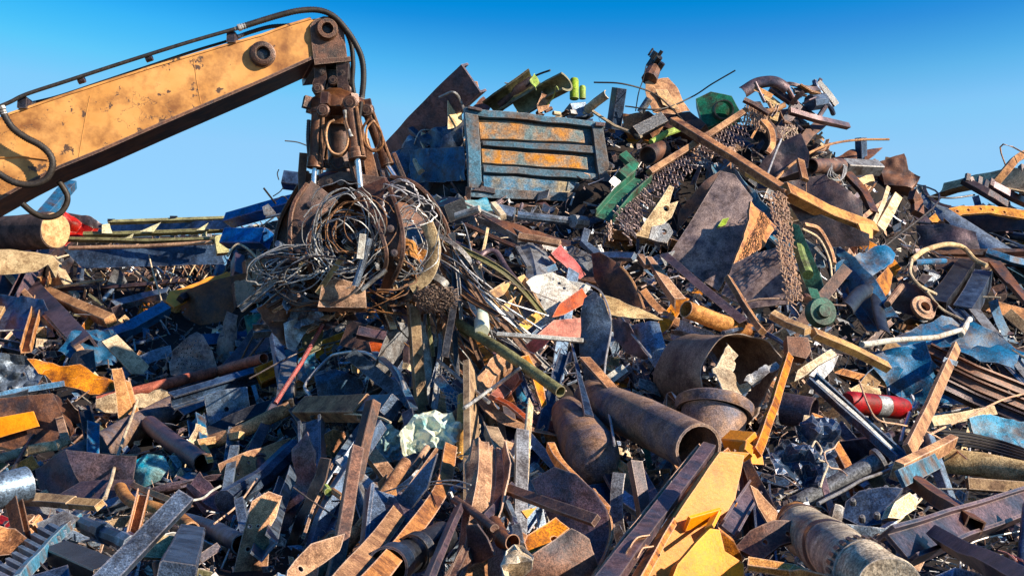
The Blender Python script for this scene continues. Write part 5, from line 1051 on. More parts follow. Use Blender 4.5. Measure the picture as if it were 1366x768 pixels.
plate('torn_sheet', 'black crumpled sheet between the navy beam and the window fin', [(566, 172), (590, 146), (600, 152), (602, 186), (580, 200)], 'steel_navy', (.1, -1, .1), crumple=.14, off=.8, ragged=.03, sm=24)
bar('big_channel', 'tan ragged flange along the right of the navy beam', [(612, 150, .45), (634, 112, .5)], 9, 'rust_tan', h=8, n=LIT, cat='steel flange')
plate('truck_cab', 'dark blue crushed truck cab panels left of the tailgate', [(540, 190), (575, 172), (618, 165), (622, 262), (590, 262), (545, 250), (520, 230)], 'steel_navy', (-.3, -1, .1), crumple=.12, off=.35, lm='dark blue cab')
plate('truck_cab', 'deep blue lower panel of the crushed cab', [(545, 200), (618, 195), (620, 240), (548, 246)], 'paint_blue', SHD, crumple=.06, off=.6)
plate('window_trim', 'narrow pale fin shaped window frame on the cab', [(598, 128), (604, 124), (616, 146), (618, 168), (598, 172)], 'dust_tan', LIT, off=.9, crumple=.02, cat='window frame', lm='pale window fin')
wire('window_trim', 'curved light trim around the pale window fin', [(586, 130), (604, 123), (614, 134), (620, 158), (606, 174)], 3.5, 'steel_grey', off=.95, cat='trim strip')
plate('mirror_plate', 'small tan plate with a point left of the window fin', [(562, 176), (580, 184), (574, 196), (568, 206), (562, 192)], 'dust_tan', LIT, off=.85, crumple=.04, cat='steel plate')
bar('rolled_paper', 'short pale cylinder stuck in the crushed cab', [(552, 208), (562, 230)], 10, 'dust_tan', 'rod', off=.9, cat='cylinder'); bar('rolled_paper', 'small pale bracket above the short pale cylinder', [(545, 204), (558, 192)], 9, 'dust_tan', h=6, off=.9, cat='bracket')
wire('cable', 'thin light cable around the small tan plate', [(548, 206), (560, 176), (578, 174), (590, 170)], 1.8, 'wire', off=.95)
# pieces standing on top of the tailgate
plate('roof_ridge', 'small brown gabled sheet at the left top of the tailgate', [(626, 148), (645, 129), (656, 140), (652, 148)], 'rust_brown', TOPN, off=.5, crumple=.03, cat='steel sheet')
bar('folded_tube', 'brown folded sheet tube with a flared open end on the tailgate', [(655, 148), (684, 126), (712, 104)], 26, 'olive', 'gut', h=22, off=.6, cat='sheet tube', wob=.03, lm='folded sheet tubes')
bar('folded_tube', 'second folded sheet tube with a yellow green rim', [(690, 148), (724, 128), (756, 112)], 26, 'olive', 'gut', h=22, off=.7, cat='sheet tube', wob=.03)
bar('folded_tube', 'dark sheet roll between the two folded tubes', [(668, 140), (690, 118), (708, 108)], 16, 'rust_dark', 'pipe', off=.5, cat='sheet roll')
plate('rim_flap', 'curled yellow green flap at the mouth of the folded tube', [(708, 106), (713, 98), (718, 112), (714, 122)], 'paint_lime', LIT, off=.8, crumple=.05, cat='steel flap')
plate('rim_flap', 'tan oval flap standing before the second folded tube', [(716, 140), (724, 120), (732, 132), (730, 146), (720, 150)], 'rust_tan', LIT, off=.9, crumple=.05, cat='steel flap')
wire('cable', 'yellow green wire looping over the second folded tube', [(728, 142), (738, 130), (742, 116), (745, 120)], 1.8, 'paint_lime', off=.9)
wire('bent_rod', 'thin black rod pointing up right from the folded tubes', [(708, 104, .5), (722, 98, .5), (734, 94, .5)], 3, 'rubber')
for x, lb, h0 in ((766, 'taller lime green cylinder on top of the heap', 104), (777, 'shorter lime green cylinder on top of the heap', 114)):
    bm = bmesh.new(); A, Bq = P(x, 132, .4), P(x, h0, .4); r = (6.2 if x == 766 else 4.5) * A.y / F; lathe(bm, A, Bq, [(r, 0), (r, .85), (r * .8, .95), (r * .3, 1), (0, 1)], 16); link('gas_cylinder', bm, 'paint_lime', label=lb)
bar('box_section', 'grey box section end beside the lime green cylinders', [(760, 152), (780, 150)], 22, 'steel_bluegrey', h=20, off=.7, cat='box section')
bar('box_section', 'grey tube running up right from the grey box section end', [(782, 148), (796, 136), (810, 126)], 13, 'dust_tan', 'arc', h=12, off=.75, cat='steel tube')
bar('upright_post', 'dark upright post standing on the heap top right of the tailgate', [(818, 172), (826, 118)], 16, 'steel_navy', h=14, off=.6, cat='steel post', n=(.55, -1, .1), lm='dark upright post')
bar('cross_bar', 'long thin light bar dropping right over the tailgate corner', [(790, 148), (820, 168), (856, 182)], 3.5, 'dust_tan', h=3, off=1.0, cat='steel bar')
for i in range(7):
    x = 716 + i * 11; bar('scrap_link', 'small jumbled steel fitting on the tailgate top edge', [(x, 150 + i * .8 + RN.uniform(-4, 4)), (x + 9, 148 + i + RN.uniform(-5, 5))], 6, RN.choice(['dust_tan', 'steel_grey', 'rust_brown']), RN.choice(['box', 'C', 'rod']), h=5, off=.85, cat='fitting', group='fittings along the tailgate top edge')
# under the tailgate
sh_ = empty('drive_shaft', 'horizontal blue grey drive shaft lying under the tailgate', P(720, 290, .9)); LMS.append(('drive shaft', 715, 288))
bar('shaft_tube', None, [(690, 287, .9), (735, 292, .9), (778, 297, .9)], 12, 'steel_bluegrey', 'rod', parent=sh_)
bar('yoke', None, [(660, 280, .9), (686, 286, .9)], 15, 'steel_bluegrey', h=12, parent=sh_); bar('yoke', None, [(658, 273, 1.0), (672, 290, 1.0)], 8, 'dust_tan', h=8, parent=sh_); bar('collar', None, [(764, 295, .9), (780, 297, .9)], 18, 'steel_grey', 'rod', parent=sh_)
bar('white_roll', 'short white roll on a dark block right of the grapple', [(608, 288), (640, 278)], 10, 'paint_white', 'rod', off=1.3, cat='roll', lm='short white roll')
bar('black_cube', 'black oily block beside the short white roll', [(585, 278), (609, 280)], 30, 'steel_black', h=24, off=1.2, cat='machine block')
plate('light_sheet', 'thin pale tilted sheet behind the black oily block', [(572, 278), (596, 268), (650, 262), (660, 278), (610, 284), (580, 292)], 'plastic_teal', TOPN, off=.9, crumple=.06, cat='steel sheet')
bar('frame_channel', 'flat grey frame channel under the drive shaft', [(640, 290), (668, 302), (695, 318)], 12, 'steel_grey', 'C', h=9, off=.9, cat='frame channel', n=TOPN)
plate('sloping_sheet', 'wide brown grey floor panel sloping right under the drive shaft', [(640, 285), (680, 296), (775, 326), (748, 330), (696, 320)], 'rust_brown', TOPN, off=.8, crumple=.03, cat='steel sheet', lm='sloping floor panel')
bar('tan_beam', 'tan beam with a sunlit front below the sloping floor panel', [(692, 316), (720, 320), (747, 325)], 9, 'rust_tan', h=8, off=1.1, cat='steel beam')
bar('hinged_link', 'blue grey hinged link arm pointing right under the tailgate', [(782, 308), (778, 325), (800, 342), (846, 343)], 10, 'steel_bluegrey', h=8, off=1.25, cat='hinged link', lm='hinged link arm')
for i, p in enumerate([(666, 292, 612, 268), (620, 300, 690, 330), (600, 320, 660, 350), (650, 305, 640, 360), (690, 330, 706, 356)]):
    bar('metal_strip', ['white strip tucked below the white roll', 'brown strip right of the bottle cord', 'purple strip above the bent tube frame', 'pale upright strip left of the bent tube frame', 'grey short strip over the red strip'][i], [(p[0], p[1]), (p[2], p[3])], [3, 5, 5, 4, 6][i], ['paint_white', 'rust_brown', 'rust_purple', 'dust_tan', 'steel_grey'][i], h=4, off=1.0)
# green beam + chain curtain
bar('green_beam', 'dark green steel beam hanging under the chain curtain', [(806, 288), (832, 258), (858, 236)], 26, 'paint_green', 'C', h=12, off=1.25, n=(-.2, -1, .4), cat='steel beam', lm='dark green beam')
bar('green_beam', 'green angled arm above the dark green beam', [(828, 236), (846, 222), (830, 206)], 13, 'paint_green', h=8, off=1.0, cat='steel beam')
ring_net('chain_net', 'long chain curtain hanging in a slanting row under a brown rail', (866, 230), (988, 156), (1003, 187), (872, 268), 38, 8, 3.5, off=1.3, m='rust_purple', lm='long chain curtain')
ring_net('chain_net', 'lower left end of the chain curtain draping beside the green beam', (818, 282), (868, 230), (870, 276), (840, 330), 16, 9, 3.8, off=1.3, m='rust_purple')
ring_net('chain_net', 'dense chain curtain piece hooked at the top right end of the rail', (996, 134), (1024, 150), (1022, 176), (990, 164), 10, 7, 3.4, off=1.35, m='rust_tan')
ring_net('chain_net', 'single chain strand dangling at the left end of the curtain', (810, 296), (816, 296), (816, 320), (810, 320), 2, 6, 3.2, off=1.35, m='rust_tan')
bar('net_rail', 'brown rail holding the long chain curtain', [(866, 230), (930, 190), (994, 148)], 8, 'rust_tan', h=9, off=1.45, cat='steel rail', wob=.005)
bar('net_rail', 'shorter tan rail at the top right of the chain curtain', [(992, 133), (1006, 140), (1026, 152)], 6, 'rust_brown', h=6, off=1.5, cat='steel rail')
ring_net('chain_net', 'thick bundle of chain hanging beside the green valve', (1024, 258), (1048, 254), (1070, 400), (1050, 404), 7, 38, 3.3, off=1.75, m='rust_tan', lm='hanging chain bundle', jit=.4)
# long orange beam
lb = empty('gantry_beam', 'long orange edged beam crossing the upper right of the heap diagonally', P(1030, 240, 1.5)); LMS.append(('long diagonal beam', 1040, 240)); HERO.append([(898, 150), (1165, 300), (1165, 328), (900, 165)])
bar('rail', 'sunlit orange brown upper rail', [(898, 161, 1.2), (975, 208, 1.5), (1052, 258, 1.8)], 13, 'rust_orange', h=10, parent=lb, n=(.2, -.8, .8), wob=.004)
bar('end_box', 'thicker box end in chipped orange', [(1046, 254, 1.85), (1105, 285, 1.95), (1164, 306, 2.0)], 19, 'rust_bright', h=16, parent=lb, n=(.2, -.8, .6), wob=.004)
plate('yellow_plate', 'yellow end plate', [(1145, 298), (1165, 300), (1164, 318), (1152, 316)], 'paint_yellow', (.9, -.8, .1), th=.03, off=2.1, parent=lb, crumple=.0)
plate('side_web', 'dark brown web hanging below', [(1046, 262), (1100, 288), (1160, 312), (1160, 328), (1100, 330), (1070, 300)], 'rust_dark', (-.1, -1, -.1), th=.03, off=1.75, parent=lb, crumple=.02)
bar('rail', 'pale second rail', [(996, 232, 1.4), (1040, 255, 1.5)], 6, 'paint_ochre', h=6, parent=lb)
# tip group
plate('curved_hood', 'tan sunlit curved hood plate near the highest point of the heap', [(862, 108), (892, 103), (904, 118), (922, 146), (900, 152), (872, 150), (864, 132)], 'rust_tan', (.4, -1, .4), off=.8, crumple=.03, bend=(0, .3), lm='tan curved hood', cat='hood plate')
plate('curved_hood', 'small yellow flecked strip on the face of the curved hood', [(874, 120), (890, 120), (906, 146), (884, 140)], 'paint_ochre', (.4, -1, .4), off=.86, crumple=.02, cat='steel strip')
th_ = empty('hydraulic_coupling', 'dark hydraulic coupling forming the highest tip of the heap', P(873, 100, .7)); LMS.append(('topmost coupling', 873, 85))
bar('neck', None, [(866, 106, .75), (873, 92, .75)], 22, 'rust_brown', 'rod', parent=th_, taper=(1, .8))
for x, y, r in ((868, 84, 9), (877, 80, 9), (872, 73, 8), (881, 88, 8), (866, 92, 8), (880, 72, 5), (868, 69, 3)): bar('fitting', None, [(x - 3, y + 5, .75), (x + 3, y - 4, .75)], r, 'steel_black', 'rod', parent=th_)
bar('short_tube', 'grey stub tube leaning left of the curved hood', [(854, 150), (866, 132)], 10, 'steel_grey', 'pipe', off=.9, cat='steel tube')
plate('rust_block', 'reddish brown block low left of the curved hood', [(830, 152), (866, 150), (880, 160), (866, 176), (832, 174)], 'rust_orange', SHT, th=.2, off=.5, cat='steel block')
plate('rust_block', 'reddish box below the curved hood at its right', [(880, 152), (920, 148), (942, 166), (930, 180), (884, 170)], 'rust_brown', SHT, th=.2, off=.5, cat='steel block')
bar('rocker', 'dark grey bracket with holes below the reddish block', [(846, 178), (884, 158)], 17, 'steel_black', h=12, off=1.0, cat='steel bracket')
wire('bent_rod', 'long black wire arching from the left over the curved hood', [(792, 110), (830, 112), (870, 124), (895, 144), (916, 166)], 2.3, 'rubber', off=1.1)
wire('bent_rod', 'long thin wire sweeping up right against the sky', [(834, 142), (880, 146), (922, 130), (950, 112), (981, 94)], 2.0, 'rubber', off=1.0)
wire('bent_rod', 'thin vertical wire left of the topmost coupling', [(862, 88), (858, 106), (852, 124), (848, 148)], 1.5, 'rubber', off=.9)
gx = empty('green_housing', 'dark green housing with a black round pipe mouth', P(955, 150, .8)); LMS.append(('dark green housing', 955, 145))
plate('housing_wall', None, [(928, 132), (948, 122), (976, 128), (988, 150), (970, 160), (944, 170), (936, 160)], 'paint_green', (-.2, -1, .3), th=.3, off=.8, parent=gx, crumple=.01)
bar('pipe_mouth', None, [(962, 148, .9), (966, 146, 1.25)], 26, 'steel_black', 'pipe', parent=gx)
bar('green_pipe', 'lime green pipe lying low behind the chain curtain', [(868, 190), (888, 178), (906, 172)], 9, 'paint_lime', 'rod', off=.9, cat='pipe')
bar('wide_pipe', 'brown short pipe with a wide dark mouth behind the green beam', [(884, 200, .8), (864, 208, 1.1)], 26, 'rust_brown', 'pipe', cat='pipe', n=LIT)
plate('lever_casting', 'cast tan lever arm with two round eyes hanging under the chain curtain', [(893, 247), (899, 250), (893, 272), (905, 268), (896, 290), (880, 302), (868, 318), (848, 314), (858, 300), (884, 262)], 'dust_tan', (.2, -1, .2), off=1.45, th=.06, crumple=.01, holes=[(889, 278, 4.5)], cat='lever arm', lm='tan lever arm')
plate('lever_casting', 'lower pale cast lug with one eye beside the lever arm', [(866, 318), (870, 302), (892, 298), (898, 310), (890, 324), (878, 322)], 'steel_grey', FRT, off=1.4, th=.06, crumple=.01, holes=[(886, 309, 4)], cat='cast lug')
plate('curved_shell', 'dark brown curved shell with a tan lit lip below the chain curtain', [(905, 280), (942, 240), (972, 216), (976, 230), (968, 250), (938, 270), (918, 288), (900, 310)], 'rust_brown', (-.3, -1, .1), off=.95, crumple=.04, bend=(.7, .5), cat='curved shell', lm='brown curved shell')
plate('curved_shell', 'tan lit lip strip of the brown curved shell', [(974, 216), (975, 232), (958, 254), (936, 272), (946, 254)], 'rust_tan', LIT, off=1.05, crumple=.02, cat='steel lip')
bar('upright_hook', 'tan curved hook standing at the right end of the chain curtain', [(1018, 162), (1028, 175), (1030, 192), (1024, 204)], 11, 'rust_tan', h=6, curve=True, off=1.6, taper=(1, .6), cat='hook')
# hopper
hp_ = empty('steel_hopper', 'large dark pyramid shaped hopper plate with a sunlit right fold', P(965, 330, 1.2)); LMS.append(('large dark hopper', 965, 300)); HERO.append([(885, 360), (975, 215), (1040, 300), (1060, 340), (1055, 415), (960, 410)])
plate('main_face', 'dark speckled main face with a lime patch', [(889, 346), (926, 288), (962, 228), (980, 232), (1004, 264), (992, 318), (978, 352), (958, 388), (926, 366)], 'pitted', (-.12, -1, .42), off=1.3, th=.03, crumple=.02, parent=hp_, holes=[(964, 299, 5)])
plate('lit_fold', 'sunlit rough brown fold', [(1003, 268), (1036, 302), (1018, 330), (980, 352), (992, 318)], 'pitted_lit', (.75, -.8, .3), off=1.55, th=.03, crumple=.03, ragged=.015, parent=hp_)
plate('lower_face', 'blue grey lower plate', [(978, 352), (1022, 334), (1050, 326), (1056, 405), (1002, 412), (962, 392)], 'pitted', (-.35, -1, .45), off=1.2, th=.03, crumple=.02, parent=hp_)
plate('lime_patch', 'lime flap showing through', [(956, 304), (964, 292), (973, 290), (968, 300)], 'paint_lime', FRT, off=1.34, th=.02, crumple=.01, parent=hp_)
bar('purple_channel', 'purple brown channel running down right below the hopper', [(886, 342), (935, 385), (992, 432)], 13, 'rust_purple', 'L', h=10, off=1.55, cat='steel channel', n=(.1, -1, .5), lm='purple channel under the hopper')
bar('round_pipe', 'tan round pipe with a dark open mouth to the left', [(915, 412, 1.7), (955, 428, 1.45), (998, 442, 1.2)], 23, 'rust_tan', 'pipe', off=1.5, lm='tan open pipe', n=(.4, -1, .7), wob=.008)
bar('steel_strut', 'brown strut leaning over the lower hopper plate', [(972, 372), (992, 406), (1017, 442)], 11, 'rust_tan', h=8, off=1.65, n=LIT)
# orange beams pair
bar('orange_bar', 'left one of two ochre bars forming a broken line', [(1030, 420), (1052, 432), (1078, 442)], 13, 'paint_ochre', h=10, off=1.75, cat='steel bar', n=TOPN, lm='broken ochre bars')
bar('orange_bar', 'right and longer ochre bar of the broken line', [(1084, 444), (1135, 466), (1183, 490)], 13, 'paint_ochre', h=11, off=1.7, cat='steel bar', n=TOPN)
plate('box_block', 'brown square box head on top of the leaning ochre strut', [(1050, 448), (1078, 450), (1082, 468), (1076, 478), (1052, 472)], 'rust_brown', (.1, -1, .5), th=.12, off=1.85, crumple=.01, cat='box head')
bar('leaning_strut', 'ochre strut leaning up to the brown box head', [(1008, 604), (1030, 545), (1052, 475)], 13, 'rust_orange', h=8, off=1.75, cat='steel strut', lm='leaning ochre strut', n=(.4, -1, .3))
plate('v_plate', 'pale grey green V shaped plate, left half', [(1060, 508), (1064, 494), (1108, 466), (1116, 474), (1090, 488), (1078, 498)], 'dust_tan', TOPN, off=1.5, crumple=.01, cat='steel plate')
plate('v_plate', 'pale grey green V shaped plate, right half', [(1080, 500), (1092, 488), (1118, 474), (1112, 492), (1098, 506)], 'galvanised', LIT, off=1.55, crumple=.01, cat='steel plate')
bar('blue_channel', 'long blue channel with a white highlight inside slanting down right', [(1082, 504), (1140, 556), (1202, 610)], 17, 'paint_blue', 'C', h=12, off=1.6, cat='steel channel', lm='long blue channel', n=(.3, -1, .6), t=2.4)
bar('highlight_strip', 'white strip inside the long blue channel, added as its highlight', [(1090, 508), (1145, 556), (1190, 600)], 5, 'paint_white', h=2, off=1.68, cat='steel strip')  # white strip laid in as the highlight of the channel
# green valve
gv = empty('pump_valve', 'green pump with a round disc base hanging beside the chain bundle', P(1080, 380, 1.4)); LMS.append(('green pump', 1085, 380)); HERO.append([(1055, 300), (1085, 300), (1115, 380), (1110, 440), (1080, 440)])
bar('pump_barrel', 'lime green barrel', [(1062, 318, 1.5), (1068, 340, 1.5), (1078, 366, 1.5)], 15, 'paint_lime', 'rod', parent=gv)
plate('pump_frame', 'dark green frame', [(1052, 296), (1066, 300), (1092, 360), (1100, 390), (1080, 395), (1066, 360)], 'paint_green', SHT, th=.12, off=1.35, parent=gv, crumple=.02)
bm = bmesh.new(); c = P(1092, 418, 1.5); r = 20 * c.y / F; lathe(bm, c, c + Vector((.02, -.1, .02)), [(r, 0), (r, .8), (r * .9, 1), (r * .5, 1), (r * .4, 1.4), (0, 1.4)], 26); link('disc_base', bm, 'paint_green', parent=gv)
bar('green_sleeve', 'bright green sleeve', [(1082, 388, 1.55), (1087, 402, 1.55)], 15, 'paint_green', parent=gv, h=10); bar('nut', None, [(1075, 396, 1.6), (1078, 400, 1.6)], 11, 'rust_brown', 'rod', parent=gv)
wire('conduit', None, [(1070, 305, 1.6), (1092, 318, 1.6), (1106, 345, 1.6), (1110, 370, 1.5)], 3.5, 'dust_tan', parent=gv)
bar('bent_conduit', 'tan bent frame arching right of the green pump', [(1072, 300), (1092, 306), (1106, 330), (1112, 352)], 5, 'rust_tan', h=5, curve=True, off=1.5, cat='bent frame')
# ---- top right of the peak
tr = empty('tangled_undercarriage', 'tangled dark machine undercarriage against the sky at the right of the peak', P(1075, 165, .5)); LMS.append(('tangled undercarriage', 1075, 150)); HERO.append([(995, 120), (1115, 105), (1130, 170), (1040, 230), (1000, 180)])
def trb(nm, pts, w, m, sec='box', h=None, lab=None, curve=False, off=.5): return bar(nm, lab, [(p[0], p[1], (p[2] if len(p) > 2 else off)) for p in pts], w, m, sec, h=h, parent=tr, curve=curve, wob=.03)
trb('axle_beam', [(1052, 150, .9), (1090, 159, .9), (1131, 168, .9)], 8, 'rust_purple', h=8, lab='purple beam pointing right against the sky')
trb('cross_member', [(1028, 116), (1062, 140), (1100, 166)], 9, 'rust_purple', h=8); trb('fender', [(992, 124), (1012, 112), (1034, 110), (1050, 120)], 17, 'rust_purple', 'arc', h=12, curve=True)
trb('drag_chain', [(1030, 124), (1050, 112), (1070, 115), (1090, 118)], 5, 'rust_dark', curve=True); trb('linkage', [(1090, 112), (1104, 128), (1114, 142)], 10, 'steel_black', h=9); trb('linkage', [(1060, 122), (1080, 120), (1102, 118)], 7, 'rust_dark', h=6)
trb('linkage', [(1086, 108), (1090, 118), (1108, 142), (1112, 152)], 7, 'steel_navy', 'rod', curve=True); trb('gear_box', [(1080, 138), (1098, 136)], 22, 'steel_navy', 'rod'); trb('spring', [(1050, 150), (1062, 128), (1076, 128)], 4, 'rust_tan', 'rod', curve=True)
trb('strut', [(1032, 186), (1048, 160), (1064, 140)], 14, 'rust_dark', h=10); trb('strut', [(1058, 205), (1078, 180), (1096, 166)], 14, 'rust_brown', h=10); trb('rod', [(1062, 138), (1052, 160), (1060, 178)], 2.5, 'dust_tan', 'thin', curve=True)
trb('strut', [(1006, 140), (1020, 165), (1040, 190)], 16, 'rust_brown', h=10); trb('strut', [(1018, 128), (1034, 140), (1030, 162)], 12, 'dust_tan', h=5); trb('tip_bracket', [(1090, 120), (1094, 106)], 5, 'rust_dark', h=4)
for i in range(26):
    x, y = RN.uniform(1010, 1108), RN.uniform(116, 190); a = RN.uniform(-1.2, 1.2); L = RN.uniform(12, 34)
    if y > 150 + (1108 - x) * .6: continue
    trb(RN.choice(['rod', 'linkage', 'bracket']), [(x - L / 2 * cos(a), y - L / 2 * sin(a)), (x, y + RN.uniform(-4, 4)), (x + L / 2 * cos(a), y + L / 2 * sin(a))], RN.uniform(2, 8), RN.choice(['rust_dark', 'rust_purple', 'steel_black', 'steel_navy', 'rust_tan', 'rust_brown']), RN.choice(['rod', 'L', 'C', 'pipe']), h=5, off=RN.uniform(.3, .9))
plate('mud_guard', None, [(1000, 150), (1050, 146), (1086, 172), (1050, 208), (1010, 200)], 'rust_dark', (-.3, -1, .1), off=.2, parent=tr, crumple=.1, ragged=.05)
wire('wire_knot', None, [(1040, 178, 1), (1052, 170, 1), (1064, 182, 1), (1054, 192, 1), (1044, 184, 1), (1060, 172, 1), (1068, 190, 1)], 1.6, 'dust_tan', parent=tr)
ring_net('chain_net', 'small knot of chain below the tangled undercarriage', (1040, 168), (1060, 166), (1068, 186), (1040, 186), 10, 6, 2.0, off=1.1, m='rust_tan', jit=.5)
plate('dark_box', 'big dark brown box sheet below the tangled undercarriage', [(1012, 222), (1040, 190), (1068, 178), (1080, 205), (1078, 224), (1040, 238), (1018, 240)], 'rust_dark', (-.2, -1, .2), th=.3, off=.8, crumple=.03, cat='steel box', lm='dark brown box sheet')
plate('dark_box', 'dark brown sloping sheet behind the long diagonal beam', [(1040, 245), (1100, 232), (1150, 268), (1152, 300), (1100, 284)], 'rust_dark', (-.1, -1, .3), th=.03, off=1.0, crumple=.03, cat='steel sheet')
wire('bent_rod', 'white slim rod standing left of the dark brown box', [(1024, 232), (1034, 205), (1042, 186)], 3, 'galvanised', off=1.3)
wire('bent_rod', 'long tan rod bending over and running flat to the right at the skyline', [(1034, 240), (1062, 215), (1100, 195), (1140, 187), (1186, 186)], 3.4, 'rust_tan', off=.9, lm='long bent skyline rod')
bar('upright_post', 'short square post standing under the bent skyline rod', [(1149, 215), (1148, 184)], 12, 'steel_navy', h=11, off=.5, cat='steel post', n=(.6, -1, .2))
plate('pointed_sheet', 'brown pointed sheet right of the short square post', [(1154, 200), (1178, 196), (1166, 208), (1154, 216)], 'rust_brown', TOPN, off=.4, crumple=.03, cat='steel sheet')
plate('pointed_sheet', 'dark sheet left of the short square post', [(1108, 212), (1140, 200), (1142, 214), (1110, 220)], 'rust_brown', TOPN, off=.5, crumple=.03, cat='steel sheet')
bar('round_pipe', 'dark pipe with an open end wrapped in wire right of the dark box', [(1082, 222, .7), (1122, 221, 1.2)], 20, 'rust_brown', 'pipe', lm='wire wrapped pipe')
for i in range(5): wire('cable', f'thin pale wire looped round the open pipe end', [(1112 + i * 3, 212 + i * 2), (1130 - i, 222), (1122, 240), (1104 + i * 4, 236), (1110, 218 + i * 3)], 1.5, 'wire', off=1.5, group='wires looped round the pipe end')
bar('grey_block', 'long grey box beam right of the wire wrapped pipe', [(1126, 222), (1172, 224)], 17, 'steel_grey', h=16, off=.8, cat='box beam', n=TOPN)
plate('machine_casing', 'brown rounded machine cover on the right skyline', [(1172, 216), (1206, 205), (1212, 226), (1228, 236), (1216, 252), (1180, 246)], 'rust_brown', (-.1, -1, .4), th=.3, off=.5, crumple=.05, lm='rounded machine cover')
bar('upright_piece', 'tan short chute plate hanging right of the wire wrapped pipe', [(1068, 214), (1074, 240)], 10, 'rust_tan', h=5, off=1.3, cat='steel plate')
for i, (a, b, w_, k, lb_) in enumerate((((1130, 232), (1166, 285), 12, 'rust_brown', 'brown flat bar dropping from the wire wrapped pipe'), ((1196, 262), (1172, 306), 13, 'dust_tan', 'pale curved bar standing on the right slope'), ((1184, 250), (1164, 300), 6, 'dust_tan', 'thin tan strip left of the pale curved bar'), ((1142, 246), (1164, 238), 10, 'dust_tan', 'short pale box on the right slope'), ((1216, 260), (1224, 286), 15, 'rust_brown', 'brown upright chunk on the right slope'), ((1180, 268), (1140, 300), 6, 'rust_tan', 'thin tan bar sloping down left on the right slope'))):
    bar('flat_bar', lb_, [a, ((a[0] + b[0]) / 2 + 3, (a[1] + b[1]) / 2 - 3), b], w_, k, h=w_ * .6, off=1.1, cat='steel bar', lm=lb_ if i == 1 else None)
# right arch
ar = empty('bolted_arch', 'ochre bolted wheel arch segment with a row of holes at the far right', P(1300, 300, .6)); LMS.append(('ochre bolted arch', 1300, 290))
plate('arch_band', 'ochre band with bolt holes', [(1234, 296), (1250, 282), (1280, 275), (1320, 274), (1380, 282), (1380, 294), (1320, 284), (1285, 286), (1258, 296)], 'rust_bright', (.2, -1, .6), off=.8, th=.05, crumple=.01, parent=ar, holes=[(1262, 287, 2.5), (1277, 282, 2.2), (1292, 280, 2.2), (1308, 279, 2.2), (1324, 280, 2.2), (1340, 283, 2.2)])
plate('arch_web', 'dark web under the band', [(1256, 298), (1290, 286), (1330, 286), (1380, 296), (1380, 306), (1310, 310)], 'rust_dark', SHD, off=.6, th=.05, crumple=.02, parent=ar)
plate('dark_dome', 'wide dark curved sheet below the bolted arch', [(1222, 300), (1260, 298), (1302, 308), (1308, 330), (1262, 334), (1226, 330)], 'rust_purple', (-.3, -1, .2), off=.75, bend=(0, .3), crumple=.03, cat='curved sheet', lm='dark curved sheet')
rt_ = empty('broken_chassis', 'dark broken chassis with a raised curved arm at the right skyline', P(1330, 255, .3)); LMS.append(('dark broken chassis', 1320, 255))
bar('spar', None, [(1286, 240, .4), (1316, 258, .4), (1345, 274, .4)], 11, 'rust_dark', h=9, parent=rt_, wob=.04); bar('curved_arm', 'tan curved arm', [(1328, 244, .4), (1342, 228, .4), (1356, 212, .4), (1380, 200, .4)], 10, 'rust_tan', h=9, parent=rt_, curve=True)
bar('spar', None, [(1320, 246, .45), (1350, 262, .45), (1380, 276, .45)], 11, 'rust_purple', h=9, parent=rt_); bar('upright', None, [(1364, 222, .4), (1366, 262, .4)], 10, 'rust_dark', h=8, parent=rt_)
for x, y in ((1290, 237), (1298, 242), (1306, 242), (1314, 247), (1322, 245)): bar('lug', None, [(x, y + 4, .5), (x + RN.uniform(-4, 4), y - 5, .5)], 6, 'rust_dark', h=5, parent=rt_)
wire('bent_rod', 'thin dark tube arcing across the sky at the right', [(1236, 262), (1270, 264), (1300, 260)], 2.6, 'steel_black', off=.3)
bar('bent_tube', 'thick pale bent tube arching over the black panels', [(1216, 347), (1234, 334), (1262, 326), (1284, 330), (1300, 346), (1316, 354)], 6.5, 'dust_tan', 'rod', curve=True, off=1.5, cat='steel tube', lm='thick pale bent tube')
bar('bent_tube', 'lower leg of the pale bent tube curling down right', [(1216, 347), (1214, 364), (1226, 380), (1248, 392)], 5, 'dust_tan', 'rod', curve=True, off=1.5, cat='steel tube')
bar('blue_cylinder', 'small blue cylinder under the pale bent tube', [(1220, 350), (1260, 348)], 8, 'paint_blue', 'rod', off=1.35, cat='cylinder')
bar('folded_sheet', 'large black folded panel left one under the bent tube', [(1256, 408), (1278, 378), (1296, 352)], 34, 'steel_black', 'V', h=16, off=.9, cat='folded sheet', lm='black folded panels')
bar('folded_sheet', 'large black folded panel right one with a blue sheen', [(1290, 415), (1306, 390), (1318, 366)], 34, 'steel_navy', 'V', h=16, off=1.0, cat='folded sheet')
bar('blue_red_rail', 'blue and rusty rail running in from the right edge', [(1316, 336), (1345, 346), (1385, 356)], 10, 'paint_blue', h=8, off=1.4, cat='steel rail'); bar('grey_strip', 'broad grey brown strip slanting down at the right edge', [(1326, 350), (1350, 380), (1380, 414)], 18, 'rust_brown', h=5, off=1.45, cat='steel strip', n=FRT)
plate('blue_sheet', 'pale blue cover sheet right of the green pump', [(1115, 350), (1140, 342), (1180, 326), (1196, 336), (1190, 352), (1150, 372), (1118, 368)], 'paint_blue', TOPN, crumple=.08, off=.9, cat='cover sheet', lm='pale blue cover sheet')
plate('orange_flap', 'orange pointed flap standing in the right middle', [(1164, 378), (1184, 356), (1192, 366), (1188, 388), (1176, 402)], 'rust_orange', LIT, off=1.35, crumple=.02, cat='steel flap', lm='orange pointed flap')
bar('tan_piston', 'short tan piston right of the orange flap', [(1184, 406), (1202, 382)], 9, 'rust_tan', 'rod', off=1.4, cat='piston')
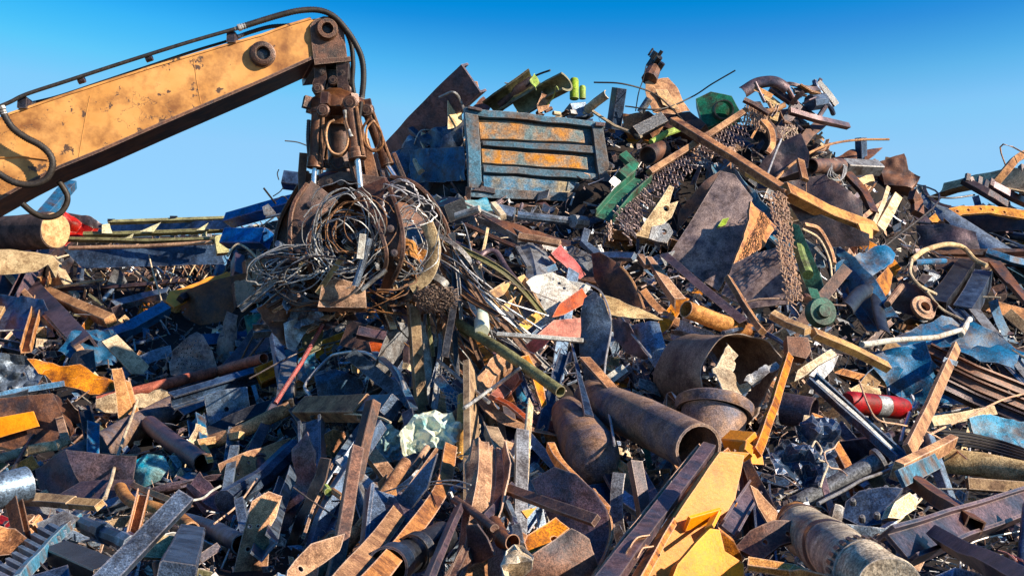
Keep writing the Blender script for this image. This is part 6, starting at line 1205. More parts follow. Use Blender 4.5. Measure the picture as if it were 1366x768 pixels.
bm = bmesh.new(); c = P(1230, 412, 1.35); s_ = c.y / F; nn = Vector((.25, -1, .5)).normalized(); lathe(bm, c, c + nn * .06, [(7 * s_, 0), (17 * s_, 0), (18 * s_, .5), (17 * s_, 1), (12 * s_, 1.1), (10 * s_, 1.5), (7 * s_, 1.5)], 24, closed=True, wob=.015); link('gear_ring', bm, 'rust_tan', label='pale gear ring with a centre hole in the right middle', cat='gear'); LMS.append(('pale gear ring', 1230, 412))
plate('curved_bowl', 'dark bowl shaped sheet with a bright lip around the gear ring', [(1184, 412), (1200, 375), (1222, 380), (1256, 408), (1246, 424), (1214, 420)], 'rust_dark', SHD, off=1.0, crumple=.04, bend=(0, -.8), cat='curved sheet')
bar('black_arch', 'black curved fender arching left of the orange flap', [(1130, 412), (1150, 390), (1166, 392), (1172, 420), (1180, 446)], 20, 'steel_black', 'arc', h=10, curve=True, off=1.1, cat='fender')
bar('white_pipe', 'long white plastic pipe with an elbow lying across the right side', [(1150, 459), (1200, 453), (1250, 449), (1284, 440)], 7, 'paint_white', 'rod', off=1.8, cat='pipe', lm='long white pipe'); bar('white_pipe', 'short upright elbow end of the white pipe', [(1282, 446), (1294, 426)], 8, 'paint_white', 'rod', off=1.8, cat='pipe elbow')
wire('tan_rod', 'tan rod running from the arch down past the white pipe', [(1236, 388), (1256, 412), (1290, 430), (1330, 455), (1378, 484)], 4, 'dust_tan', off=1.7, cat='steel rod')
plate('blue_tarp', 'large blue folded sheet behind the tan rod at the right', [(1180, 452), (1254, 424), (1296, 432), (1340, 456), (1372, 478), (1366, 500), (1310, 480), (1250, 460), (1200, 470)], 'paint_blue', TOPN, off=1.2, crumple=.08, cat='folded sheet', lm='blue folded sheet')
plate('blue_mesh', 'dark blue speckled sheet under the white pipe', [(1150, 470), (1230, 458), (1240, 480), (1290, 515), (1300, 540), (1210, 540), (1170, 500)], 'paint_blue', FRT, off=.9, crumple=.1, cat='crumpled sheet', ragged=.03)
for i, (y0, nm_) in enumerate(((0, 'upper rust brown rail with slots at the right edge'), (18, 'middle rust brown rail at the right edge'), (36, 'lower dark rail at the right edge'))):
    r_o = bar('slotted_rail', nm_, [(1238 + i * 4, 466 + y0 + i * 3), (1300, 496 + y0 + i), (1385, 530 + y0 + i * 2)], 17, ['rust_brown', 'rust_brown', 'rust_dark'][i], 'I', h=12, off=1.5 - i * .1, cat='steel rail', t=2.5, n=(.1, -1, .5), lm='slotted rails' if i == 0 else None, wob=.006)
bar('orange_strut', 'salmon orange flat strut leaning steeply at the right', [(1212, 602), (1244, 535), (1276, 462)], 17, 'rust_tan', h=7, off=2.05, cat='steel strut', lm='salmon orange strut', n=(.5, -1, .3), wob=.005)
plate('strut_tag', 'small bluish clip near the top of the salmon strut', [(1260, 476), (1278, 482), (1276, 488), (1258, 482)], 'steel_bluegrey', LIT, off=2.12, cat='clip', crumple=0)
# fire extinguisher
fe = empty('fire_extinguisher', 'red fire extinguisher lying on its side beside the salmon strut', P(1170, 550, 1.5)); LMS.append(('red fire extinguisher', 1170, 542)); HERO.append([(1125, 522), (1225, 522), (1225, 560), (1125, 560)])
A, Bq = P(1128, 536, 1.5), P(1211, 545, 1.62); s_ = A.y / F; bm = bmesh.new()
lathe(bm, A, Bq, [(0, 0), (12 * s_, .01), (15 * s_, .05), (15.5 * s_, .12), (15.5 * s_, .84), (13.5 * s_, .93), (8 * s_, .985), (4 * s_, 1.0), (4 * s_, 1.04), (0, 1.04)], 30); link('cylinder', bm, 'plastic_red', parent=fe)
bm = bmesh.new(); lathe(bm, A.lerp(Bq, .42), A.lerp(Bq, .60), [(15.8 * s_, 0), (15.8 * s_, 1)], 30, arc=2.6, a0=RN.uniform(2.2, 2.21)); link('label_band', bm, 'galvanised', parent=fe, label='worn silver white label')
bar('valve', None, [(1211, 545, 1.62), (1218, 546, 1.62)], 8, 'chrome', 'rod', parent=fe); bar('lever', None, [(1214, 548, 1.66), (1220, 538, 1.66), (1216, 528, 1.66)], 4, 'galvanised', parent=fe, h=3); bar('lever', None, [(1218, 546, 1.66), (1225, 536, 1.66)], 4, 'galvanised', parent=fe, h=3)
bar('discharge_hose', None, [(1213, 550, 1.66), (1206, 570, 1.68), (1201, 590, 1.7)], 5, 'galvanised', 'rod', parent=fe)
plate('pale_rag', 'pale dirty cloth lying above the extinguisher', [(1130, 520), (1150, 510), (1176, 514), (1176, 526), (1140, 526)], 'dust_tan', TOPN, off=1.35, crumple=.08, cat='rag')
wire('cable', 'tan cable hooped over the extinguisher and strut', [(1146, 508), (1158, 540), (1172, 560), (1200, 566), (1232, 574), (1262, 590), (1290, 612)], 2.6, 'rust_tan', off=1.95)
wire('steel_rod', 'thin tan cable sweeping up right to the slotted rails', [(1222, 598), (1240, 580), (1290, 556), (1340, 532), (1380, 522)], 3, 'rust_tan', off=2.1)
# crumpled dark metal
plate('crushed_hood', 'large dark crushed metal hood with torn gold edges, lower half', [(1026, 610), (1042, 592), (1080, 596), (1096, 612), (1102, 630), (1090, 654), (1060, 646), (1034, 640)], 'steel_navy', (-.15, -1, .45), crumple=.10, freq=6, sm=20, off=1.35, ragged=.02, cat='crushed metal', lm='crushed dark hood', sp=.035)
plate('crushed_hood', 'large dark crushed metal hood, folded upper half', [(1060, 570), (1084, 552), (1112, 560), (1122, 580), (1112, 612), (1096, 616), (1082, 596), (1064, 588)], 'steel_navy', (.1, -1, .2), crumple=.10, freq=6, sm=20, off=1.45, ragged=.02, cat='crushed metal', sp=.035)
wire('torn_edge', 'wavy bright torn edge across the crushed dark hood', [(1072, 590), (1082, 596), (1088, 588), (1096, 600), (1092, 612), (1104, 618), (1098, 636), (1094, 650)], 2.6, 'dust_tan', off=1.62, cat='metal edge')
wire('torn_edge', 'curled gold edge strip right of the crushed dark hood', [(1100, 560), (1118, 576), (1114, 596), (1100, 604), (1106, 622), (1120, 626), (1130, 634)], 2.2, 'rust_tan', off=1.62, cat='metal edge')
plate('crushed_hood', 'pale tan crushed cap above the crushed dark hood', [(1066, 566), (1076, 552), (1100, 558), (1112, 566), (1092, 574), (1076, 570)], 'dust_tan', TOPN, crumple=.1, off=1.6, ragged=.02, cat='crushed metal', sp=.04)
bar('dark_cylinder', 'dark battered canister behind the leaning ochre strut', [(1046, 545), (1086, 552)], 44, 'rust_purple', 'pipe', off=.9, cat='canister')
bar('rebar', 'long ribbed steel rod running up right', [(1092, 671), (1150, 640), (1202, 618)], 4.5, 'steel_grey', 'rod', off=1.95, cat='steel rod', lm='long ribbed rod')
hb = bar('tan_topped_beam', 'beam stub with a sunlit tan top and blue side', [(1196, 628), (1232, 610), (1270, 590)], 12, 'rust_tan', h=22, off=2.1, cat='beam stub', n=(.1, -.5, 1), lm='tan topped beam stub', wob=.004)
bar('blue_web', 'blue side', [(1200, 638, 2.0), (1250, 614, 2.0)], 22, 'paint_cyan', h=5, parent=hb)
bar('dark_beam', 'dark beam with a blue edge dropping right below the beam stub', [(1216, 640), (1260, 672), (1300, 700)], 22, 'rust_brown', 'D', h=16, off=1.75, cat='steel beam', n=TOPN)
bar('blue_edge', 'thin blue edge along the dark dropping beam', [(1234, 640), (1262, 660), (1288, 676)], 7, 'paint_cyan', h=4, off=1.9, cat='steel strip')
bar('i_beam', 'massive purple brown I beam entering from the right edge', [(1196, 730, 1.8), (1280, 700, 1.8), (1392, 662, 1.8)], 42, 'rust_purple', 'I', h=26, off=1.8, n=(-.1, -1, .5), wob=.006, t=5, lm='massive I beam')
bar('i_beam', 'broad purple channel in the bottom right corner', [(1252, 716, 2.1), (1310, 748, 2.1), (1385, 790, 2.1)], 34, 'rust_purple', 'C', h=20, off=2.1, n=(.2, -1, .4), wob=.006, cat='steel channel', t=4)
bar('blue_offcut', 'small bright blue offcut on the corner of the purple channel', [(1256, 708), (1268, 718)], 10, 'paint_cyan', h=5, off=2.3, cat='offcut')
bar('tan_log_pipe', 'broad pale pipe with peeled white skin at the right', [(1258, 612), (1310, 618), (1385, 634)], 34, 'dust_tan', 'oval', h=26, off=1.55, wob=.04, cat='pipe', lm='broad pale peeled pipe')
bar('tan_log_pipe', 'lower pale peeled board under the broad pale pipe', [(1290, 645), (1385, 652)], 16, 'wood', h=10, off=1.4, cat='board')
bar('pale_board', 'pale board running right above the broad pale pipe', [(1240, 562), (1290, 554), (1325, 548)], 13, 'dust_tan', h=8, off=1.6, cat='board', wob=.02)
for i in range(5): wire('black_hose', ['topmost', 'second', 'middle', 'fourth', 'lowest'][i] + ' of five black hoses between the pale board and pale pipe', [(1232, 572 + i * 5), (1290, 578 + i * 4), (1340, 590 + i * 4), (1384, 606 + i * 3)], 4, 'rubber', off=1.7, group='black hoses at the right', cat='hose')
plate('blue_pale_sheet', 'white and blue peeled sheet at the right edge', [(1290, 560), (1330, 552), (1366, 566), (1376, 600), (1340, 604), (1306, 590)], 'paint_cyan', TOPN, off=1.5, crumple=.05, cat='steel sheet', ragged=.02)
wire('coil_tag', 'small coil of reddish wire in the bottom right corner', [(1332, 734), (1345, 738), (1356, 748), (1350, 740), (1362, 746), (1372, 756)], 3, 'paint_salmon', off=2.1, cat='wire')
# bolted cover
bcv = plate('bolted_disc', 'round dark blue steel cover with bolts on its rim', [(1124, 690), (1128, 668), (1146, 654), (1176, 649), (1205, 650), (1196, 664), (1180, 680), (1176, 698), (1150, 702)], 'steel_navy', (-.15, -.8, .7), th=.05, off=1.9, crumple=.015, lm='bolted blue cover')
for x, y in ((1138, 672), (1160, 658), (1182, 654), (1170, 690), (1150, 694), (1196, 656)): bb = bmesh.new(); c = P(x, y, 2.0); lathe(bb, c, c + Vector((-.01, -.03, .03)), [(.018, 0), (.018, .7), (.012, 1), (0, 1)], 8); link('bolt', bb, 'steel_grey', parent=bcv)
plate('tan_shoulder', 'tan sunlit shoulder of the bolted cover', [(1184, 690), (1196, 668), (1214, 656), (1226, 664), (1222, 678), (1200, 692)], 'dust_tan', LIT, th=.05, off=2.0, crumple=.02, cat='steel plate')
plate('lower_case', 'dark blue casing under the bolted cover', [(1128, 698), (1180, 704), (1196, 694), (1198, 716), (1176, 744), (1150, 730)], 'steel_bluegrey', FRT, th=.1, off=1.8, crumple=.03, cat='casing')
# ribbed muffler
mf = empty('muffler', 'ribbed tan metal muffler cylinder pointing down right', P(1120, 730, 1.9)); LMS.append(('ribbed muffler', 1120, 725)); HERO.append([(1045, 690), (1100, 680), (1195, 760), (1150, 790), (1050, 740)])
A, Bq = P(1070, 704, 2.0), P(1186, 786, 2.05); s_ = A.y / F; L_ = (Bq - A).length
def mseg(nm, f0, f1, r, k, m, rib=0.0, lab=None):
    bm = bmesh.new(); pr = []
    for i in range(k + 1): f = f0 + (f1 - f0) * i / k; pr.append((r * s_ * (1 + (rib if i % 2 else 0)), f))
    lathe(bm, A, Bq, [(0, f0)] + pr + [(0, f1)], 40, wob=.02); return link(nm, bm, m, parent=mf, label=lab)
mseg('end_dome', -.10, .02, 29, 3, 'rust_tan'); mseg('seam_band', .02, .035, 32.6, 2, 'rust_brown'); mseg('shell', .05, .38, 32, 14, 'grey_tan', .018); mseg('perforated_band', .38, .43, 32.6, 3, 'rust_dark'); mseg('shell', .43, .80, 32, 16, 'grey_tan', .018); mseg('corrugated_neck', .80, 1.0, 30, 12, 'grey_tan', .05)
for i in range(26):
    a = i * .242; ax = (Bq - A).normalized(); X, Y, N = frame(ax); d = X * cos(a) + Y * sin(a); c = A.lerp(Bq, .76) + d * 33 * s_; bb = bmesh.new()
    if d.y < .3: sweep(bb, [c - ax * .035, c + ax * .035], (rect(-.008, -.008, .008, .008), None), n=d); link('rivet', bb, 'rust_dark', parent=mf)
    else: bb.free()
plate('holed_plate', 'rust brown plate with round bolt holes at the bottom', [(982, 726), (1000, 708), (1030, 696), (1075, 694), (1088, 704), (1078, 716), (1040, 728), (1016, 746)], 'rust_brown', (.1, -.9, .7), th=.03, off=2.1, crumple=.03, bend=(0, .5), holes=[(1020, 724, 3.5), (1050, 713, 3.5), (1077, 706, 3)], cat='steel plate', lm='rust brown holed plate')
bar('bottom_board', 'cracked pale board lying at the bottom edge', [(998, 750), (1060, 760), (1120, 776)], 16, 'rust_tan', h=12, off=2.2, cat='board', n=TOPN)
# ================================================================ THE REST OF THE HEAP: every piece its own object
R3 = random.Random(99)
CW = {'rust_orange': 'orange rusty', 'rust_bright': 'bright orange', 'rust_brown': 'rust brown', 'rust_dark': 'dark rusty', 'rust_purple': 'purple brown', 'rust_tan': 'tan rusty', 'dust_tan': 'pale dusty', 'steel_navy': 'dark navy', 'steel_grey': 'dull grey', 'steel_black': 'black', 'steel_bluegrey': 'blue grey', 'galvanised': 'bright zinc', 'paint_blue': 'blue painted', 'paint_cyan': 'teal blue', 'paint_royal': 'bright blue', 'paint_yellow': 'yellow painted', 'paint_ochre': 'ochre painted', 'paint_green': 'green painted', 'paint_red': 'red painted', 'paint_salmon': 'coral red', 'paint_white': 'white painted', 'olive': 'olive', 'wood': 'weathered brown', 'paint_lime': 'lime green', 'rubber': 'black'}
PAL = [('rust_orange', 9), ('rust_brown', 12), ('rust_dark', 8), ('rust_purple', 13), ('rust_tan', 10), ('dust_tan', 4), ('steel_navy', 16), ('steel_grey', 9), ('steel_black', 5), ('steel_bluegrey', 18), ('galvanised', 6), ('paint_blue', 5), ('paint_cyan', 3), ('paint_ochre', 4), ('paint_green', 1.2), ('paint_red', .35), ('paint_salmon', 1), ('paint_white', 1.6), ('olive', 2)]
def pick(tab, r=None):
    r = r or R3; t = sum(w for _, w in tab); x = r.uniform(0, t)
    for k, w in tab:
        x -= w
        if x <= 0: return k
    return tab[-1][0]
KINDS = [('folded_sheet', 26), ('angle_iron', 15), ('flat_bar', 15), ('steel_channel', 11), ('box_section', 9), ('steel_pipe', 9), ('steel_plate', 5), ('crumpled_sheet', 7), ('bent_rod', 14), ('curved_strip', 8), ('holed_plate', 5), ('machine_part', 6), ('steel_flange', 4), ('wooden_plank', 2.5), ('i_beam', 3), ('threaded_bolt', 1.2), ('coil_spring', 1.5), ('cable', 8)]
used = {}
def where(x, y):
    c = sorted(LMS, key=lambda l: hypot(l[1] - x, (l[2] - y) * 1.1))
    out = []
    for i in range(5):
        l = c[i]; dx, dy = x - l[1], y - l[2]; d = hypot(dx, dy)
        if d < 22: rel = 'against'
        else:
            q = 'just ' if d < 60 else 'a little ' if d < 110 else 'further '
            if abs(dx) > 2.2 * abs(dy): rel = q + ('right of' if dx > 0 else 'left of')
            elif abs(dy) > 2.2 * abs(dx): rel = q + ('below' if dy > 0 else 'above')
            else: rel = q + ('lower ' if dy > 0 else 'upper ') + ('right of' if dx > 0 else 'left of')
        out.append((rel, l[0]))
    return out
def label_for(kind, m, size, x, y, th, extra):
    t = {'steel_plate': 'plate', 'folded_sheet': 'folded torn sheet', 'crumpled_sheet': 'crumpled sheet', 'machine_part': 'machine part', 'steel_flange': 'round flange', 'bent_rod': 'bent rod', 'threaded_bolt': 'long bolt', 'coil_spring': 'coil spring', 'cable': 'cable', 'holed_plate': 'plate with holes', 'steel_pipe': 'pipe', 'steel_channel': 'channel', 'flat_bar': 'flat bar', 'curved_strip': 'curved strip', 'wooden_plank': 'wooden plank'}.get(kind, catname(kind))
    wh = where(x, y)
    tilt = 'level' if abs(sin(th)) < .3 else 'steep' if abs(cos(th)) < .35 else ('falling' if sin(th) * cos(th) > 0 else 'rising')
    c = [f'{size} {CW[m]} {t} {wh[0][0]} the {wh[0][1]}', f'{size} {tilt} {CW[m]} {t} {wh[0][0]} the {wh[0][1]}'] + [f'{tilt} {CW[m]} {t} {wh[0][0]} the {wh[0][1]}, towards the {wh[k][1]}' for k in (1, 2, 3, 4)] + [f'{CW[m]} {t} {wh[k][0]} the {wh[k][1]}' for k in (1, 2, 3)] + [f'{size} {CW[m]} {t} {wh[1][0]} the {wh[1][1]}, towards the {wh[k][1]}' for k in (0, 2, 3)]
    for s in c:
        if s not in used and len(s.split()) <= 16: used[s] = 1; return s
    return c[0]
def filler(kind, x, y, L, W, m, off, th, parent=None, rnd=R3, tiltk=.45):
    """one scrap piece centred at a heap spot; L, W in photo pixels, th its lean"""
    s = (depth(x, y) - off) / F; c = P(x, y, off); l, w_ = L * s, max(W * s, .012)
    if kind not in ('steel_plate', 'crumpled_sheet', 'machine_part', 'steel_flange') and rnd.random() < .25: l *= 1.35
    d = (RT * cos(th) - UP * sin(th)); k_ = max(-1.7, min(1.7, rnd.gauss(0, tiltk * .7) - sin(th) * rnd.uniform(.8, 2.0))); d = d + FW * k_; l *= d.length; d.normalize()
    n = Vector((rnd.gauss(.15, .55), -1, rnd.gauss(.45, .5))).normalized(); bm = bmesh.new(); ME[0] += 1; sd = ME[0]
    A, B_ = c - d * l / 2, c + d * l / 2; st = max(.06, l / 9)
    if kind in ('angle_iron', 'steel_channel', 'box_section', 'flat_bar', 'i_beam', 'wooden_plank'):
        sc = {'angle_iron': rnd.choice('LR'), 'steel_channel': rnd.choice('CD'), 'box_section': rnd.choice(['tube', 'box', 'tube']), 'flat_bar': 'box', 'i_beam': rnd.choice('IH'), 'wooden_plank': 'box'}[kind]
        h = w_ * {'flat_bar': rnd.uniform(.12, .3), 'wooden_plank': .3}.get(kind, rnd.uniform(.5, 1))
        pth = [A, B_]
        if rnd.random() < .3: pth = catmull([A, c + (n * rnd.uniform(-.1, .12) + d.cross(n) * rnd.uniform(-.12, .12)) * l, B_], 4)
        sweep(bm, pth, section(sc, w_, h, max(.005, w_ * .11)), n=n, wob=min(.02, w_ * .12), step=st if len(pth) == 2 else None, seed=sd, twist=rnd.gauss(0, .12) if rnd.random() < .4 else 0, taper=(1, rnd.uniform(.75, 1.05)))
    elif kind == 'folded_sheet':
        k = rnd.randint(2, 5); pts = [(0, 0)]; a = rnd.uniform(-.6, .6)
        for i in range(k): a += rnd.choice((-1, 1)) * rnd.uniform(.35, 1.5); r = rnd.uniform(.4, 1); pts.append((pts[-1][0] + r * cos(a), pts[-1][1] + r * sin(a)))
        ext = max(max(p[0] for p in pts) - min(p[0] for p in pts), max(p[1] for p in pts) - min(p[1] for p in pts)); f = w_ / ext; mx_, my_ = sum(p[0] for p in pts) / len(pts), sum(p[1] for p in pts) / len(pts)
        fine = []
        for p, q in zip(pts, pts[1:]):
            for i in range(3): fine.append((p[0] + (q[0] - p[0]) * i / 3, p[1] + (q[1] - p[1]) * i / 3))
        fine.append(pts[-1]); fine = [((p[0] - mx_) * f, (p[1] - my_) * f) for p in fine]; X = d.cross(n).normalized(); Y = X.cross(d); sd_ = rnd.uniform(0, 99); bend = rnd.gauss(0, .16) * l; R_ = []; M_ = 14; tp = rnd.uniform(.5, 1.1)
        for i in range(M_ + 1):
            u = i / M_; base = A + d * (l * u) + Y * (bend * (1 - (2 * u - 1) ** 2)); open_ = 1 + .5 * noise.noise(Vector((u * 3, sd_, 0))); row = []
            for j, (px_, py_) in enumerate(fine):
                e = (rnd.uniform(-.5, .5) * min(.06 * l, .25 * w_) if i in (0, M_) else 0); nz = noise.noise_vector(Vector((u * 4, j * .7, sd_)))
                eg = (1 + .25 * noise.noise(Vector((u * 9, j, sd_ + 5)))) if j in (0, len(fine) - 1) else 1
                sc = 1 + (tp - 1) * u
                row.append(base + d * e + X * (px_ * sc * open_ * eg + nz.x * w_ * .10) + Y * (py_ * sc * eg + nz.y * w_ * .12))
            R_.append(row)
        T = [[bm.verts.new(v) for v in r] for r in R_]; G_ = []
        for i, r in enumerate(R_):
            g = []
            for j, v in enumerate(r):
                ta = r[min(j + 1, len(r) - 1)] - r[max(j - 1, 0)]; nn_ = ta.cross(d).normalized(); g.append(bm.verts.new(v + nn_ * .009))
            G_.append(g)
        m1, m2 = len(T), len(T[0])
        for i in range(m1 - 1):
            for j in range(m2 - 1): bm.faces.new((T[i][j], T[i + 1][j], T[i + 1][j + 1], T[i][j + 1])); bm.faces.new((G_[i][j], G_[i][j + 1], G_[i + 1][j + 1], G_[i + 1][j]))
            for j in (0, m2 - 1): bm.faces.new((T[i][j], G_[i][j], G_[i + 1][j], T[i + 1][j]))
        for i in (0, m1 - 1):
            for j in range(m2 - 1): bm.faces.new((T[i][j], T[i][j + 1], G_[i][j + 1], G_[i][j]))
    elif kind == 'steel_pipe':
        k = rnd.random(); pth = [A, B_]
        if k < .25: pth = catmull([A, c + n * .1 * l, B_ + d.cross(n) * .1 * l], 5)
        sweep(bm, pth, section('pipe', w_), n=n, wob=min(.02, w_ * .12), step=st if len(pth) == 2 else None, seed=sd)
        if k > .6:
            e = B_ - d * .001; sweep(bm, [e - d * w_ * .22, e], (circ(w_ * .75, 20), circ(w_ * .46, 20)), n=n)
    elif kind in ('bent_rod', 'cable'):
        q = [A]; k = 3 if kind == 'bent_rod' else 5; am = .13 if kind == 'bent_rod' else .22
        for i in range(1, k): q.append(A.lerp(B_, i / k) + (noise.random_unit_vector() if False else Vector((rnd.gauss(0, 1), rnd.gauss(0, .7), rnd.gauss(0, 1)))) * l * am * .5)
        q.append(B_); sweep(bm, catmull(q, 6), (circ(min(w_, .03) * .5, 6), None), n=n, seed=sd)
    elif kind == 'curved_strip':
        k = rnd.uniform(.6, 2.6) / l * rnd.choice((-1, 1)); R = 1 / k; q = []
        sdv = n if rnd.random() < .5 else d.cross(n)
        for i in range(13): a = (i / 12 - .5) * l * k; q.append(c + d * R * sin(a) + sdv * R * (cos(a) - 1))
        sweep(bm, q, (rect(-w_ / 2, -.008, w_ / 2, .008, .003), None) if rnd.random() < .7 else section('C', w_, w_ * .4, .008), n=n if sdv != n else d.cross(n) * .3 + n, wob=.012, seed=sd, taper=(1, rnd.uniform(.4, 1.1)))
    elif kind in ('steel_plate', 'crumpled_sheet', 'holed_plate'):
        X = d; N = (n - d * n.dot(d)).normalized(); Y = N.cross(X); a, b = l / 2, w_ / 2
        if kind == 'steel_plate':
            r = rnd.random(); pl = [(-a, -b), (a, -b * rnd.uniform(.3, 1)), (a * rnd.uniform(.6, 1), b), (-a * rnd.uniform(.5, 1), b * rnd.uniform(.6, 1))]
            if r < .3: pl = [(a * cos(t) * rnd.uniform(.75, 1), b * sin(t) * rnd.uniform(.75, 1)) for t in [i * 2 * pi / 9 for i in range(9)]]
            plate3(bm, c, X, Y, N, pl, rnd.uniform(.008, .03), crumple=w_ * .06, freq=2 / max(l, .2), sp=max(.035, l / 9), ragged=rnd.choice((0, .02)), seed=sd, bend=(rnd.uniform(0, 3), rnd.uniform(-.8, .8)) if rnd.random() < .45 else None)
        elif kind == 'holed_plate':
            hr = min(b * .3, .03); hs = [[(u + hr * cos(k * .7854), v + hr * sin(k * .7854)) for k in range(8)] for u in [a * (-.75 + 1.5 * i / 4) for i in range(5)] for v in ((-b * .45, b * .45) if rnd.random() < .4 else (0,))]
            plate3(bm, c, X, Y, N, [(-a, -b), (a, -b), (a, b), (-a, b)], .012, hs, w_ * .05, 2 / max(l, .2), max(.04, l / 8), 0, (0, rnd.uniform(-.4, .6)), sd)
        else:
            pl = [(a * cos(t) * rnd.uniform(.6, 1.1), b * sin(t) * rnd.uniform(.6, 1.1)) for t in [i * 2 * pi / 8 for i in range(8)]]
            plate3(bm, c, X, Y, N, pl, .006, (), max(.035, w_ * .30), rnd.uniform(1.2, 2.3) / max(w_, .15), max(.03, min(l, w_ * 1.6) / 9), .03, (rnd.uniform(0, 3), rnd.uniform(-1.5, 1.5)), sd)
    elif kind == 'machine_part':
        X, Y, N = frame((n * 1.0)); a = rnd.uniform(0, 3); X, Y = X * cos(a) + Y * sin(a), Y * cos(a) - X * sin(a); b = w_ * .9
        lathe(bm, c - X * b * .9, c + X * b * .6, [(b * .42, 0), (b * .5, .05), (b * .5, .4), (b * .66, .42), (b * .66, .55), (b * .5, .57), (b * .4, .8), (b * .52, .82), (b * .52, 1), (b * .2, 1)], 16)
        boxm(bm, c - N * b * .1 + X * b * .1, X, Y, N, b * .9, b * 1.3, b * .55, ch=.08)
        lathe(bm, c + Y * b * .3, c + Y * b * .95 + N * b * .2, [(b * .22, 0), (b * .22, .7), (b * .32, .72), (b * .32, 1), (b * .12, 1)], 12)
        for i in range(5):
            q = c + X * b * rnd.uniform(-.5, .5) + Y * b * rnd.uniform(-.6, .6) + N * b * .16; lathe(bm, q, q + N * b * .14, [(b * .08, 0), (b * .08, 1)], 6)
    elif kind == 'steel_flange':
        r = w_ * .8; N = n; lathe(bm, c - N * r * .08, c + N * r * .14, [(r * .4, 0), (r, 0), (r, .45), (r * .96, .55), (r * .62, .55), (r * .58, 1), (r * .42, 1)], 26, closed=True)
        X, Y, N = frame(n)
        for i in range(8): a = i * pi / 4; q = c + (X * cos(a) + Y * sin(a)) * r * .8 + N * r * .02; lathe(bm, q, q + N * r * .1, [(r * .075, 0), (r * .075, 1)], 6)
    elif kind == 'threaded_bolt':
        w2 = min(w_, .05); q = [A + d * (l * i / 40) for i in range(41)]; sweep(bm, q, (circ(w2 / 2, 10), None), n=n, corr=.1); lathe(bm, A - d * w2 * .5, A + d * w2 * .3, [(w2 * .95, 0), (w2 * .95, 1)], 6)
    elif kind == 'coil_spring':
        r = w_ * .5; X, Y, N = frame(d); q = []
        for i in range(91): a = i * 2 * pi / 13; q.append(A + d * (l * .7 * i / 90) + (X * cos(a) + Y * sin(a)) * r)
        sweep(bm, q, (circ(r * .16, 6), None), n=d)
    return bm
def seg_d(x, y, a, b):
    dx, dy = b[0] - a[0], b[1] - a[1]; t = max(0, min(1, ((x - a[0]) * dx + (y - a[1]) * dy) / (dx * dx + dy * dy + 1e-6))); return hypot(x - a[0] - t * dx, y - a[1] - t * dy)
def hero_hit(x, y):
    return any(inside((x, y), h) for h in HERO if len(h) > 2) or any(min(seg_d(x, y, a, b) for a, b in zip(q, q[1:])) < w + 2 for q, w in CAPS)
def hit_line(x, y, L, th):
    return sum(hero_hit(x + cos(th) * L * f, y + sin(th) * L * f) for f in (-.45, -.22, 0, .22, .45))
from mathutils.bvhtree import BVHTree
bpy.context.view_layer.update()
_v, _f = [], []
for o in S.objects:
    if o.type == 'MESH' and o.get('kind') not in ('structure', 'stuff') and 'wire' not in o.name and 'strand' not in o.name:
        k0 = len(_v); mw = o.matrix_world
        _v += [mw @ v.co for v in o.data.vertices]; _f += [[k0 + i for i in p.vertices] for p in o.data.polygons]
HB = BVHTree.FromPolygons(_v, _f)
def covers(bm):
    vs = bm.verts[:]; st = max(1, len(vs) // 60); vs = vs[::st]; n = 0
    for v in vs:
        d = (v.co - CAM).normalized()
        if HB.ray_cast(v.co + d * .01, d, 6)[0] is not None and HB.ray_cast(CAM, d, (v.co - CAM).length - .01)[0] is None: n += 1
    return n / max(1, len(vs))
count = 0
GK = {}
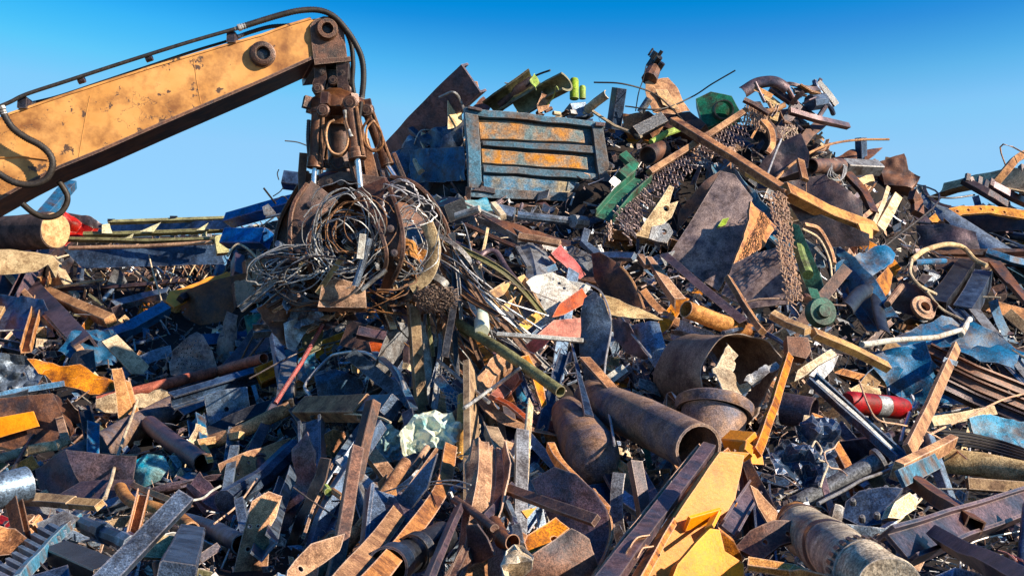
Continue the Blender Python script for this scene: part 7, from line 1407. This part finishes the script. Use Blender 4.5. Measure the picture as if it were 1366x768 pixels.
def place(x, y, L, off, kinds=KINDS, lim=.07):
    global count
    kind = pick(kinds); th = R3.choice([R3.gauss(.65, .45), R3.gauss(-.7, .45), R3.uniform(-1.57, 1.57)])
    if x > 700 and R3.random() < .3: th = R3.gauss(.6, .3)
    h_ = hit_line(x, y, L, th)
    if h_ >= 2:
        t2 = [(hit_line(x, y, L, a), a) for a in (th + .5, th - .5, th + 1, th - 1, th + 1.57)]; h2, a2 = min(t2)
        if h2 < h_: th, h_ = a2, h2
    if h_ >= 1: off = min(off, .12); 
    if h_ >= 2: L *= .75; off = 0.0
    lum = noise.noise(Vector((x / 150, y / 120, 4)))
    pal = PAL
    if x < 480: pal = PAL + [('steel_bluegrey', 12), ('dust_tan', 5), ('steel_navy', 6), ('paint_blue', 5)]
    if x > 1080: pal = PAL + [('rust_purple', 8), ('paint_blue', 5), ('steel_navy', 6)]
    m = pick(pal)
    if kind == 'wooden_plank': m = 'wood'
    if kind in ('bent_rod', 'cable'): m = R3.choice(['rust_brown', 'steel_black', 'dust_tan', 'steel_grey', 'rust_tan', 'galvanised'])
    W = {'folded_sheet': .26, 'angle_iron': .10, 'flat_bar': .085, 'steel_channel': .13, 'box_section': .12, 'steel_pipe': .15, 'steel_plate': .5, 'crumpled_sheet': .6, 'bent_rod': .02, 'curved_strip': .14, 'holed_plate': .22, 'machine_part': .3, 'steel_flange': .24, 'wooden_plank': .12, 'i_beam': .18, 'threaded_bolt': .05, 'coil_spring': .2, 'cable': .015}[kind] * L * R3.uniform(.7, 1.4)
    if kind in ('machine_part', 'steel_flange'): W = min(W, 34)
    if kind in ('bent_rod', 'cable'): W = R3.uniform(2, 3.5); L *= 1.3
    if kind in ('steel_plate', 'crumpled_sheet'): L *= .8
    if kinds is not KINDS: W = min(W, 34 if kind == 'folded_sheet' else 19); lim = .06 if kind == 'folded_sheet' else lim
    W = max(W, 5 if kind not in ('bent_rod', 'cable') else 2)
    bm = filler(kind, x, y, L, W, m, off, th)
    for tr_ in range(6):
        cv_ = covers(bm)
        if cv_ < (.04 if lim < .1 else lim): break
        v0 = (bm.verts[:][0].co - CAM).normalized(); bmesh.ops.translate(bm, verts=bm.verts[:], vec=v0 * .16)
    if covers(bm) > lim: bm.free(); return
    if 40 < x < 540:
        for v in bm.verts:
            r_ = v.co - CAM; q_ = r_.dot(FW)
            if CY - F * r_.dot(UP) / q_ < skyl(CX + F * r_.dot(RT) / q_) - 12: bm.free(); return
    size = 'small' if L < 55 else 'mid sized' if L < 95 else 'large'
    if kind in ('folded_sheet', 'angle_iron', 'flat_bar', 'steel_channel', 'box_section', 'steel_pipe', 'bent_rod', 'cable', 'curved_strip', 'i_beam', 'wooden_plank', 'threaded_bolt'): size = 'short' if L < 55 else 'medium length' if L < 95 else 'long'
    lb = label_for(kind, m, size, x, y, th, '')
    link(kind, bm, m, smooth=24 if kind in ('crumpled_sheet', 'steel_plate', 'folded_sheet') else 38, label=lb, group=catname(kind) + ' pieces scattered in the scrap heap'); count += 1
def skyl(x): return lerp_tab(SKL, x)
# big underlying pieces, then medium, then small
for cell, L0, L1, off0, off1, keep in ((66, 130, 290, -.05, .25, .95), (50, 60, 150, .1, .42, .92)):
    y = 825
    while y > 130:
        x = -210
        while x < 1640:
            px, py = x + R3.uniform(-.5, .5) * cell, y + R3.uniform(-.5, .5) * cell * .8
            if py > skyl(px) + 2 and R3.random() < keep:
                inn = hero_hit(px, py)
                if not (inn and R3.random() < (.6 if cell > 60 else .88)):
                    L = R3.uniform(L0, L1) * (.75 if py < skyl(px) + 60 else 1); place(px, py, L, R3.uniform(off0, off1) if not inn else 0.05)
            x += cell
        y -= cell * .8
# long members lying across the others
LONG = [('angle_iron', 10), ('flat_bar', 10), ('steel_channel', 8), ('box_section', 6), ('steel_pipe', 6), ('bent_rod', 7), ('folded_sheet', 8), ('curved_strip', 3), ('i_beam', 2)]
for i in range(150):
    px = R3.uniform(-60, 1430) if i % 2 else R3.uniform(-40, 700); py = R3.uniform(420, 790) if i % 3 else R3.uniform(330, 780)
    if py > skyl(px) + 40: place(px, py, R3.uniform(130, 300), R3.uniform(.3, .6), LONG, .12)
# extra pieces standing on the skyline
for i in range(46):
    px = R3.choice([R3.uniform(640, 1180), R3.uniform(1100, 1366), R3.uniform(1240, 1366)]); place(px, skyl(px) + R3.uniform(-4, 14), R3.uniform(22, 60), R3.uniform(.1, .6))
print('filler', count)
# uncountable small debris: one object
bm = bmesh.new(); dm = ['rust_brown', 'rust_dark', 'rust_tan', 'steel_navy', 'steel_bluegrey', 'steel_grey', 'dust_tan', 'galvanised', 'rust_orange', 'steel_black', 'rust_purple', 'paint_blue', 'olive', 'paint_ochre']
dw = [12, 14, 7, 14, 10, 6, 5, 4, 4, 10, 12, 3, 1, 1]
def debris(N, l0, l1, off0, off1, rr):
    for i in range(N):
        x, y = rr.uniform(-260, 1640), rr.uniform(140, 830)
        if y < skyl(x) - 2: continue
        off = rr.uniform(off0, off1)
        c = P(x, y, off); d0 = (c - CAM).normalized()
        if HB.ray_cast(c + d0 * .02, d0, 3)[0] is not None and (off > 0 or rr.random() < .5): continue
        s = c.y / F; L = rr.uniform(l0, l1) * s; mi = rr.choices(range(14), dw)[0]
        d = Vector((rr.gauss(0, 1), rr.gauss(0, .7), rr.gauss(0, .8))).normalized(); n = Vector((rr.gauss(.1, .7), -1, rr.gauss(.4, .7))).normalized()
        x_ = d.cross(n).normalized(); n2 = x_.cross(d); k = rr.random()
        if k < .38:
            w = L * rr.uniform(.04, .14); A, B_ = c - d * L / 2, c + d * L / 2
            sweep(bm, [A, c + n2 * L * rr.uniform(-.12, .12), B_], (rect(-w / 2, -w * .2, w / 2, w * .2), None), n=n, mi=mi)
        elif k < .5:
            w = L * rr.uniform(.05, .1); sweep(bm, [c - d * L / 2, c + d * L / 2], (circ(w, 7), circ(w * .8, 7)), n=n, mi=mi)
        elif k < .62:
            t = .0025 + s * .5; q = [c - d * L + n2 * 0, c - d * L * .3 + x_ * L * rr.uniform(-.4, .4) + n2 * L * .2, c + d * L * .4 + x_ * L * rr.uniform(-.3, .3) + n2 * L * rr.uniform(0, .3), c + d * L]
            sweep(bm, catmull(q, 4), (circ(t * rr.uniform(.4, .9), 4), None), n=n, mi=mi)
        else:
            W = L * rr.uniform(.25, .6) * .5; H = L * .5; f = rr.uniform(-.35, .35); pts = [(-H, -W), (0, -W * rr.uniform(.6, 1.2)), (H, -W * rr.uniform(.2, 1)), (H * rr.uniform(.6, 1), W), (0, W * rr.uniform(.6, 1.2)), (-H * rr.uniform(.5, 1), W)]
            zz = [rr.gauss(0, .12) * L, f * L, rr.gauss(0, .12) * L, rr.gauss(0, .12) * L, f * L, rr.gauss(0, .12) * L]
            T = [bm.verts.new(c + d * a + x_ * b + n2 * z) for (a, b), z in zip(pts, zz)]; Bt = [bm.verts.new(v.co - n2 * .006) for v in T]
            for a, b, e, g in ((0, 1, 4, 5), (1, 2, 3, 4)):
                bm.faces.new((T[a], T[b], T[e], T[g])).material_index = mi; bm.faces.new((Bt[g], Bt[e], Bt[b], Bt[a])).material_index = mi
            for a in range(6): b = (a + 1) % 6; bm.faces.new((T[a], Bt[a], Bt[b], T[b])).material_index = mi
debris(7000, 8, 34, -.1, .2, random.Random(5)); debris(14000, 3, 18, -.05, .28, random.Random(8)); debris(900, 5, 16, .2, .45, random.Random(6))
link('small_scrap', bm, dm, kind='stuff', label='countless small scrap shards, chips, wires and offcuts filling the heap', cat='scrap shards', smooth=30)

# same words on different things: say beside what each one lies
seen = {}
for o in [o for o in S.objects if o.parent is None and 'label' in o]:
    seen.setdefault(o['label'], []).append(o)
for lb, os_ in seen.items():
    if len(os_) < 2: continue
    for o in os_:
        v = o.location - CAM; yy = v.dot(FW); px, py = CX + F * v.dot(RT) / yy, CY - F * v.dot(UP) / yy; wh = where(px, py)
        for r_, l_ in wh:
            t = lb + ', ' + r_ + ' the ' + l_
            if len(t.split()) > 16: t = ' '.join(lb.split()[:16 - len((r_ + ' the ' + l_).split()) - 1]) + ', ' + r_ + ' the ' + l_
            if t not in used: used[t] = 1; o['label'] = t; break
